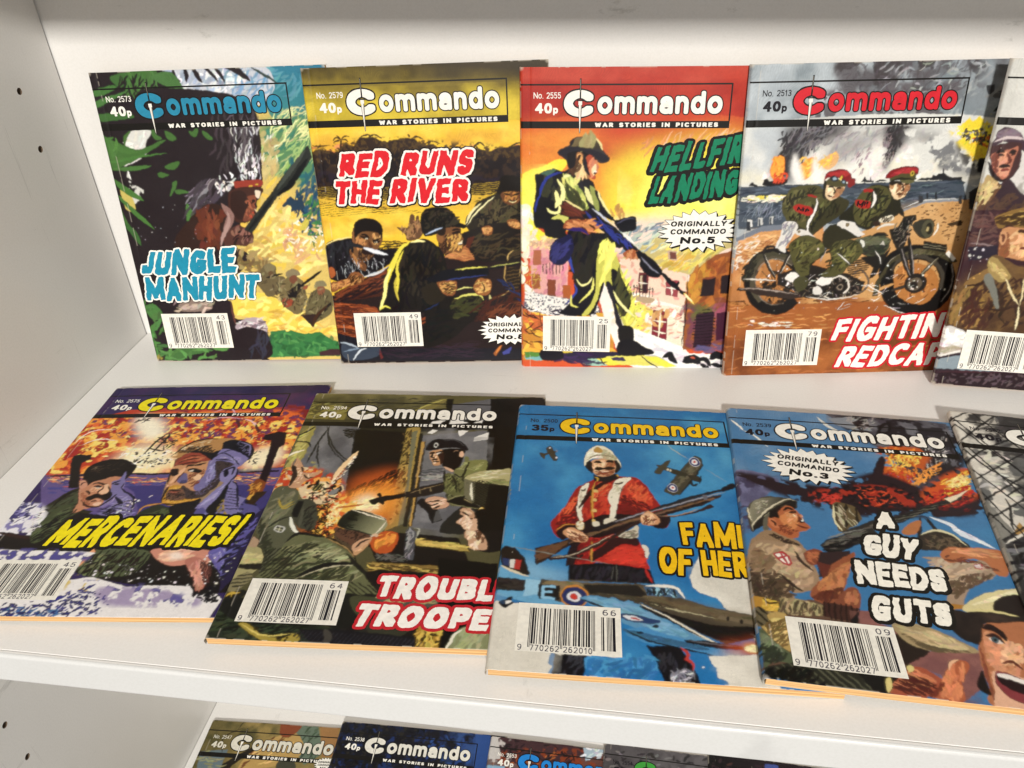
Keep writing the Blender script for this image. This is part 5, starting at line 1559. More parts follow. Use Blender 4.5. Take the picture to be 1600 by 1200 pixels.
p 2a2628 763,916 830,900 896,1054 850,1075 814,980 784,968
l 5a5a5c 1.2 819,954 875,1068
s c8a080 788,928 811,900 895,904 925,923 903,963 859,976 810,954
K ecd0b0 31 4.5 0.78 10 20 796,921 905,910 902,957 819,954
l 3a2418 .8 817,941 862,932
s 6a6a44 864,730 897,685 973,576 1074,618 1071,693 988,725 1005,892 928,949 888,843
K 8c8c60 51 6.5 1.2 60 24 883,729 986,607 1067,648 993,866 900,870
K 3a3a26 43 6.5 0.91 60 24 883,729 986,607 1067,648 996,893 904,897
s 2a2a26 897,1129 936,1014 1010,946 1037,1123
s 8c8c66 897,685 971,561 994,591 958,712 931,735
l 22221a 1.1 881,715 929,713 984,591
s a87858 779,569 788,522 865,503 947,515 945,593 906,685 864,657 833,643 805,647
K e8cca8 35 3.9 1 70 24 770,538 827,520 831,628 793,637
s 1e1614 836,512 897,517 904,579 901,640 866,671 834,649 857,596
l 2a1a14 1.8 777,557 796,546 832,554
l 2a1a14 1.4 789,607 813,598 838,603
s e0b890 907,517 936,508 938,570 919,579
s 201c20 739,500 765,434 825,421 896,421 963,483 956,512 873,487 807,515
K 4a4448 23 4.5 0.91 10 20 767,443 908,437 933,484 773,491
s c8b880 775,466 787,445 803,460 803,489 784,496
s 7a7c58 975,740 1041,679 1222,649 1220,787 1190,911 1054,931 993,866
G c0c09a 8c8e64 1031,679 1143,887 983,725 1050,676 1222,654 1220,759 1135,776 1039,766
s 4a4a38 983,768 1134,762 1229,786 1225,883 1129,954 1025,905 991,852
h 1e1c16 .6 1.6 40 1015,809 1221,801 1217,897 1054,931
l e8e8d0 2 1011,767 1012,823 1031,878
s 1e1a18 1090,916 1229,772 1235,1065 1202,1229 1082,1234 1050,1073
s 22201c 907,923 967,887 1034,911 1096,994 1069,995 1010,946 954,935
l b8a878 1 911,923 968,894 1036,925
e c0a050 1087,971 18,18
s c8a080 980,999 1021,958 1053,1009 1070,1097 1109,1144 1134,1232 1057,1235 1034,1183 1013,1148 1017,1099 978,1063 1000,1024
K f0d8b8 35 5.2 1.3 70 20 989,999 1034,997 1107,1216 1056,1230
K 6a4630 27 5.2 0.91 70 20 1022,971 1065,1047 1121,1180 1076,1170
s a88060 969,1064 1000,1024 1022,1061 1006,1081
s 77787a 762,514 946,492 1061,428 1080,657 969,717 860,694 765,725 740,616
p 1a1510 1068,304 1194,299 1214,652 1081,671
w 8e8e8e 8 .8 751,500 1058,397 1075,602 774,725
K a8a8a0 23 5.2 0.78 0 6 743,726 860,701 868,761 749,766
K 55565a 23 5.2 0.78 0 6 738,692 856,667 861,707 744,733
s 1a1614 832,511 942,503 952,557 943,635 920,678 887,665 854,653 844,611 842,554
s c8986c 765,536 791,516 827,513 838,540 844,611 835,640 808,648 795,634 788,614 775,586 770,565
K f0d4b4 17 2.6 0.52 60 24 773,557 809,549 815,627 798,634
s 1c1412 767,543 788,531 794,540 772,551
s 1c1412 798,534 833,522 837,534 808,543
s e8dccc 802,542 825,535 825,551 807,554
l 1c1412 .9 783,542 782,578 799,581
s 1c1412 785,596 810,590 815,598 791,605
l 2a1a14 .9 793,617 808,613 827,615
s 3a241c 814,555 840,540 849,611 838,633 828,591
s e0b898 925,537 939,518 952,550 945,572 930,565
l c8a080 .6 892,531 907,517 921,522
s d8b090 854,649 882,659 911,678 904,692 870,673
s 1d1a1e 741,507 755,462 779,428 806,419 831,433 882,423 921,437 969,495 957,512 909,493 835,500 790,514 754,522
l 5a585c .6 831,433 892,427 949,477
e d8d8d0 791,474 12,21
e 1d1a1e 791,474 7,12
s 7c7d4e 920,671 960,628 958,568 981,570 985,606 978,716 961,724 915,705
s 84864f 984,599 1074,588 1081,671 1029,687 970,723 984,648
K a8aa70 23 4.5 0.65 30 24 929,677 974,592 986,661 1066,602 1036,673
s 6a6b42 867,721 879,707 916,719 975,770 984,860 925,869 878,839
K 3a3a24 31 4.5 0.59 70 20 872,721 954,744 979,847 887,839
K 8c8e58 23 4.5 0.59 70 20 876,720 954,744 979,847 891,838
l 1c1a14 .8 867,680 867,721 878,774
l 1c1a14 .8 907,719 931,771 948,849
l 1c1a14 .9 910,705 961,724 985,606
p 2a2420 690,860 753,818 870,774 885,826 871,852 805,880 697,904
l a8906a .7 708,865 789,823 871,787
L 8a7a5a .8 754,828 767,869
L 8a7a5a .8 805,816 816,848
p 1e1c1c 754,939 778,900 801,912 831,942 866,977 898,1050 852,1076 823,1003 787,962
p 5a5a5a 856,1001 871,983 897,1047 857,1067
s d0a486 793,912 832,885 884,890 909,914 914,957 853,977 839,969 828,948 809,936
K f0d0b4 19 3.9 0.59 10 16 801,912 894,902 899,939 843,966
l 2a1a14 .8 804,930 853,916 884,921
l 2a1a14 .8 828,951 864,934
l 2a1a14 .8 844,972 875,952
s b8b07e 979,726 1020,694 1081,671 1152,661 1214,655 1221,786 1133,776 1045,767 982,750
K d8d4b0 23 5.9 0.91 10 12 988,729 1081,678 1206,666 1195,707 1043,747
K 8a8c58 23 5.9 0.91 5 12 1044,754 1209,733 1216,773 1089,772
p 77745a 974,743 1045,767 1089,775 1085,931 1051,932 987,885
p 3a3828 1036,767 1089,775 1221,786 1224,986 1104,949 1042,927
p 16130f 1107,781 1221,792 1230,1103 1117,1108 1096,955
h 1c1a12 .4 1.3 40 1019,768 1116,777 1111,930 1033,921
h 1c1a12 .4 1.5 -40 1036,767 1125,777 1119,929 1050,920
l e8e4cc 1.4 1014,768 1018,833 1029,902
s 1d1a14 904,908 986,873 988,898 1018,934 1070,950 1072,968 977,948 933,937
l 9a966a 1 905,914 943,881 985,866
l 9a966a .8 910,926 959,942 1037,960 1075,962
e c8a048 1084,968 13,19
K f0d890 9 1.3 0.39 40 40 1073,956 1087,955 1089,980 1077,980
s c09878 979,972 995,959 1048,987 1055,1017 1035,1030 999,1001 976,981
K e8c8a8 15 3.2 0.52 -20 16 983,972 1040,994 1026,1018
l 2a1a14 .8 990,990 1021,1012 1026,1018
s d8b090 968,1062 982,1038 1005,1019 1024,1042 1060,1029 1075,1051 1076,1109 1019,1112 991,1078
K f4dcc0 19 3.9 0.65 60 20 976,1056 1027,1030 1066,1087 1027,1111
s 16130f 1053,993 1105,967 1133,1107 1080,1109 1070,1040
p 201b18 409,1138 758,1150 989,1166 1063,1339 1050,1387 645,1357 586,1248
p b0984c 782,1181 1031,1209 1054,1253 799,1226
K d0b860 47 5.9 1 -6 8 781,1175 1041,1209 1044,1243 798,1220
p 8a7038 613,1334 918,1345 1030,1376 1033,1400 927,1416 600,1407
K c8ac58 79 5.2 1 -3 8 605,1341 1021,1371 1032,1394 616,1394
K 5a4420 51 4.5 0.78 -3 8 606,1347 1021,1377 1033,1400 617,1400
p 55565c 735,1124 761,1109 785,1135 798,1314 757,1316
K 9a9a9a 23 5.9 0.91 80 12 735,1124 773,1122 792,1302 760,1303
l b0b0a0 1 766,1109 797,1121 788,1188
p 2e2c2a 647,1271 723,1280 776,1315 732,1329 636,1309
K 6a6660 31 3.9 0.65 5 20 628,1271 762,1291 768,1327 638,1321
s c05a20 622,1142 701,1152 693,1269 610,1272 576,1197
K e89838 31 5.2 1.3 60 20 606,1156 691,1152 672,1257 605,1247
p 201b18 480,1436 650,1381 1186,1405 1174,1808 566,1797
s 5a5a50 681,1541 907,1531 948,1573 831,1600 688,1574
K b0a070 51 5.9 0.91 10 20 679,1530 923,1519 938,1563 705,1573
p 15130f 911,1297 1189,1321 1181,1798 978,1797
w 34322c 10 .7 485,1459 945,1551 812,1785 512,1779
p a8842c 870,1682 979,1677 978,1797 879,1792
d 3a2a14 40 .3 1.2 875,1692 976,1688 976,1788 882,1787
K d8b850 39 3.9 1.3 80 20 875,1692 976,1688 976,1788 882,1787
s 8c9068 1011,1806 1048,1695 1129,1670 1189,1688 1182,1807
K a8ac80 35 7.8 1.3 60 14 1026,1795 1072,1683 1166,1710 1157,1799
l e8e4d0 1.4 1007,1801 1035,1726 1065,1694
s 3c3c2e 634,1651 794,1686 863,1693 759,1768 685,1732
s 60614a -9,989 26,838 137,864 149,1011 151,1053 224,1173 177,1240 122,1428 58,1258 6,1128
K 7c7d60 59 6.5 1.3 60 20 -14,974 117,865 137,1039 53,1153
K 3c3d2c 59 6.5 1 70 20 -2,1073 90,1178 167,1366 119,1416
l b09a3a 1 49,919 91,984 138,939
l b09a3a 1 52,942 99,998 149,956
l e8e8d8 2 146,1053 180,1121 224,1173
l 34342a 1.2 59,1139 100,1083 151,1053
p 8a8a60 99,1117 147,1133 149,1165 103,1151
l 2a2a20 .8 116,1123 123,1158
s 6c6e4c 177,1240 224,1173 342,1181 434,1242 501,1290 594,1419 677,1519 633,1521 507,1549 121,1452 122,1428
K 8c8f66 91 8.5 1.4 30 18 186,1240 412,1230 587,1431 396,1463 204,1364
K 3c3e2a 91 7.8 1.2 35 18 127,1355 296,1222 570,1432 402,1486 157,1450
K a8aa80 27 8.5 0.91 30 10 234,1276 415,1243 536,1362
h 26261c .6 1.8 60 89,1295 268,1262 225,1435 126,1440
h 26261c .5 1.8 -40 539,1457 653,1486 662,1531 554,1524
l 1c1a18 2.6 283,1445 390,1368 550,1343
l c8c0a0 .8 285,1454 411,1379 553,1356
l 1c1a18 1.6 175,1234 224,1170 363,1186
l 1c1a18 1.4 363,1186 471,1240 540,1337
l a88a58 1 376,1199 474,1253 525,1313
s 24221c 483,1290 552,1349 600,1407 593,1413 536,1362
s 5a4a38 399,1138 447,1136 545,1185 514,1264 449,1228 402,1191
s c89c70 509,1239 561,1171 583,1183 567,1249 522,1301
K e8c498 19 3.9 1 40 20 506,1226 573,1184 558,1249 529,1288
K 241c18 59 3.2 0.52 50 30 396,1125 532,1172 509,1239 412,1191
s c8b490 519,1199 570,1171 576,1190 535,1231
p 55563c 403,1111 436,998 508,1010 626,1060 589,1170 511,1160
G a8a888 3c3c2c 448,1054 576,1104 404,1097 441,1001 621,1058 593,1163 508,1147
K 20201a@.9 39 6.5 1 -15 10 448,1054 593,1089 577,1157 487,1141
K c8a060 19 5.2 1 60 10 399,1098 424,1013 442,1027 425,1124
l d8d4c0 1 436,998 518,1012 626,1058
l d8d4c0 .8 510,1158 580,1173 598,1163
s 2c3426 1,1783 -19,1616 60,1591 150,1673 458,1701 552,1738 484,1801 238,1812
K 3f4a34 79 7.8 1.2 20 20 18,1762 33,1614 380,1725 317,1798
K 1c2018 79 7.8 1 20 20 11,1742 33,1614 461,1711 399,1795
s 20201c -10,1594 114,1566 554,1524 694,1606 673,1670 578,1706 530,1718 458,1701 114,1696
s 4a4c34 559,1546 664,1542 728,1604 615,1642
s a8943c 118,1706 160,1704 238,1762 325,1768 377,1746 397,1785 335,1802 248,1792 165,1745
d 3a3014 10 .5 .9 163,1714 255,1761 374,1766 331,1788
l e0cc6c .8 126,1706 238,1762 377,1746
p 1e1c20 380,1725 547,1717 879,1743 879,1792 449,1792
h 3a3840 .4 1.6 60 399,1734 872,1753 870,1793 449,1792
l 4a4640 3.6 489,1720 515,1759 500,1800
s a8a070 -12,1410 -8,1261 72,1270 112,1368 67,1454 21,1480
K c8bc84 47 6.5 1.2 0 14 -32,1300 93,1307 90,1357 2,1373
p 2a261e 2,1373 112,1368 115,1405 2,1397
s 8c8460 3,1480 55,1419 94,1453 55,1524 14,1537
h 3a3626 .6 2 10 3,1480 55,1419 94,1453 55,1524
p 24241e -4,1560 72,1523 103,1533 74,1579 13,1582
l c8a83c 1.6 8,1569 27,1548 66,1544
l c8a83c 1.2 39,1570 35,1545 61,1542
s b09478 7,1247 9,1195 46,1220 49,1258 23,1266
s c89c78 44,670 52,608 75,616 119,693 121,719 179,725 209,698 216,715 197,750 161,785 141,811 133,844 76,838 77,763
K ecd0b0 23 3.2 0.52 60 24 55,626 123,728 199,716 142,794 102,812
s 3a2a24 50,679 69,678 97,746 89,805 79,830 72,747
l 2a1a14 .8 52,608 53,670 70,721
l 2a1a14 .7 103,677 121,719
l 2a1a14 .7 131,736 157,768 188,759
p c8a060 401,1065 438,996 456,996 400,1106
G 24261c 9a9a76 455,1048 607,1129 400,1106 456,996 629,1070 589,1166
K 1c1c14 19 5.9 0.65 -20 12 441,1034 483,1032 481,1120 416,1109
l e8e0c8 .9 440,996 535,1030 629,1067
l e0d8c0 .8 629,1070 611,1122 589,1166
l 1c1a18 .9 405,1106 474,1135 590,1171
s 6a4a38 389,1124 476,1142 575,1173 533,1217 502,1239 473,1219 414,1187
K 1c1614 79 1.6 0.33 50 40 389,1124 476,1142 565,1174 520,1204 443,1179 396,1153
s d0a480 497,1239 520,1204 576,1180 575,1201 549,1244 515,1272
l 2a1a14 .9 515,1252 542,1210 574,1194
s d8b898 578,1166 591,1155 609,1165 601,1179
s c8c8c0 101,1119 145,1128 140,1164 100,1151
p 4a4a38 105,1126 141,1131 137,1160 105,1149
L c8c8a8 .5 121,1125 125,1157
L c8c8a8 .5 104,1138 138,1146
''',
'H': '''
g 2c86bc 1c78b4 276,-62 666,1385
w 4a9cc8 26 .7 -145,-2 1494,-130 1204,1479 -108,1591
w 1a6ca8 20 .7 -145,-2 1494,-130 1204,1479 -108,1591
w 5aa8cc 14 .6 811,-77 1494,-130 1371,551 770,600
S 9ac4d8@.7 4 101,1185 232,1255 321,1263 311,1325 112,1312
w 2a74a8 10 .7 -106,-5 1187,-80 1146,243 -151,276
K 8a8a78@.9 12 1.9 0.56 60 40 -27,696 14,702 18,820 -23,804
K d8a860 10 1.9 0.5 60 30 -23,735 -3,744 -3,803 -24,795
p e0dcd0 899,1119 939,1132 1142,1186 1101,1619 948,1361 883,1337 852,1310 843,1250
w c8c4b8 10 .6 863,1186 1141,1194 1106,1418 884,1329
p 4a4436 170,390 190,366 206,387 234,463 232,491 215,492 180,429
l 4a4436 1.6 146,454 180,434 228,414
s 4a4436 139,432 155,431 167,446 167,474 154,470
e d8d8e0 190,386 6,9
e d8d8e0 229,464 6,9
K 8a8a90 8 1.2 0.37 0 60 216,386 238,396 236,430 222,425
p 4a4638 955,400 987,419 990,478 847,713 814,721 774,695 778,680 900,475
K 6a6450@.9 38 5 1.2 50 10 790,689 927,472 980,425 974,479 849,694
l 2a2820 1 990,473 915,609 847,713
s 4a4638 777,484 820,443 814,481 780,537 765,564 735,556 747,524
l 4a4638 3 749,492 802,520 853,552
l 3a382c 4 802,520 854,547 906,563
l d0ccb8 1.2 807,514 803,535
l d0ccb8 1.2 820,521 815,543
s 3a362c 906,563 952,565 974,584 958,610 923,598
l 2a2820 1.2 908,619 922,638 946,626
l 2a2820 1 919,598 919,633
l 2a2820 .8 973,558 953,631
e e0e0e0 949,454 28,39
e 2c3a78 949,454 25,35
e e8e8e8 949,454 15,22
e c03830 949,454 7,10
e e0e0e0 818,666 25,35
e 2c3a78 818,666 23,31
e e8e8e8 818,666 14,19
e c03830 817,666 6,9
l c0b8a0@.8 .6 815,316 853,369 917,430
l 8a9aa8@.8 .5 986,494 1041,547 1100,604
p 16141a 313,1208 521,1191 645,1204 673,1225 690,1301 497,1306 314,1306
K 2c2a34 30 5.6 1.2 70 14 331,1223 497,1209 497,1294 322,1302
K 28242c 30 5.6 1.2 70 14 533,1214 650,1220 670,1295 532,1299
l b82c28 1.6 651,1212 666,1257 681,1300
s d8d4c8 644,1074 674,1088 670,1146 653,1156
s 2a1c20 299,1217 315,1101 363,1063 389,1145 379,1211 319,1220
p b42a22 363,1063 418,1033 474,1002 622,1025 644,1074 674,1218 557,1204 521,1199 438,1194 402,1205 331,1211 378,1162
K d03c2c 73 6.8 1.6 14 20 413,1093 644,1091 663,1203 521,1191 426,1175
K 8a1c1c 47 6.2 1.5 40 20 364,1080 474,1020 438,1174 343,1206
s 3a1a1c 402,1160 474,1080 523,1033 622,1025 626,1075 559,1072 498,1119 426,1183
l c8923a 1.4 417,1059 415,1135 413,1196
s 9c2420 227,934 275,856 329,717 368,673 421,629 474,614 542,598 636,601 687,657 728,752 784,879 786,906 761,952 687,941 626,901 512,946 386,966 337,996 277,1053 238,1022 224,979
K c8402a 128 7.4 1.6 70 24 247,950 356,734 636,611 732,800 474,913
K 6a1a1c 64 5.6 0.99 -30 24 566,736 693,803 677,878 525,909
K 6a1a1c 55 5.6 0.99 30 24 247,950 344,774 360,923 262,1002
K 7a1c1c 51 6.2 1.1 30 24 526,816 604,782 639,881 537,908
K d86038@.9 42 5.6 0.99 60 20 581,636 674,659 721,772 630,779
K d86038@.9 25 5.6 0.99 60 20 257,895 330,756 356,754 308,890
K e08050@.8 25 5 0.62 60 20 415,680 501,632 494,742 423,825
s 2a181c 250,1012 304,963 348,960 374,1002 301,1051 277,1062
s 2a181c 728,865 787,878 785,915 748,958 699,940
l c88a3a 1 246,1004 286,965 342,956
s 26161a 361,959 436,898 525,873 645,881 637,936 499,1018 425,1041 375,1011
s e6e0cc 362,694 401,656 389,731 377,810 365,867 373,922 357,932 342,850 350,764
s e6e0cc 542,619 616,602 567,677 546,777 525,900 499,902 506,818 494,762 514,692
K b8b098 21 3.7 0.62 60 20 362,704 388,672 371,810 352,850
K c0b89c 21 3.7 0.62 60 20 535,640 595,614 526,798 507,790
l 3a2420 1 359,709 372,711 385,697
l 3a2420 1 528,650 554,653 575,634
l 33161a 2.4 548,608 474,655 402,740 352,850
l c8923a 1.4 434,638 420,729 416,826 420,936
e d8b870 436,716 11,12
e d8b870 431,782 10,11
e d8b870 429,855 10,11
e d8b870 424,927 10,11
p 1c1a22 424,587 441,601 474,598 542,575 555,607 474,645 427,638
l c8a040 1.2 427,607 444,616 441,642
l c8a040 1 542,579 551,606
s d0a078 412,482 475,455 530,461 543,514 529,578 474,604 434,591 416,546
K e8c49c 25 5 1.1 70 24 419,492 488,475 474,583 434,576
K a86c48 30 4.3 0.99 70 24 495,475 540,482 522,579 488,571
K 8a4a34 17 3.1 0.87 10 20 427,566 529,558 501,596 447,595
l 2a1a14 2.2 426,493 447,485 468,494
l 2a1a14 2.2 488,488 509,478 530,489
l f0d8b0 1.4 476,487 473,514 468,525
s 2a1c18 427,545 447,527 475,536 502,523 533,531 509,547 475,547 447,556
l e8ccb0 1 461,563 478,566 502,558
s 241e20 378,484 391,472 412,492 420,577 400,558 382,527
s 241e20 530,461 557,481 564,523 542,567 532,557 540,514
s e2dcc4 374,490 384,429 411,376 446,354 489,364 524,401 544,449 564,491 565,528 557,491 530,461 475,455 419,465 392,489 377,527
K b8b090 42 5.6 1.1 60 20 475,377 530,428 551,470 475,455
K f2eede 34 5.6 1.1 40 20 397,406 461,367 461,445 391,472
l 9a9070 1 385,478 433,436 489,432 544,460
s b8924a 422,392 443,362 471,383 468,409 436,411
s c8a878 336,952 360,932 380,957 374,993 349,986
K e8dcc0 21 3.1 0.87 40 30 342,942 373,940 374,984 349,986
s d8d0bc 474,913 512,901 537,917 512,955 477,949
s d8d0bc 417,936 449,933 449,969 418,963
s ccc4b0 536,1015 598,974 631,945 633,1015 609,1030 554,1030
K 8a8270 17 3.7 0.74 20 14 542,1014 624,964 622,1025 554,1030
p 3a2a20 156,1123 302,1060 315,1093 216,1184 171,1228 161,1213
K 6a4a34 42 7.4 1.2 25 8 164,1131 302,1068 256,1140 175,1204
p 40302a 296,1060 399,1008 474,949 563,897 665,870 955,734 1056,696 1047,716 951,782 753,872 664,898 562,951 474,1002 388,1044 321,1092
K 7a5c44 107 7.4 0.87 17 5 314,1067 474,967 690,868 1021,719 952,772 562,942 333,1083
K 20181a 64 6.8 0.74 17 5 315,1084 474,994 689,886 1020,728 951,782 562,951 333,1091
l 9a98a0 1.4 487,948 665,856 889,758 1078,675
l 2a2a30 2 666,852 890,739 1067,661 1136,631
l 1c1c22 3.4 1053,672 1095,644 1137,626
l 1c1c22 2 1090,635 1118,617 1137,621
L 6a6a74 2 971,703 974,742
p 3a2622 216,1176 317,1151 413,1085 499,1035 523,1007 625,919 657,898 663,907 523,1033 437,1099 318,1175 229,1195
l c8b8a0 .7 228,1179 329,1152 425,1084 517,1012
p 3a2622 703,872 816,867 914,827 990,769 1010,786 913,840 803,877 715,884
l b09078 .7 728,872 830,861 935,806
s d09a70 281,1018 299,982 336,983 375,1011 400,1043 388,1070 345,1073 308,1051
K ecc49c 38 5 0.99 -35 16 299,990 387,1027 382,1066 314,1050
K 8a5038 25 4.3 0.62 -35 16 299,999 388,1036 376,1069 314,1055
s d09a70 645,899 665,861 692,840 734,883 735,919 699,940 656,934
K ecc49c 34 4.3 0.93 70 20 652,880 691,850 727,892 700,931 656,925
K 8a5038 17 3.7 0.56 70 20 665,870 721,893 700,931 662,934
p 1c1a22 399,1000 430,971 524,927 537,935 449,996
p 2a221c -6,1137 18,1118 62,1126 109,1185 142,1283 126,1289 13,1238
p 32406a 13,1193 47,1196 47,1241 17,1236
p d8d4cc 47,1196 68,1198 66,1251 46,1245
p b83830 68,1198 98,1200 95,1263 67,1254
l 8a8a80 .6 18,1114 268,1161 519,1201
l 5a5a54 .8 527,1190 524,1304
l 5a5a54 .6 511,1208 502,1295
p 6aa8cc -12,1240 143,1293 198,1384 360,1471 345,1492 7,1411
p 26201e -6,1306 137,1321 117,1380 4,1380
K 3a3430 34 6.2 1.2 -8 8 -4,1311 129,1322 117,1375 3,1374
l d8ccb0 1.4 5,1239 75,1272 143,1299
p 96c4dc 128,1311 194,1316 183,1396 120,1411
p 4e4538 193,1311 397,1315 614,1307 662,1314 800,1374 898,1406 1107,1447 1106,1504 1067,1562 959,1599 875,1561 611,1400 406,1397 344,1443 183,1406
w 7a6c50 8 .8 193,1311 614,1307 800,1384 1107,1447 1075,1506 673,1415 406,1366
K 8a7a58 85 7.4 1.2 -10 8 210,1320 372,1317 359,1401 223,1392
K 6a5c44@.9 85 7.4 1.4 -14 8 517,1357 799,1394 1090,1458 973,1487 673,1415
K 1c1816 128 8.1 1.5 -18 8 641,1428 896,1503 1091,1505 1067,1562 918,1575 717,1460
p 2a2622 381,1327 614,1316 652,1366 627,1378 485,1370 406,1377
p 4a6a8a 642,1320 773,1320 808,1373 652,1366
K 9ac8d8 25 3.1 0.99 -60 20 653,1325 773,1325 785,1370 660,1360
K 22303a 17 3.1 0.87 70 20 653,1330 772,1330 785,1370 660,1363
l e8e4d8 1.6 646,1315 710,1312 781,1319 812,1378
l 2a2622 1 677,1323 683,1363
l 2a2622 1 725,1324 730,1368
l 2a2622 1 769,1323 777,1371
l b8b08c .8 611,1400 765,1437 937,1471
p 7a6c54 947,1451 1103,1476 1100,1495 937,1471
l 1c1816 1.2 984,1457 978,1481
l 1c1816 1.2 1036,1467 1030,1491
e c88838 342,1394 62,62
e 2c3668 341,1396 53,52
e d8d8dc 339,1397 30,30
e c83c30 338,1398 16,17
p 23201e 183,1338 276,1338 276,1418 188,1416
L 8ec0dc 1.5 204,1346 203,1414
L 8ec0dc 1.5 201,1350 259,1348
L 8ec0dc 1.4 204,1380 247,1379
L 8ec0dc 1.5 202,1412 259,1414
p 5f96ba 359,1401 406,1385 501,1389 611,1410 744,1506 873,1579 943,1609 946,1644 811,1612 665,1569 546,1523 516,1487 407,1438
p 4a90c0 545,1552 637,1534 740,1572 870,1606 954,1644 909,1656 773,1633 633,1618 560,1588
K 78aac8@.8 77 8.1 1.6 -22 8 390,1399 595,1422 815,1566 740,1572 516,1487
K 3a6a8c@.9 73 8.1 1.4 -18 8 545,1552 739,1591 883,1623 809,1630 590,1585
l e0d8c4 1.8 611,1412 745,1492 874,1574 944,1607
l 2a2622 1.6 618,1430 671,1455 745,1497
l 23201e 1 359,1406 454,1443 531,1496
l 23201e .9 545,1552 634,1600 780,1634 909,1656
l 23201e .8 610,1415 745,1499 873,1579
K 4a4234 51 5.6 0.74 -14 8 406,1366 612,1380 796,1434 672,1425 469,1392
s 2c4470 531,1476 593,1476 699,1501 668,1518 577,1511 535,1495
s d8dce0 543,1485 585,1481 630,1502 577,1506
s b84038 577,1492 600,1492 615,1500 585,1501
p 1c1c20 791,1591 872,1588 1017,1603 1022,1620 913,1621 797,1604
l 6a6a70 .8 798,1593 922,1602 1017,1607
l 16161a 1 667,1530 690,1530
l 16161a 1 598,1566 628,1567
S c85010 3 944,1600 1019,1594 1095,1569 1091,1641 1011,1648 955,1635
S f0a848 1.4 1025,1602 1063,1590 1099,1596 1086,1632 1042,1632
K f8e8b0 30 3.1 0.74 10 30 1031,1606 1093,1587 1087,1623 1036,1628
p 16141a 270,1685 399,1678 383,1796 260,1790 265,1738
p 16141a 633,1631 766,1624 773,1633 812,1725 827,1757 833,1802 696,1802 685,1753 662,1704 660,1678
K 3a3a42 21 5 0.99 70 14 277,1693 381,1693 376,1788 275,1788
K 32323a 21 5 0.99 70 14 675,1668 763,1660 787,1727 699,1752
l c04038 1.6 772,1624 796,1657 790,1684 811,1699 809,1734
K 8a8a94 30 4.3 0.74 10 50 729,1732 822,1733 824,1791 711,1792
K d8d8e0 17 3.1 0.5 20 50 736,1740 814,1742 817,1791 725,1791
p e4dfd2 -70,1438 67,1446 360,1471 532,1457 532,1693 278,1698 251,1691 243,1740 259,1756 246,1791 -35,1815
w cfcabc 12 .6 -70,1438 67,1446 278,1702 246,1791 -35,1815
s 1e1e24 20,1450 42,1433 72,1415 71,1441 83,1445 54,1475 34,1471
s e4e2dc 31,1449 50,1438 74,1441 52,1456
e 2c4460 35,1449 11,11
p e4dfd2 880,1659 1040,1645 1144,1627 1134,1844 941,1805 938,1773 904,1759 902,1717 887,1693
w cfcabc 10 .6 887,1658 1143,1636 1141,1804 942,1797
K 4a98cc@.8 51 8.1 1.9 30 40 410,1690 660,1678 683,1786 398,1794
K 2c74ac@.8 38 7.4 1.9 30 40 411,1708 659,1695 683,1786 398,1794
e d8e0e8 850,1715 5,5
''',
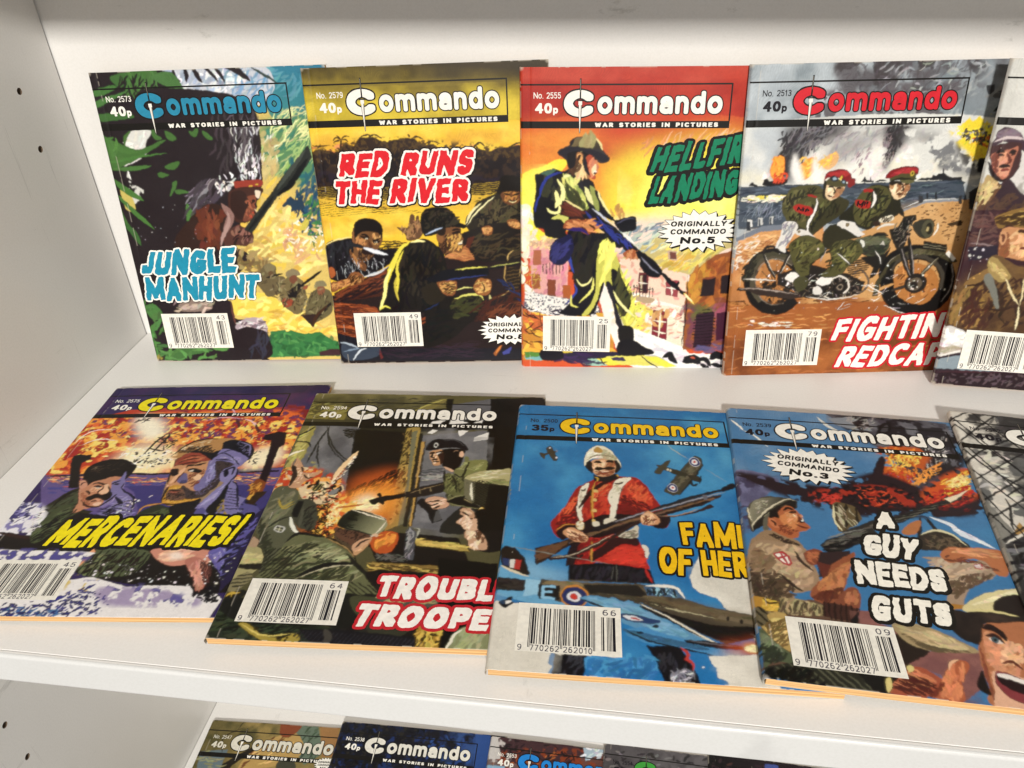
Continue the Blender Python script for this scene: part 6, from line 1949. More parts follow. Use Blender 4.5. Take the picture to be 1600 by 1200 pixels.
'I': '''
g 5a88ae 3f7cab 298,-86 372,1173
w 7a9ab8 18 .7 3,-12 896,-53 757,531 8,627
w 4a80ae 14 .7 3,-12 896,-53 757,531 8,627
s 7a7a9c 6,541 209,601 102,752 26,815 4,765
w 5c5a78 8 .9 6,541 232,570 153,772 1,994 0,818
n 4a4460 6 .5 10,599 164,677 96,806 7,1017 -1,920
w 4888b4 12 .8 834,710 1235,658 1139,1072 772,1121
p 4a4650 529,-7 887,-17 1169,16 1139,307 1121,484 908,621 800,350 746,265
w 7a7a80 8 .9 546,9 1189,13 1144,351 808,319
n 2a262c 5 .48 584,21 1194,-4 1163,349 985,501 761,278
p 8a9098 540,44 665,11 731,71 756,135 650,132 588,106
l d8d8d0 2 482,34 528,114 595,172
p 2a2428 664,63 698,41 733,63 754,77 701,142 679,111
s 1c1a1e 772,149 821,60 865,37 871,70 840,141 793,179
s 4a484c 800,129 832,75 852,69 834,125
K a8a4a0@.8 39 4.5 0.78 40 30 644,14 802,11 759,118 650,132
K c8c4c0 51 5.9 0.52 60 16 930,272 1159,116 1074,345 913,538
K 2c282c 79 5.9 0.91 60 16 938,240 1189,80 1130,397 906,567
n c86020 4 .42 775,261 996,264 976,373 819,633 726,590 723,449
K e89030 99 3.9 0.91 65 25 781,276 968,268 892,485 757,531
K f0cc58 79 3.9 0.78 65 25 781,353 964,284 939,377 793,455
K c84020 59 3.9 0.91 60 25 734,477 923,438 812,593 732,562
K f0a040 79 4.5 0.78 55 20 848,519 1055,348 1011,441 848,588
s 2e2026 3,578 119,599 164,607 311,644 414,658 566,597 648,545 744,357 765,385 721,535 805,552 880,598 1030,495 1095,570 1148,617 1079,729 907,777 879,730 754,759 579,788 483,755 367,731 200,672 106,643 55,607
n 2e2026 4 .42 -4,557 176,577 440,614 698,481 920,579 1175,587 1109,738 572,821 343,774 130,667
K 1c1418 139 3.9 1.3 30 40 309,658 666,542 830,591 1113,648 871,756 533,762
n a83420 3.4 .54 360,665 675,583 819,633 886,703 415,751
K c83c30 35 3.2 1 30 40 394,674 496,688 468,744 391,741
K d05028 39 3.2 0.78 30 40 563,611 827,605 799,715 553,746
n d05a20 4 .42 902,581 1043,451 1176,391 1157,589 973,692 876,678
K f0c040 79 4.5 0.85 40 20 977,530 1162,407 1139,537 997,610
K f8e090 51 4.5 0.65 40 20 1026,510 1158,422 1139,509 1027,565
K c02c20 71 4.5 1 30 20 891,623 1144,523 1095,676 882,717
K 6a1c1c 39 4.5 0.91 30 20 876,678 1121,594 1066,718 875,743
l e8e8e0 1.4 13,111 49,158 75,205
l e8e8e0 1.2 75,205 129,247 187,336
l d8e0e8 3 873,781 952,821 984,877 1052,915 1110,954
K e8ecf0 19 5.2 0.65 -25 20 890,779 992,852 1094,933 1048,928
s 6a5a3c 443,741 536,749 551,798 549,849 449,935 433,888
h 2a2418 1 4.5 80 451,747 536,749 556,797 549,849 460,922 437,876
K b8b090 19 6.5 0.91 -70 12 448,760 533,762 527,876 454,910
l e0d8b0 1.2 442,748 429,864 457,934
p 35322f 449,935 601,842 709,803 968,653 1068,600 1069,627 956,694 734,837 604,903 461,957
K 6a665c 51 8.5 0.65 20 6 466,933 706,816 1033,632 956,694 612,902
h 16141a .6 1.4 20 689,818 1035,625 975,685 697,854
p e8d8b8 980,638 1050,603 1117,554 1064,614 999,662
l 2a2624 1.6 830,787 800,889 769,987
l 2a2624 1.8 856,784 879,879 909,969
l 2a2624 1.4 845,791 892,889 941,942
p 34322e 333,1033 373,993 536,912 589,892 612,938 480,1025 389,1083 358,1075
K 6a6860 51 6.5 0.78 15 8 352,1019 553,909 562,944 377,1062
K 181618 39 5.9 0.78 15 8 348,1042 562,944 480,1025 374,1079
l 8a8a84 1 374,987 465,939 554,903
s b87848 719,900 765,845 823,813 795,890 746,920
s 3a3228 796,913 882,866 947,894 996,969 804,1006 769,987
K 6a5c48 39 5.2 0.65 30 40 805,912 943,906 971,972 807,994
l d8d0a8 1.4 796,913 873,870 940,889 991,958
s 4a4034 30,866 44,812 94,747 158,725 218,737 269,751 263,797 207,817 153,837 105,881 64,949 36,977
K 7a7264 51 5.9 1 30 20 44,812 157,732 216,751 91,858
K c8c4a8 15 5.9 0.59 50 20 42,826 93,753 101,766 47,864
s 26221e 48,939 110,843 187,774 264,784 214,829 140,877 81,947
l d8d0a8 1 50,963 117,854 214,771 267,764
s 4a4238 101,882 120,905 111,979 94,981
s b06a44 123,879 162,836 171,898 142,926 122,917
s b8724c 171,835 211,791 244,799 267,822 290,895 307,917 290,944 255,960 241,998 184,994 153,974 132,940
K d89468 43 5.2 1.2 60 24 178,847 267,822 277,921 197,956
K 7a4030 31 5.2 0.91 60 24 173,885 257,887 244,974 177,983
s 2a1c18 130,853 165,810 211,791 171,835 164,886 135,877
l 2a1814 1.8 223,825 242,818 258,834
l 2a1814 1.4 236,847 250,845 258,856
l f0dcc0 1.6 266,876 276,872 282,878
l f0b088 1 261,836 280,846 285,858
l 6a3428 1.4 233,939 268,930 292,936
s 9a7f60 3,1145 30,1037 104,968 184,994 252,1032 259,1144 196,1197 132,1205 51,1216 -3,1201
s 9a7f60 91,970 138,964 190,1005 250,1044 239,1068 155,1021
K 3a2a22 39 5.2 0.65 40 30 104,968 250,1044 245,1079 125,1001
s 55503f 30,860 38,807 64,770 117,735 172,725 234,731 268,743 272,763 227,782 157,811 106,870 69,932 42,961
G 8c8872 2e2c28 81,774 196,812 37,859 47,805 84,753 162,733 206,738 126,815 83,879 51,934
K b4b098 19 2.6 0.52 50 30 77,775 143,746 116,823 73,855
s 26221d 43,973 56,927 108,857 182,788 251,739 273,756 256,791 233,801 219,776 155,824 105,876 85,943 61,964
l d4ccb0 1.1 43,973 52,928 104,851 175,775 233,737 271,749
l d4ccb0 1 35,814 40,879 50,909
s 6a6656 102,890 135,847 118,913 118,957 91,960
s b4683e 117,926 131,879 155,864 187,814 218,783 248,793 256,824 280,841 279,873 289,891 308,920 300,933 259,951 244,996 197,1002 138,967 126,956
s d08850 177,861 237,833 265,881 239,941 198,928 184,904
K e0a070 19 3.2 0.65 60 24 205,811 246,832 278,854 218,913
K 7a3a24 27 3.2 0.59 60 24 141,942 209,914 238,948 256,945 216,987
s 211814 134,853 161,817 171,842 173,877 154,870 135,885
l 1e1410 1.3 200,822 225,799 251,812
l 1e1410 1.2 228,834 247,826 260,830
l f0d8b0 .8 245,839 253,860
s 2a1410 267,868 283,879 285,891 268,894
s f0ece0 272,877 285,879 277,889
l 6a2c1c 1 266,849 266,875 254,895
l 6a2c1c .9 244,909 276,924 301,927
s c87c50 122,900 136,879 152,890 161,920 167,938 141,942
l 4a2418 .8 134,892 149,909 151,928
p 6a5040 26,1396 401,1346 418,1437 534,1562 621,1727 467,1838 222,1796 0,1748
s a1876a 5,1124 57,1039 167,1036 258,1058 279,1120 298,1232 280,1294 194,1335 158,1330 174,1367 119,1402 28,1376 0,1361 3,1220
K c0a684 99 7.8 1.7 40 30 54,1062 242,1060 270,1266 182,1317 79,1251
K 5c4a38 91 7.8 1.2 30 30 13,1155 140,1243 188,1326 150,1389 6,1370
K 4a3c2e 59 6.5 0.91 60 30 -4,1251 93,1259 137,1371 20,1377
K 8a7256 59 6.5 1.3 30 20 36,1087 123,1141 97,1228 15,1218
l 3a2c24 1.4 134,1233 184,1297 217,1322
l 3a2c24 1.2 215,1085 237,1147 280,1204
p b82c34 118,1114 159,1090 189,1119 193,1165 177,1180 151,1169
p f0e8dc 127,1118 155,1102 180,1124 184,1162 177,1170 156,1160
L b82c34 .9 135,1141 180,1118
L b82c34 .9 152,1104 175,1172
s 8a4c34 251,1102 288,1065 333,1070 341,1112 320,1146 272,1163
K b87048 27 3.9 0.91 -30 20 261,1090 331,1081 330,1135 274,1153
p 3a2a2a 323,1082 459,1053 450,1098 393,1158 321,1229 298,1232 305,1149
p 6a3428 299,1139 378,1160 395,1147 353,1215 311,1240
s 9a5a3a 365,1151 419,1102 473,1062 476,1083 435,1173 404,1258 379,1311 322,1385 242,1348 285,1264 319,1239
K c08050 67 7.2 1.4 60 20 284,1274 446,1119 406,1248 328,1356
K 6a3826 43 6.5 1.2 50 20 251,1337 385,1280 340,1364 269,1364
s 8a5038 398,1289 445,1273 451,1330 428,1390 366,1379 340,1364
K b87850 19 5.2 1.3 70 20 396,1299 448,1292 434,1361 383,1367
p 4a2e26 289,1370 435,1389 405,1466 276,1447
h 2a1a16 .7 2.2 80 289,1370 435,1389 405,1466 276,1447
p 98885f 28,1376 174,1367 286,1390 276,1447 126,1457 -3,1465
K b8a87c 51 5.9 1.3 70 20 137,1371 278,1391 262,1449 140,1455
K 5a4c38 43 5.9 0.91 70 20 28,1376 278,1391 254,1449 32,1470
p c8a038 42,1379 109,1394 91,1453 27,1452
K e0b848 19 3.9 1 20 20 45,1384 105,1400 88,1449 35,1442
l 4a3818 1 41,1384 68,1409 109,1396
p b88a30 2,1375 42,1379 28,1443 -1,1437
s 6c6248 2,1446 35,1437 58,1485 47,1522 10,1541 -1,1511
h 2e2818 .8 3 -50 2,1446 35,1437 58,1485 47,1522 10,1541
s b89c5c 53,1467 126,1457 125,1565 120,1650 76,1623 29,1560 17,1535 55,1512
K d8bc78 47 7.2 1.3 40 20 33,1524 123,1476 118,1617 64,1607
K 7a6438 39 7.2 0.78 40 16 33,1524 123,1476 114,1643 63,1616
s 5a6448 8,1554 29,1560 76,1623 124,1666 119,1704 52,1709 8,1739 6,1699 7,1632
K 7a8464 43 6.5 1.3 50 20 13,1571 88,1638 54,1692 13,1698
K 343a2c 35 6.5 1 50 20 9,1615 111,1668 65,1707 10,1722
p 2e2e24 5,1739 120,1700 276,1711 536,1711 467,1732 447,1788 403,1787 235,1794 6,1782
h 5c5c48 .9 2.6 -50 49,1733 119,1704 276,1711 403,1787 93,1798
K 14140f 51 7.8 1 50 12 7,1747 170,1717 224,1788 9,1786
p 1c1a16 355,1708 536,1711 454,1787 403,1787
p 8f5f58 426,1399 477,1392 491,1454 541,1474 584,1521 658,1570 854,1552 813,1716 722,1788 668,1674 553,1641 520,1563 418,1473
w a87468 10 .8 431,1408 854,1552 805,1702 572,1671 418,1473
w 7a5050 8 .7 431,1408 854,1552 819,1775 716,1789 572,1671
p 1a1818 378,1460 433,1398 403,1475
s 2e231c 546,1508 584,1521 658,1570 583,1629 551,1650 546,1593
s a8946c 545,1456 605,1439 659,1441 727,1467 850,1544 765,1564 665,1569 580,1538
K c8b488 59 7.8 1.2 -20 14 559,1459 724,1476 818,1540 667,1561
K 6a5a40 39 7.2 0.78 -15 14 553,1481 672,1543 828,1552 665,1569
s a89078 769,1056 870,1042 953,1063 1037,1031 1080,1078 1028,1146 943,1187 878,1283 855,1333 796,1322 819,1243 834,1089
K c4ac90 59 7.2 1.4 30 26 789,1064 1030,1053 1001,1139 865,1207
K 6a5440 59 6.5 1 50 26 841,1190 963,1124 1050,1123 900,1232 835,1307
p b07c2c 799,1312 869,1312 877,1330 796,1345
s b87448 856,1012 905,973 973,975 960,1041 891,1071 859,1054
s b87448 949,978 1061,958 1149,984 1114,1104 1065,1121 1033,1042 955,1031
K d8986a 43 6.5 1.3 -5 14 878,987 1059,964 1133,1008 966,1019
K 7a4430 27 5.2 0.78 10 20 861,1022 963,1030 1088,1097 879,1062
K d8d0c8 9 2 0.65 30 30 984,1070 1020,1060 1007,1087 981,1089
p b03030 978,1076 984,1065 1021,1061 1007,1092 976,1094
K d8d0c8 15 1.6 0.65 0 10 985,1070 1017,1065 1007,1087 979,1091
s d8cc98 855,1333 935,1256 1035,1209 1128,1187 1192,1203 1133,1360 933,1350
K ece4b8 39 7.8 1.7 20 20 890,1310 1095,1201 1148,1209 1017,1265
s 2a201c 999,1276 1071,1229 1141,1229 1177,1281 1144,1367 993,1333
s 2a211d 787,1351 865,1345 993,1333 1144,1367 1120,1432 1027,1392 931,1396 898,1435 868,1508 818,1498 779,1451
w 4a3a30 9 .8 792,1360 990,1343 1126,1378 1024,1401 861,1466
l d8cc90 1.4 868,1336 967,1329 1073,1341
s b4744c 880,1481 914,1407 988,1388 1116,1406 990,1838 820,1790 833,1714 838,1619 852,1536
K d89870 79 7.8 2 65 26 902,1444 1003,1499 956,1666 863,1679
K 8a4c34 59 7.2 1.6 65 26 865,1517 850,1681 832,1774 840,1635
K e8b48c 47 5.2 1.3 60 30 968,1487 1030,1495 999,1582 918,1593
s 2a1814 901,1426 937,1399 979,1433 978,1477 963,1462 933,1431
s e0d0c4 911,1477 936,1463 961,1488 938,1495
e 4a6068 932,1478 14,15
e 16120f 932,1478 6,7
l 3a1c16 1.6 905,1465 938,1456 966,1491
l 6a3020 1.4 918,1593 962,1579 990,1607
s e0b090 868,1647 887,1629 975,1648 1022,1658 963,1814 834,1802 853,1711
s 8a3c40 879,1642 905,1630 1013,1682 980,1768 891,1743 871,1693
s 2a1416 882,1653 918,1648 1004,1706 995,1729 915,1710 887,1683
s e8e0d8 889,1640 938,1646 1016,1674 1010,1690 943,1668 890,1656
s 1f1614 809,1671 833,1636 832,1699 829,1744 802,1733 793,1704
s b0603c 588,1731 652,1707 683,1688 732,1610 761,1597 791,1606 785,1634 744,1695 722,1788 623,1787 595,1776
K d8885c 55 7.2 1.4 80 20 702,1646 776,1612 714,1775 641,1770
K 7a3a28 31 5.9 1 60 30 593,1738 676,1712 625,1779 595,1776
s a8583c 459,1764 510,1711 563,1656 614,1657 663,1690 663,1714 610,1766 578,1793 460,1787
K d0845c 39 7.8 1.2 -25 14 474,1754 574,1663 645,1708 590,1746
K 5a2820 39 7.2 0.78 -25 14 472,1762 568,1687 647,1723 580,1785
s d8c880 549,1658 568,1649 577,1662 559,1682 549,1679
s d8c880 458,1726 475,1712 480,1730 472,1762 454,1787 449,1765
l e8b890 1.2 706,1653 730,1614 762,1596
''',
'J': '''
g c4bfb4 8a8880 -53,-76 116,637
p d4cfc4 -10,17 75,1 163,522 131,1099 12,733 -1,97
n 3c3a3a 8 .48 75,1 549,9 569,444 112,532 46,199
n 6a6a68 7 .5 38,231 442,345 438,819 23,780
w 2e2c2c 7 .8 187,436 631,266 438,819 176,751 141,658
w ece8dc 7 .8 18,94 155,178 175,702 40,626
k 4a4848@.8 60 9 2 20 30 105,28 549,9 428,389 114,336
k d8d4c8@.8 40 9 2 20 30 41,291 194,349 145,805 45,727
p 3a3838 11,993 225,790 429,844 180,1558 -20,1512 19,1121
k 6a6a6c 26 12 2 30 14 29,1034 265,898 244,1180 38,1318
k 1c1a1c 40 12 2 30 14 20,1013 335,908 246,1371 8,1417
p b08a48 71,936 115,858 132,901 111,951
l 1c1a1a 1.2 101,691 104,765 77,889 86,933
l 1c1a1a 1.2 113,676 165,627 206,594
l e0dcd0 1.4 12,1015 87,956 164,895
L 1c1a1c .9 -6,82 94,-3
L 1c1a1c .9 -30,70 248,506
L 1c1a1c .9 -19,19 338,670
L 1c1a1c .9 6,260 198,43 329,-81
L 1c1a1c .9 -2,329 80,470 240,639
L 1c1a1c 1.1 -1,430 122,305 395,117
L 1c1a1c .8 7,566 397,223
L 1c1a1c .8 -11,474 193,796
L 1c1a1c 1 3,722 337,421
L 1c1a1c .8 -5,647 135,991
L 1c1a1c 1 6,844 281,605
L 1c1a1c .8 -5,798 131,1099
L 1c1a1c .9 11,993 241,787
L 1c1a1c .9 4,268 281,850
L 1c1a1c .9 113,-6 400,477
''',
'K': '''
g 6a6038 8a7a48 -46,-93 837,444
w 4a4a28 8 .8 -203,-45 485,-92 519,466 -57,508
w a08a50 8 .8 327,-44 1098,-78 1186,419 359,478
p 6a7a68 788,-20 911,-10 1033,229 902,340 694,113
k 4a5a48 20 8 2 70 20 788,-20 933,7 993,317 816,279
s b89858 433,237 594,120 749,74 860,207 768,333 527,400 379,444
k 7a4a2a 26 7 1.2 50 20 426,220 686,-13 794,106 600,328 411,441
k d8b870 20 7 1.6 40 20 466,235 727,111 805,245 553,382
s 8a4a2a 606,-44 725,-52 782,17 694,113 615,83
s 4a4a3c 677,356 708,303 789,298 843,361 811,413 715,420
p 2a241c 199,410 426,220 467,238 321,381 295,483
p 6a7a80 11,284 235,251 237,421 57,467
k 9a9a70 16 8 1.4 5 10 11,284 269,252 218,455 57,467
l 2a2418 .9 199,288 160,151 294,51
l 2a2418 .9 250,72 290,-4 436,-32
p a07848 923,-29 1096,-23 1140,256 1027,264
''',
'L': '''
g 14141c 1a1a24 -11,-14 676,417
n 22386a 5 .62 -27,-12 1123,17 1143,370 53,480
n 18223f 4 .58 -27,-12 1123,17 1143,370 53,480
n 2c2a24 2.4 .6 -27,-12 764,53 987,386 53,480
k 0c0c10 90 5 1.4 30 60 9,-7 1089,11 1102,309 65,414
p 2f5290 1120,-1 1244,1 1267,357 1143,370
w 3a5c98 6 .8 924,19 1120,-1 1157,254 889,281
k 2c4c88 26 6 2 30 60 732,56 1128,51 1126,257 747,295
''',
'M': '''
g 7a6a68 6a3c30 33,-16 791,471
p 4a3034 53,-9 761,-14 764,43 635,210 86,208
n 8a4020 4 .52 143,106 763,24 877,178 114,278
n c8c0bc 5 .5 -21,-9 144,-11 174,196 -5,201
p a8bcc8 744,8 904,-13 905,25 769,118
k d8dce0 14 6 1.6 30 30 743,-12 904,-4 874,104 731,85
k 2a1c20 40 7 1.4 30 40 74,8 726,10 735,141 136,182
k b86830 16 6 1.2 40 30 188,176 587,66 477,212 199,249
p c8c4c0 -11,-1 53,-3 101,187 6,200
p 8ab0c8 3,247 144,241 154,309 16,327
''',
'N': '''
g 5a5658 6a6668 30,60 552,261
w 4a4648 6 .8 -6,46 817,24 806,225 10,339
k 3a3638 30 7 2 10 30 13,62 799,26 791,192 25,301
k 8a8688@.7 20 7 2 10 30 13,62 799,26 791,192 25,301
''',
'O': '''
g 1a1618 2a2024 5,55 416,192
k 3a2a30 30 7 2 10 30 22,52 770,12 752,140 13,253
k 5a4038@.7 12 7 2 10 30 21,71 768,31 752,140 13,253
p 4a5a9a 432,30 534,26 529,67 429,68
''',
}
# ------------------------------------------------------------------ materials
def mat(name, col, rough=.5, spec=.5, build=None):
    m = bpy.data.materials.new(name); m.use_nodes = True
    nt = m.node_tree; b = nt.nodes['Principled BSDF']
    b.inputs['Base Color'].default_value = (*col, 1); b.inputs['Roughness'].default_value = rough; b.inputs['Specular IOR Level'].default_value = spec
    if build: build(nt, b)
    return m
def node(nt, t, **kw):
    n = nt.nodes.new(t)
    for k, v in kw.items():
        if hasattr(n, k): setattr(n, k, v)
        else: n.inputs[k].default_value = v
    return n
def ramp(nt, src, p0, c0, p1, c1):
    r = nt.nodes.new('ShaderNodeValToRGB'); e = r.color_ramp.elements
    e[0].position, e[0].color = p0, (*c0, 1); e[1].position, e[1].color = p1, (*c1, 1)
    nt.links.new(src, r.inputs[0]); return r.outputs[0]
def mul(nt, a, b, f=1.):
    m = nt.nodes.new('ShaderNodeMix'); m.data_type = 'RGBA'; m.blend_type = 'MULTIPLY'; m.inputs[0].default_value = f
    nt.links.new(a, m.inputs[6]); nt.links.new(b, m.inputs[7]); return m.outputs[2]
def melamine(base, scuff):
    def f(nt, b):
        tc = nt.nodes.new('ShaderNodeTexCoord')
        n1 = node(nt, 'ShaderNodeTexNoise', Scale=9, Detail=6, Roughness=.6); nt.links.new(tc.outputs['Object'], n1.inputs['Vector'])
        n2 = node(nt, 'ShaderNodeTexNoise', Scale=900, Detail=2); nt.links.new(tc.outputs['Object'], n2.inputs['Vector'])
        mp = node(nt, 'ShaderNodeMapping'); mp.inputs['Scale'].default_value = (14, 5, 30); mp.inputs['Rotation'].default_value = (.3, .5, .7)
        nt.links.new(tc.outputs['Object'], mp.inputs[0])
        n3 = node(nt, 'ShaderNodeTexNoise', Scale=2.2, Detail=9, Roughness=.72); nt.links.new(mp.outputs[0], n3.inputs['Vector'])
        c = ramp(nt, n1.outputs[0], .3, tuple(v * .955 for v in base), .7, base)
        c = mul(nt, c, ramp(nt, n2.outputs[0], .35, (.965, .965, .96), .6, (1, 1, 1)))
        c = mul(nt, c, ramp(nt, n3.outputs[0], .63, (1, 1, 1), .72, (1 - scuff, 1 - scuff, 1 - scuff * 1.05)))
        mp2 = node(nt, 'ShaderNodeMapping'); mp2.inputs['Scale'].default_value = (3, 90, 3); mp2.inputs['Rotation'].default_value = (0, 0, .9)
        nt.links.new(tc.outputs['Object'], mp2.inputs[0])
        n4 = node(nt, 'ShaderNodeTexNoise', Scale=3.1, Detail=5, Roughness=.6); nt.links.new(mp2.outputs[0], n4.inputs['Vector'])
        c = mul(nt, c, ramp(nt, n4.outputs[0], .675, (1, 1, 1), .73, (1 - scuff * .8,) * 3))
        nt.links.new(c, b.inputs['Base Color'])
        nt.links.new(ramp(nt, n1.outputs[0], .3, (.30,) * 3, .7, (.44,) * 3), b.inputs['Roughness'])
        bp = node(nt, 'ShaderNodeBump', Strength=.06, Distance=.0004); nt.links.new(n2.outputs[0], bp.inputs['Height']); nt.links.new(bp.outputs[0], b.inputs['Normal'])
    return f
M_SHELF = mat('white_melamine', (.78, .76, .73), .35, .4, melamine((.80, .785, .755), .28))
M_EDGE = mat('white_edge_band', (.8, .79, .77), .3, .5, melamine((.63, .63, .615), .12))
M_HOLE = mat('drilled_chipboard', (.10, .07, .05), .9, .1, lambda nt, b: nt.links.new(ramp(nt, node(nt, 'ShaderNodeTexNoise', Scale=1500).outputs[0], .3, (.10, .07, .05), .7, (.30, .22, .15)), b.inputs['Base Color']))
def printed(nt, b):
    a = node(nt, 'ShaderNodeVertexColor', layer_name='print')
    tc = nt.nodes.new('ShaderNodeTexCoord')
    n = node(nt, 'ShaderNodeTexNoise', Scale=700, Detail=3); nt.links.new(tc.outputs['Object'], n.inputs['Vector'])
    c = mul(nt, a.outputs[0], ramp(nt, n.outputs[0], .3, (.95, .95, .95), .62, (1.02, 1.02, 1.02)))
    nt.links.new(c, b.inputs['Base Color'])
    n2 = node(nt, 'ShaderNodeTexNoise', Scale=40, Detail=5); nt.links.new(tc.outputs['Object'], n2.inputs['Vector'])
    nt.links.new(ramp(nt, n2.outputs[0], .3, (.30,) * 3, .7, (.46,) * 3), b.inputs['Roughness'])
    bp = node(nt, 'ShaderNodeBump', Strength=.05, Distance=.0006); nt.links.new(n2.outputs[0], bp.inputs['Height']); nt.links.new(bp.outputs[0], b.inputs['Normal'])
M_PRINT = mat('printed_card', (.5, .5, .5), .38, .22, printed)
def paper(nt, b):
    tc = nt.nodes.new('ShaderNodeTexCoord')
    mp = node(nt, 'ShaderNodeMapping'); mp.inputs['Scale'].default_value = (5, 5, 1700); nt.links.new(tc.outputs['Object'], mp.inputs[0])
    n = node(nt, 'ShaderNodeTexNoise', Scale=1.5, Detail=3); nt.links.new(mp.outputs[0], n.inputs['Vector'])
    nt.links.new(ramp(nt, n.outputs[0], .3, (.40, .22, .09), .58, (.74, .45, .20)), b.inputs['Base Color'])
M_PAPER = mat('aged_newsprint', (.8, .55, .3), .85, .1, paper)
_ink = {}
def ink(hexcol):
    if hexcol not in _ink:
        c = lin(hexcol)
        def f(nt, b, c=c):
            tc = nt.nodes.new('ShaderNodeTexCoord')
            n = node(nt, 'ShaderNodeTexNoise', Scale=420, Detail=3); nt.links.new(tc.outputs['Object'], n.inputs['Vector'])
            nt.links.new(ramp(nt, n.outputs[0], .3, tuple(c * .9), .65, tuple(np.minimum(c * 1.04, 1))), b.inputs['Base Color'])
        _ink[hexcol] = mat('ink_' + {'f': 'pale', 'e': 'pale', 'd': 'bright'}.get(hexcol[0], 'deep'), tuple(c), .38, .22, f)
    return _ink[hexcol]
def link(name, verts, faces, mats, mi=None, parent=None, smooth_=False):
    me = bpy.data.meshes.new(name); me.from_pydata([tuple(v) for v in verts], [], faces); me.update()
    for m in mats: me.materials.append(m)
    if mi is not None: me.polygons.foreach_set('material_index', np.asarray(mi, np.int32))
    if smooth_: me.polygons.foreach_set('use_smooth', np.ones(len(me.polygons), bool))
    o = bpy.data.objects.new(name, me); S.collection.objects.link(o)
    if parent: o.parent = parent
    return o
def empty(name, label, cat, group=None):
    o = bpy.data.objects.new(name, None); o.empty_display_size = .02; S.collection.objects.link(o)
    o['label'] = label; o['category'] = cat
    if group: o['group'] = group
    return o
# ------------------------------------------------------------------ the shelf unit
D, TH, YAW = 0.2625, 0.0185, 0.0567
PITCH = .328; XR = 1.15
unit = empty('shelf_unit', 'white laminated shelf unit with peg holes holding all the comic books', 'shelf unit')
def board(name, x0, x1, y1, z1, th):
    """a board with a slightly rounded front edge; its back follows the slanted rear panel"""
    r = .0016; prof = []
    for a in range(0, 91, 18): prof.append((-D + r - r * math.sin(math.radians(a)), z1 - r + r * math.cos(math.radians(a))))
    for a in range(0, 91, 18): prof.append((-D + r - r * math.cos(math.radians(a)), z1 - th + r - r * math.sin(math.radians(a))))
    n = len(prof); V = []; Fc = []; mi = []
    g = [(-D + .0031, z1), (-D + .0029, z1 - .0004), (-D + .0026, z1 - .0004), (-D + .0024, z1)]   # the joint of the edge band
    for x in (x0, x1):
        V += [(x, y, z) for y, z in prof] + [(x, y1 + YAW * x, z1 - th), (x, y1 + YAW * x, z1)] + [(x, y, z) for y, z in g]
    m = n + 6
    for i in range(m):
        j = (i + 1) % m; Fc.append((i, j, m + j, m + i)); mi.append(1 if i < n - 1 else 0)
    Fc.append(tuple(range(m))[::-1]); Fc.append(tuple(range(m, 2 * m))); mi += [1, 1]
    return link(name, V, Fc, [M_SHELF, M_EDGE], mi, unit)
for zt in (0, PITCH, -PITCH): board('shelf_board', .0004, XR, .0005, zt, TH)
def slab(name, pts, th, m, parent):
    """flat panel: 4 corners of its visible face, pushed back by th along the normal"""
    p = [Vector(q) for q in pts]; nrm = (p[1] - p[0]).cross(p[3] - p[0]).normalized()
    q = [v - nrm * th for v in p]
    V = p + q; return link(name, V, [(0, 1, 2, 3), (7, 6, 5, 4), (0, 4, 5, 1), (1, 5, 6, 2), (2, 6, 7, 3), (3, 7, 4, 0)], [m], None, parent)
slab('back_panel', [(-.018, .001 - .018 * YAW, -.42), (XR, .001 + XR * YAW, -.42), (XR, .001 + XR * YAW, .36), (-.018, .001 - .018 * YAW, .36)], .006, M_SHELF, unit)
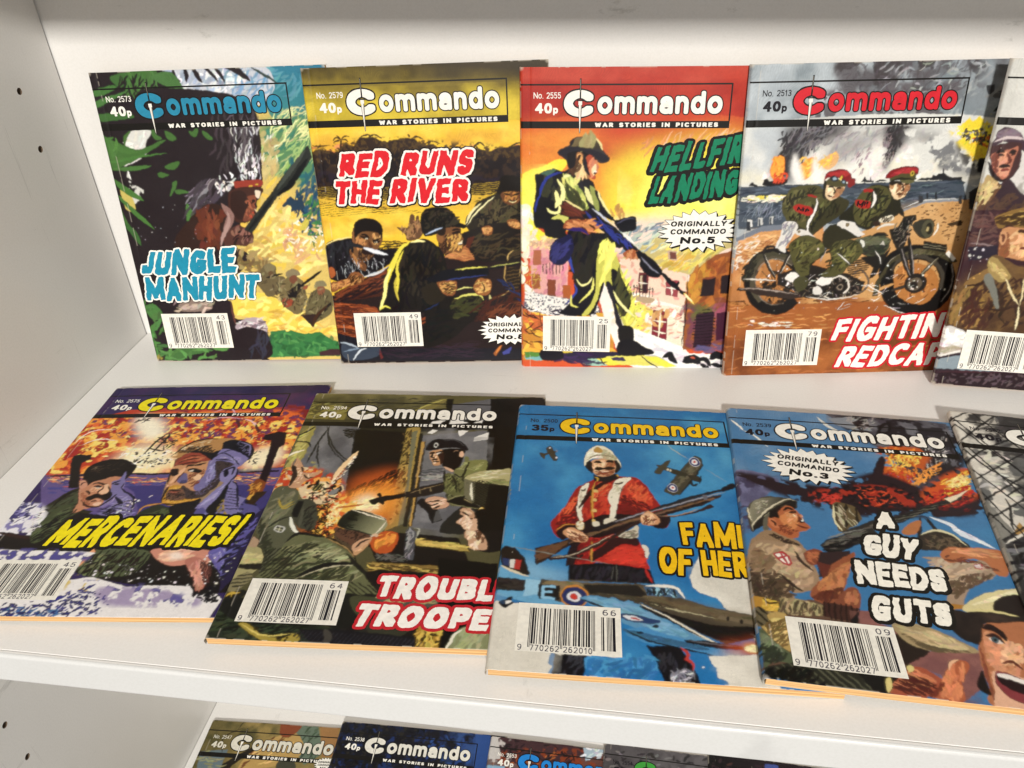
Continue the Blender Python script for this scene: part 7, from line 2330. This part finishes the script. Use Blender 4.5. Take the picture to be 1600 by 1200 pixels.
# side panel with its drilled peg holes
holes = [(-.0355, .1745), (-.0358, .1427), (-.2245, -.1222), (-.2238, -.1546), (-.0355, -.1222), (-.0355, -.1546)]
HR, HS = .0019, .006
ys = sorted({-D - .0005, .0} | {h[0] - HS for h in holes} | {h[0] + HS for h in holes}); zs = sorted({-.42, .36} | {h[1] - HS for h in holes} | {h[1] + HS for h in holes})
V = []; Fc = []; vi = {}
def pv(x, y, z):
    k = (round(x, 6), round(y, 6), round(z, 6))
    if k not in vi: vi[k] = len(V); V.append(k)
    return vi[k]
for y0, y1 in zip(ys[:-1], ys[1:]):
    for z0, z1 in zip(zs[:-1], zs[1:]):
        h = [q for q in holes if y0 < q[0] < y1 and z0 < q[1] < z1 and abs(q[0] - (y0 + y1) / 2) < .001]
        if not h or (y1 - y0) > .0125 or (z1 - z0) > .0125:
            if not [q for q in holes if y0 <= q[0] <= y1 and z0 <= q[1] <= z1]:
                Fc.append([pv(0, y0, z0), pv(0, y1, z0), pv(0, y1, z1), pv(0, y0, z1)]); continue
        hy, hz = h[0] if h else [q for q in holes if y0 <= q[0] <= y1 and z0 <= q[1] <= z1][0]
        cs = [(y0, z0), (y1, z0), (y1, z1), (y0, z1)]
        ring = []
        for k in range(24):
            a = math.radians(225 + 15 * k); ring.append((hy + HR * math.cos(a), hz + HR * math.sin(a)))
        for e in range(4):
            for k in range(6):
                t0, t1 = k / 6, (k + 1) / 6; A, B = cs[e], cs[(e + 1) % 4]
                p0 = (A[0] + (B[0] - A[0]) * t0, A[1] + (B[1] - A[1]) * t0); p1 = (A[0] + (B[0] - A[0]) * t1, A[1] + (B[1] - A[1]) * t1)
                r0 = ring[e * 6 + k]; r1 = ring[(e * 6 + k + 1) % 24]
                Fc.append([pv(0, *p0), pv(0, *p1), pv(0, *r1), pv(0, *r0)])
        HV = [(-.0001, y, z) for y, z in ring] + [(-.011, y, z) for y, z in ring]
        HF = [(k, (k + 1) % 24, 24 + (k + 1) % 24, 24 + k) for k in range(24)] + [tuple(range(24, 48))]
        link('peg_hole', HV, HF, [M_HOLE], None, unit)
link('side_panel', V, Fc, [M_SHELF], None, unit)
link('side_panel_core', [(-.018, -D - .0005, -.42), (-.018, 0, -.42), (-.018, 0, .36), (-.018, -D - .0005, .36), (0, -D - .0005, -.42), (0, -D - .0005, .36)], [(0, 1, 2, 3), (0, 3, 5, 4)], [M_EDGE], None, unit)
# ------------------------------------------------------------------ comic books
EAN_L = ['0001101', '0011001', '0010011', '0111101', '0100011', '0110001', '0101111', '0111011', '0110111', '0001011']
EAN_P = ['LLLLLL', 'LLGLGG', 'LLGGLG', 'LLGGGL', 'LGLLGG', 'LGGLLG', 'LGGGLL', 'LGLGLG', 'LGLGGL', 'LGGLGL']
def ean(code):
    L = EAN_L; G = [''.join('10'[int(b)] for b in s)[::-1] for s in L]; Rr = [''.join('10'[int(b)] for b in s) for s in L]
    s = '101'
    for d, p in zip(code[1:7], EAN_P[int(code[0])]): s += (L if p == 'L' else G)[int(d)]
    return s + '01010' + ''.join(Rr[int(d)] for d in code[7:]) + '101'
def ean2(code):
    L = EAN_L; G = [''.join('10'[int(b)] for b in s)[::-1] for s in L]; p = ['LL', 'LG', 'GL', 'GG'][int(code) % 4]
    return '1011' + (L if p[0] == 'L' else G)[int(code[0])] + '01' + (L if p[1] == 'L' else G)[int(code[1])]
class Layers:
    """flat ink layers lying just above a cover: rectangles in cover millimetres"""
    def __init__(s): s.r = []                             # (rect, hex, level)
    def rect(s, x0, y0, x1, y1, c, lv): s.r.append(((x0, y0, x1, y1), c, lv))
    def mask(s, m, X0, Y0, c, lv):
        for q in runs(m, X0, Y0): s.r.append((q, c, lv))
    def strokes(s, st, wx, wy, c, lv, outline=(), rough=0, rng=None, square=4., holes=None):
        """pen strokes filled with c, and outlines [(mm, hex, level)] grown from the same raster"""
        P = np.concatenate(st); pad = max([wx, wy]) + sum(o[0] for o in outline) + 1.5
        X0, Y0 = P[:, 0].min() - pad, P[:, 1].min() - pad
        Wd = int((P[:, 0].max() + pad - X0) * TPM); Hd = int((P[:, 1].max() + pad - Y0) * TPM)
        X0 = max(X0, -1e3)
        m = stroke_mask(st, wx, wy, X0, Y0, Wd, Hd, TPM, square)
        if rough: m = roughen(m, rough, 2.0, rng, TPM)
        for w, oc, ol in outline:
            g = dilate(m, w * TPM)
            if w > .7: g = roughen(g, .18, 1.6, np.random.default_rng(5), TPM) | m
            s.mask(g, X0, Y0, oc, ol)
        s.mask(m, X0, Y0, c, lv)
    def word(s, text, quad, wt, c, lv, track=.12, wty=None, **kw):
        st, wx, wy = word_in_quad(text, quad, wt, track, wty); s.strokes(st, wx, wy, c, lv, **kw)
    def build(s, name, B, parent):
        V = []; Fc = []; cols = []; mi = []
        for (x0, y0, x1, y1), c, lv in s.r:
            x0, x1 = max(x0, .15), min(x1, CW - .1); y0, y1 = max(y0, .1), min(y1, CH - .1)
            if x1 - x0 < 1e-4 or y1 - y0 < 1e-4: continue
            if c not in cols: cols.append(c)
            cut = [x0] + [q for q in (.5, .9, 1.4, 2.2, 3.4, 4.0, 4.6, 5.2, 5.8, 6.4, 7.0, 7.8) if x0 < q < x1]
            n = max(1, int((x1 - cut[-1]) / 8)); cut += [cut[-1] + (x1 - cut[-1]) * k / n for k in range(1, n + 1)]
            cy = np.linspace(y0, y1, max(1, int((y1 - y0) / 8)) + 1)
            for a, b in zip(cut[:-1], cut[1:]):
                for d, e in zip(cy[:-1], cy[1:]):
                    k = len(V)
                    for X, Y in ((a, e), (b, e), (b, d), (a, d)): V.append((X / 1000, -Y / 1000, (B.z(X, Y) + .05 * lv) / 1000))
                    Fc.append((k, k + 1, k + 2, k + 3)); mi.append(cols.index(c))
        return link(name, V, Fc, [ink(c) for c in cols], mi, parent)
class Book:
    """local frame: origin at the top left corner of the cover, x right, y up the cover, z out of it (metres)"""
    def __init__(s, tag, label, group, frame, bow=0., lift=(0, 0, 0, 0), thick=3.3, ppm=3., inked=.4):
        s.bow, s.lift, s.th, s.tag, s.inked = bow, lift, thick, tag, inked
        s.o = empty('comic_book', label, 'comic book', group)
        TL, u, v = [Vector(q) for q in frame]
        u.normalize(); n = u.cross(v).normalized(); v = n.cross(u)
        s.o.matrix_world = Matrix(((u.x, v.x, n.x, TL.x), (u.y, v.y, n.y, TL.y), (u.z, v.z, n.z, TL.z), (0, 0, 0, 1)))
        s.front(ppm); s.block()
    def sag(s, x, y):
        u, v = x / CW, y / CH
        l = s.lift
        c = l[0] * np.clip(1 - np.hypot(u, v) / .55, 0, 1) ** 2 + l[1] * np.clip(1 - np.hypot(1 - u, v) / .55, 0, 1) ** 2 + l[2] * np.clip(1 - np.hypot(u, 1 - v) / .55, 0, 1) ** 2 + l[3] * np.clip(1 - np.hypot(1 - u, 1 - v) / .55, 0, 1) ** 2
        return s.bow * np.sin(np.pi * np.clip(u, 0, 1)) * (.75 + .25 * np.cos(3 * v)) + c
    def z(s, x, y):
        r = 1.5
        d = np.clip(r - np.asarray(x, float), 0, r)
        x = np.asarray(x, float)
        return s.sag(x, y) - .16 * np.exp(-((x - 5.2) / .8) ** 2) - (r - np.sqrt(np.maximum(r * r - d * d, 0))) * .75
    def front(s, ppm):
        img = paint(ART[s.tag], 11 + ord(s.tag), inked=s.inked)
        nx, ny = int(CW * ppm) + 1, int(CH * ppm) + 1
        X = np.linspace(0, CW, nx); Y = np.linspace(0, CH, ny)
        img = .5 * img + .125 * (np.roll(img, 1, 0) + np.roll(img, -1, 0) + np.roll(img, 1, 1) + np.roll(img, -1, 1))
        ix = np.clip((X * PPM).astype(int), 0, img.shape[1] - 1); iy = np.clip((Y * PPM).astype(int), 0, img.shape[0] - 1)
        col = img[iy][:, ix]
        # worn edges of the card
        ed = np.minimum(np.minimum(X, CW - X)[None, :], np.minimum(Y, CH - Y)[:, None])
        rng = np.random.default_rng(ord(s.tag)); wear = np.clip(.75 - ed / .9, 0, 1) * (vnoise(nx, ny, 5 * ppm, rng, 3) > .56)
        wear = np.maximum(wear, .45 * np.exp(-((X - 5.2) / .3) ** 2)[None, :] * (vnoise(nx, ny, 7 * ppm, rng, 3) > .60))
        cx_, cy_ = np.minimum(X, CW - X)[None, :], np.minimum(Y, CH - Y)[:, None]
        wear = np.maximum(wear, np.clip(1.5 - np.hypot(cx_, cy_) / 1.6, 0, 1) * .9)
        col = col + (np.array([.62, .56, .46]) - col) * (wear * .7)[..., None]
        XX, YY = np.meshgrid(X, Y); ZZ = s.z(XX, YY)
        V = np.stack([XX, -YY, ZZ], -1).reshape(-1, 3); C = col.reshape(-1, 3)
        idx = np.arange(nx * ny).reshape(ny, nx)
        Q = np.stack([idx[1:, :-1], idx[1:, 1:], idx[:-1, 1:], idx[:-1, :-1]], -1).reshape(-1, 4)
        # the card folds round the spine
        base = len(V); prof = [(-.25, -1.5), (-.45, -2.0), (-.35, -2.6), (.1, -s.th - .25)]
        ex = [np.stack([np.full(ny, a), -Y, s.sag(0, Y) + b], -1) for a, b in prof]
        V = np.vstack([V] + ex); C = np.vstack([C] + [col[:, 2] for _ in prof])
        prev = idx[:, 0]
        for k in range(len(prof)):
            cur = base + k * ny + np.arange(ny)
            Q = np.vstack([Q, np.stack([cur[1:], prev[1:], prev[:-1], cur[:-1]], -1)]); prev = cur
        # cut edge of the card at head, tail and fore edge
        for line in (idx[0, :], idx[-1, ::-1], idx[:, -1]):
            b0 = len(V); p = V[line].copy(); p[:, 2] -= .16
            V = np.vstack([V, p]); C = np.vstack([C, np.tile([.70, .50, .28], (len(line), 1))])
            cur = b0 + np.arange(len(line))
            Q = np.vstack([Q, np.stack([line[:-1], line[1:], cur[1:], cur[:-1]], -1)])
        me = bpy.data.meshes.new('front_cover')
        me.vertices.add(len(V)); me.vertices.foreach_set('co', (V / 1000).astype(np.float32).ravel())
        me.loops.add(len(Q) * 4); me.loops.foreach_set('vertex_index', Q.astype(np.int32).ravel())
        me.polygons.add(len(Q)); me.polygons.foreach_set('loop_start', np.arange(0, len(Q) * 4, 4, dtype=np.int32))
        me.update(calc_edges=True)
        a = me.color_attributes.new('print', 'FLOAT_COLOR', 'POINT')
        a.data.foreach_set('color', np.hstack([C, np.ones((len(C), 1))]).astype(np.float32).ravel())
        me.polygons.foreach_set('use_smooth', np.ones(len(Q), bool))
        me.materials.append(M_PRINT)
        s.cover = bpy.data.objects.new('front_cover', me); S.collection.objects.link(s.cover); s.cover.parent = s.o
    def block(s):
        X = np.concatenate([[.9], np.linspace(2.2, CW - .3, 24)]); Y = np.linspace(.3, CH - .1, 24)
        def sheet(name, ztop, zbot, m, inset):
            V = []; Fc = []; nx, ny = len(X), len(Y)
            for zz in (ztop, zbot):
                for y in Y:
                    for x in X: V.append((x / 1000, -y / 1000, (float(s.sag(x, y)) + zz) / 1000))
            g = lambda k, j, i: k * nx * ny + j * nx + i
            for j in range(ny - 1):
                for i in range(nx - 1):
                    Fc.append((g(0, j + 1, i), g(0, j + 1, i + 1), g(0, j, i + 1), g(0, j, i))); Fc.append((g(1, j, i), g(1, j, i + 1), g(1, j + 1, i + 1), g(1, j + 1, i)))
            for i in range(nx - 1):
                Fc.append((g(0, 0, i), g(0, 0, i + 1), g(1, 0, i + 1), g(1, 0, i))); Fc.append((g(0, ny - 1, i + 1), g(0, ny - 1, i), g(1, ny - 1, i), g(1, ny - 1, i + 1)))
            for j in range(ny - 1):
                Fc.append((g(0, j + 1, 0), g(0, j, 0), g(1, j, 0), g(1, j + 1, 0))); Fc.append((g(0, j, nx - 1), g(0, j + 1, nx - 1), g(1, j + 1, nx - 1), g(1, j, nx - 1)))
            return link(name, V, Fc, [m], None, s.o)
        sheet('page_block', -.2, -s.th, M_PAPER, 0)
        sheet('back_cover', -s.th - .02, -s.th - .27, ink('c8c0b0'), 0)
    def masthead(s, fill, num, price, txt, outline='14120f', wide=0.):
        L = Layers(); K = outline
        L.rect(.15, 8.6, 115.0, 9.45, K, 1); L.rect(114.2, 9.45, 115.0, 28.2, K, 1); L.rect(.15, 28.2, 114.9, 32.0, K, 1)
        L.word('WAR STORIES IN PICTURES', [(41.5, 28.95), (108.8, 28.95), (108.8, 31.3), (41.5, 31.3)], .34, 'efece2', 2, track=.30, wty=.25)
        st = [np.array([(33.0 + 6.4 * math.cos(a), 18.8 + 4.9 * math.sin(a)) for a in np.radians(np.linspace(42, 318, 40))])]
        L.strokes(st, 4.9, 4.1, fill, 3, outline=[(.75, K, 2)], square=2.6)
        L.word('ommando', [(42.6, 12.6), (110.2, 12.6), (110.2, 24.5), (42.6, 24.5)], .25, fill, 3, track=.13, wty=.235, square=2.6, outline=[(.65, K, 2)])
        if num:
            L.word('No. ' + num, [(7.4, 13.0), (22.4, 13.0), (22.4, 16.2), (7.4, 16.2)], .15, txt, 2, track=.13, wty=.13)
            L.word(price, [(8.2, 18.6), (17.6, 18.6), (17.6, 24.0), (8.2, 24.0)], .26, txt, 2, track=.10, wty=.2)
            L.word('p', [(18.2, 20.2), (20.9, 20.2), (20.9, 24.1), (18.2, 24.1)], .24, txt, 2)
        # the dagger through the C
        L.rect(32.7, 5.9, 33.5, 16.4, K, 4); L.rect(32.9, 6.4, 33.15, 13, '8a8478', 5)
        L.rect(31.2, 17.0, 35.2, 17.6, K, 4); L.rect(32.1, 17.6, 34.1, 19.6, 'efece2', 5)
        for k in range(30):
            y0 = 19.6 + k * .5; w = .72 * (1 - k / 30) ** .8
            L.rect(33.1 - w - .22, y0, 33.1 + w + .22, y0 + .5, K, 4); L.rect(33.1 - w, y0, 33.1 + w * .35, y0 + .5, 'efece2', 5); L.rect(33.1 + w * .35, y0, 33.1 + w, y0 + .5, 'b8b2a6', 5)
        L.build('masthead', s, s.cover)
    def title(s, words, fill, outlines, wt, rough=.35, track=.1, wty=None, seed=3, square=9., hand=.6):
        L = Layers(); rng = np.random.default_rng(seed)
        lv = 2 + len(outlines); tot = 0
        st_all = []
        for text, quad in words:
            w = wt[text] if isinstance(wt, dict) else wt
            st, wx, wy = word_in_quad(text, quad, w, track, wty, hand=hand, rng=rng)
            wx = min(wx, wy * 1.8)
            st_all.append((st, wx, wy, (quad[0][0] - quad[3][0]) / max(quad[3][1] - quad[0][1], 1)))
        P = np.concatenate([q for st, _, _, _ in st_all for q in st]); pad = 8
        X0, Y0 = P[:, 0].min() - pad, P[:, 1].min() - pad; X1, Y1 = min(P[:, 0].max() + pad, CW), min(P[:, 1].max() + pad, CH)
        Wd, Hd = int((X1 - X0) * TPM), int((Y1 - Y0) * TPM); m = np.zeros((Hd, Wd), bool)
        for st, wx, wy, ln in st_all: m |= stroke_mask(st, wx, wy, X0, Y0, Wd, Hd, TPM, square, ln)
        if rough: m = roughen(m, rough, 2.4, rng, TPM)
        for w, c, dx, dy in outlines:                      # from the outermost in
            g = dilate(m, w * TPM)
            if rough: g = roughen(g, rough * .5, 1.8, rng, TPM)
            g = g | dilate(m, max(1, w * TPM * .6))
            if dx or dy: g = g | np.roll(np.roll(g, int(dx * TPM), 1), int(dy * TPM), 0)
            L.mask(g, X0, Y0, c, lv - len(outlines) + outlines.index((w, c, dx, dy)) - 0)
        L.mask(m, X0, Y0, fill, lv)
        L.build('title_lettering', s, s.cover)
    def barcode(s, q, code, add):
        L = Layers(); x0, y0, x1, y1 = q; w, h = x1 - x0, y1 - y0; K = '1a1820'
        L.rect(x0, y0, x1, y1, 'eae6da', 1)
        bx0, bw = x0 + w * .115, w * .635; by0, by1 = y0 + h * .10, y1 - h * .155
        bits = ean(code); u = bw / len(bits)
        i = 0
        while i < len(bits):
            j = i
            while j < len(bits) and bits[j] == bits[i]: j += 1
            if bits[i] == '1':
                guard = i < 3 or i > 91 or 44 < i < 50
                L.rect(bx0 + i * u, by0, bx0 + j * u, by1 + (h * .07 if guard else 0), K, 2)
            i = j
        if add:
            ax0 = x0 + w * .81; bits = ean2(add); i = 0
            while i < len(bits):
                j = i
                while j < len(bits) and bits[j] == bits[i]: j += 1
                if bits[i] == '1': L.rect(ax0 + i * u, y0 + h * .22, ax0 + j * u, y1 - h * .10, K, 2)
                i = j
            L.word(add, [(ax0 + .6, y0 + h * .06), (ax0 + 6.2, y0 + h * .06), (ax0 + 6.2, y0 + h * .18), (ax0 + .6, y0 + h * .18)], .12, '55525a', 2, track=.3)
        ty0, ty1 = y1 - h * .135, y1 - h * .02
        L.word(code[0], [(x0 + .9, ty0), (x0 + 2.6, ty0), (x0 + 2.6, ty1), (x0 + .9, ty1)], .12, '55525a', 2)
        L.word(code[1:7], [(bx0 + 3.5 * u, ty0), (bx0 + 44.5 * u, ty0), (bx0 + 44.5 * u, ty1), (bx0 + 3.5 * u, ty1)], .12, '55525a', 3, track=.22)
        L.word(code[7:], [(bx0 + 50.5 * u, ty0), (bx0 + 91 * u, ty0), (bx0 + 91 * u, ty1), (bx0 + 50.5 * u, ty1)], .12, '55525a', 3, track=.22)
        L.build('barcode_panel', s, s.cover)
    def burst(s, c, rx, ry, rot, lines, seed):
        L = Layers(); rng = np.random.default_rng(seed); n = 22; P = []
        for k in range(2 * n):
            a = math.pi * k / n; r = (1 + rng.uniform(-.04, .08)) if k % 2 == 0 else .80 + rng.uniform(-.04, .03)
            P.append((rx * r * math.cos(a), ry * r * math.sin(a)))
        P = np.array(P); ca, sa = math.cos(rot), math.sin(rot)
        P = np.stack([c[0] + P[:, 0] * ca - P[:, 1] * sa, c[1] + P[:, 0] * sa + P[:, 1] * ca], 1)
        X0, Y0 = P.min(0) - 3
        Wd, Hd = [int(v * TPM) for v in (P.max(0) + 3 - [X0, Y0])]
        def star(dx, dy):
            r = fill_mask([(P - [X0, Y0] + [dx, dy]) * TPM], Wd, Hd); m = np.zeros((Hd, Wd), bool); m[r[1]:r[1] + r[2].shape[0], r[0]:r[0] + r[2].shape[1]] = r[2]; return m
        w = star(0, 0)
        L.mask(star(1.0, .9) | star(.5, .45) | dilate(w, 3), X0, Y0, '14120f', 1); L.mask(w, X0, Y0, 'f1eee4', 2)
        for text, cy, hw, hh, wt in lines:
            q = [(-hw, cy - hh), (hw, cy - hh), (hw, cy + hh), (-hw, cy + hh)]
            q = [(c[0] + (x + .12 * (cy - y)) * ca - y * sa, c[1] + (x + .12 * (cy - y)) * sa + y * ca) for x, y in q]
            L.word(text, q, wt, '14120f', 3, track=.16, wty=wt * .9)
        L.build('starburst', s, s.cover)
    def armbands(s, quads):
        for q in quads:
            L = Layers(); L.word('MP', q, .2, '1c1012', 1, track=.16); L.build('armband_lettering', s, s.cover)
b = Book('A', 'comic book with feathered headdress and dark jungle cover and pale blue ragged title', 'comic books laid out on the shelves', ((0.0229, -0.0057, 0.1772), (0.1374, 0.0122, 0.0010), (-0.0039, 0.0286, 0.1767)), .9, (.2,.3,0,0), 3.3, 4, 0.2)
b.masthead('2a86a6', '2573', '40', 'f1eee4')
b.title([('JUNGLE', [(9.0, 105.0), (66.9, 103.5), (65.8, 119.2), (2.4, 119.6)]), ('MANHUNT', [(5.0, 122.2), (80.5, 120.5), (76.5, 135.8), (3.2, 137.5)])], '1f8aa8', [(1.25, '1a1a1e', .2, .3), (1.0, 'f1eee4', 0, 0)], {'JUNGLE': .36, 'MANHUNT': .35}, .5, .10, .27)
b.barcode((10.2, 146.0, 54.4, 170.0), '9770262262027', '43')
b = Book('B', 'comic book with yellow river sunset cover, men in a boat and ragged red title', 'comic books laid out on the shelves', ((0.1484, -0.0006, 0.1777), (0.1374, 0.0139, 0.0008), (-0.0038, 0.0270, 0.1772)), 1.1, (.2,.3,.2,0), 3.3, 4, 0.42)
b.masthead('f1eee4', '2579', '40', 'f1eee4')
b.title([('RED', [(18.2, 46.2), (46.6, 46.3), (42.6, 59.6), (13.7, 59.9)]), ('RUNS', [(55.0, 46.6), (95.4, 47.0), (92.0, 60.8), (50.6, 59.7)]), ('THE', [(12.3, 62.2), (39.8, 62.1), (36.8, 75.7), (9.4, 75.5)]), ('RIVER', [(46.8, 61.9), (91.0, 62.5), (89.0, 76.6), (42.5, 75.5)])], 'd81f2a', [(1.9, '16120f', .2, .3), (1.2, 'f3eee6', 0, 0)], .34, .5, .10, .25)
b.barcode((12.4, 144.6, 55.2, 167.6), '9770262262027', '49')
b.burst((111.1, 157.7), 19.9, 10.2, 0.009, [('ORIGINALLY', -3.67, 13.91, 1.32, 0.24), ('COMMANDO', 0.31, 13.91, 1.32, 0.24), ('No.8', 4.69, 8.74, 1.73, 0.26)], 7)
b = Book('C', 'comic book with red and yellow sky, walking helmeted soldier with rifle and green title', 'comic books laid out on the shelves', ((0.2708, 0.0071, 0.1758), (0.1364, 0.0087, -0.0019), (-0.0011, 0.0272, 0.1753)), .9, (.3,0,.4,0), 3.3, 4, 0.4)
b.masthead('f1eee4', '2555', '40', 'f1eee4')
b.title([('HELLFIRE', [(77.4, 41.9), (133.0, 34.8), (131.3, 50.0), (72.6, 56.3)]), ('LANDING', [(77.4, 58.5), (123.4, 53.8), (122.7, 68.7), (73.0, 73.7)])], '0f7c58', [(1.5, '14120f', -.7, .6)], .30, .5, .14, .24)
b.barcode((13.2, 143.4, 55.0, 166.8), '9770262262027', '25')
b.burst((103.2, 89.4), 22.7, 11.9, -0.018, [('ORIGINALLY', -4.27, 15.88, 1.54, 0.24), ('COMMANDO', 0.36, 15.88, 1.54, 0.24), ('No.5', 5.46, 9.98, 2.02, 0.26)], 4)
b = Book('D', 'comic book with grey smoky sky and two soldiers in red caps on a motorcycle', 'comic books laid out on the shelves', ((0.3934, 0.0105, 0.1756), (0.1360, 0.0168, -0.0017), (-0.0017, 0.0311, 0.1751)), 1.2, (.2,.5,.6,0), 3.3, 4, 0.55)
b.masthead('cf2430', '2513', '40', '16131a')
b.title([('FIGHTING', [(66.4, 142.2), (139.8, 139.7), (138.1, 155.1), (62.0, 156.5)]), ('REDCAPS', [(71.6, 160.4), (142.1, 157.7), (139.9, 172.8), (66.8, 173.3)])], 'f1ece2', [(1.2, 'c4202c', 0, 0)], .28, .25, .13, .22)
b.barcode((11.4, 148.8, 56.5, 172.0), '9770262262027', '79')
b.armbands([[(33.4, 75.2), (40.0, 77.0), (39.6, 78.6), (32.9, 77.2)], [(66.1, 73.1), (72.1, 73.0), (71.8, 75.1), (66.0, 75.5)]])
b = Book('E', 'cut off comic book with white sky and two brown uniformed soldiers at right edge', 'comic books laid out on the shelves', ((0.5207, 0.0099, 0.1777), (0.1386, -0.0056, -0.0025), (0.0045, 0.0318, 0.1772)), .8, (0,0,.6,0), 3.3, 4, 0.3)
b.masthead('f1eee4', None, None, '16131a')
b.barcode((11.4, 144.3, 54.4, 168.3), '9770262262027', '31')
b = Book('F', 'comic book lying flat with orange explosion over purple water and yellow slanted title', 'comic books laid out on the shelves', ((0.0199, -0.0715, 0.0034), (0.1381, 0.0120, 0.0011), (-0.0156, 0.1793, -0.0011)), .7, (0,1.4,0,.8), 3.1, 4.5, 0.6)
b.masthead('ecdc18', '2575', '40', 'f1eee4')
b.title([('MERCENARIES!', [(33.4, 117.6), (125.6, 114.9), (120.1, 136.2), (28.8, 137.2)])], 'f0de14', [(1.6, '1a1712', .2, .4)], .30, .35, .13, .24)
b.barcode((12.8, 145.8, 54.0, 169.8), '9770262262027', '45')
b = Book('G', 'comic book lying flat with soldier in beret firing through window, title outlined in red', 'comic books laid out on the shelves', ((0.1520, -0.0723, 0.0075), (0.1378, 0.0115, -0.0035), (-0.0149, 0.1789, 0.0000)), .9, (.3,1.0,1.0,.2), 3.6, 4.5, 0.65)
b.masthead('f1eee4', '2594', '40', 'f1eee4')
b.title([('TROUBLE', [(67.8, 141.1), (126.7, 142.9), (125.6, 153.5), (65.7, 154.2)]), ('TROOPER', [(61.8, 157.7), (128.0, 159.0), (126.5, 169.3), (58.9, 169.5)])], 'f3eee6', [(1.5, 'bf2630', 0, 0)], .34, .3, .12, .26)
b.barcode((9.6, 145.6, 53.2, 169.8), '9770262262027', '64')
b = Book('H', 'comic book lying flat with bright blue cover, red coated soldier and fighter plane', 'comic books laid out on the shelves', ((0.2758, -0.0737, 0.0075), (0.1369, 0.0075, -0.0035), (-0.0076, 0.1778, 0.0000)), .8, (.6,0,.8,0), 3.6, 4.5, 0.4)
b.masthead('ecc01c', '2500', '35', '16131a')
b.title([('FAMILY', [(83.2, 90.5), (126.5, 90.2), (125.1, 105.2), (83.2, 106.2)]), ('OF', [(71.9, 108.6), (87.2, 108.3), (85.0, 123.5), (71.9, 124.7)]), ('HEROES', [(90.8, 108.5), (134.1, 107.8), (132.4, 122.3), (90.5, 123.7)])], 'ecbc16', [(.95, '1a1712', 0, .1)], {'FAMILY': .30, 'OF': .30, 'HEROES': .30}, .0, .10, .21)
b.barcode((10.6, 144.6, 53.6, 169.4), '9770262262010', '66')
b = Book('I', 'comic book lying flat with burning aircraft, machine gunner and face shouting under brimmed hat', 'comic books laid out on the shelves', ((0.3930, -0.0663, 0.0075), (0.1397, -0.0006, -0.0035), (0.0008, 0.1813, 0.0000)), 1.0, (.2,.8,1.7,0), 3.6, 4.5, 0.4)
b.masthead('f1eee4', '2539', '40', '16131a')
b.title([('A', [(63.5, 77.2), (71.8, 77.3), (68.7, 89.1), (60.4, 89.9)]), ('GUY', [(54.4, 93.1), (78.5, 94.1), (73.2, 107.9), (52.1, 106.5)]), ('NEEDS', [(46.7, 110.8), (83.9, 112.7), (81.8, 124.6), (45.3, 125.0)]), ('GUTS', [(49.8, 130.3), (80.8, 131.9), (79.0, 142.9), (47.3, 143.9)])], 'f3efe2', [(1.5, '1a1712', .2, .3)], {'A': .36, 'GUY': .33, 'NEEDS': .33, 'GUTS': .33}, .45, .09, .25)
b.barcode((12.0, 147.0, 54.6, 171.4), '9770262262027', '09')
b.burst((36.9, 47.3), 21.4, 13.7, 0.100, [('ORIGINALLY', -4.94, 14.98, 1.78, 0.24), ('COMMANDO', 0.41, 14.98, 1.78, 0.24), ('No.3', 6.31, 9.42, 2.33, 0.26)], 9)
b = Book('J', 'cut off comic book lying flat, grey clouds behind black crossing wires, right edge', 'comic books laid out on the shelves', ((0.5126, -0.0598, 0.0075), (0.1377, -0.0092, -0.0035), (0.0119, 0.1787, 0.0000)), .9, (1.2,0,0,0), 3.6, 4, 0.3)
b.masthead('f1eee4', '2582', '40', '16131a')
b = Book('K', 'comic book on lower shelf with olive brown cover, nearest the side panel', 'comic books laid out on the shelves', ((0.0055, -0.0870, -0.3255), (0.1379, 0.0062, 0.0000), (-0.0081, 0.1790, 0.0000)), .4, (0,.4,0,0), 3.3, 2, 0.3)
b.masthead('d8d4c4', '2547', '40', 'd8d4c4')
b.burst((107.5, 32.4), 9.1, 6.1, -0.050, [('ORIGINALLY', -2.19, 6.34, 0.79, 0.24), ('COMMANDO', 0.18, 6.34, 0.79, 0.24), ('No.6', 2.8, 3.98, 1.04, 0.26)], 5)
b = Book('L', 'comic book on lower shelf with black and dark blue leafy cover', 'comic books laid out on the shelves', ((0.1170, -0.0775, -0.3225), (0.1379, 0.0041, -0.0035), (-0.0054, 0.1791, 0.0000)), .4, (0,0,0,0), 3.3, 2, 0.3)
b.masthead('e2dfd4', '2538', '40', 'f1eee4')
b = Book('M', 'comic book on lower shelf with dull brown cover and bright blue logo', 'comic books laid out on the shelves', ((0.2425, -0.0765, -0.3225), (0.1380, 0.0000, -0.0035), (0.0000, 0.1791, 0.0000)), .4, (0,0,0,0), 3.3, 2, 0.3)
b.masthead('2384d4', '2553', '40', 'f1eee4')
b = Book('N', 'comic book on lower shelf with plain grey cover and green logo', 'comic books laid out on the shelves', ((0.3335, -0.0720, -0.3225), (0.1380, -0.0014, -0.0035), (0.0018, 0.1791, 0.0000)), .4, (0,0,0,0), 3.3, 2, 0.3)
b.masthead('3f9a3c', '2554', '35', '16131a')
b = Book('O', 'comic book on lower shelf with near black cover and yellow logo', 'comic books laid out on the shelves', ((0.4145, -0.0710, -0.3225), (0.1380, -0.0028, -0.0035), (0.0036, 0.1791, 0.0000)), .4, (0,0,0,0), 3.3, 2, 0.3)
b.masthead('e8b424', '2558', '40', 'f1eee4')
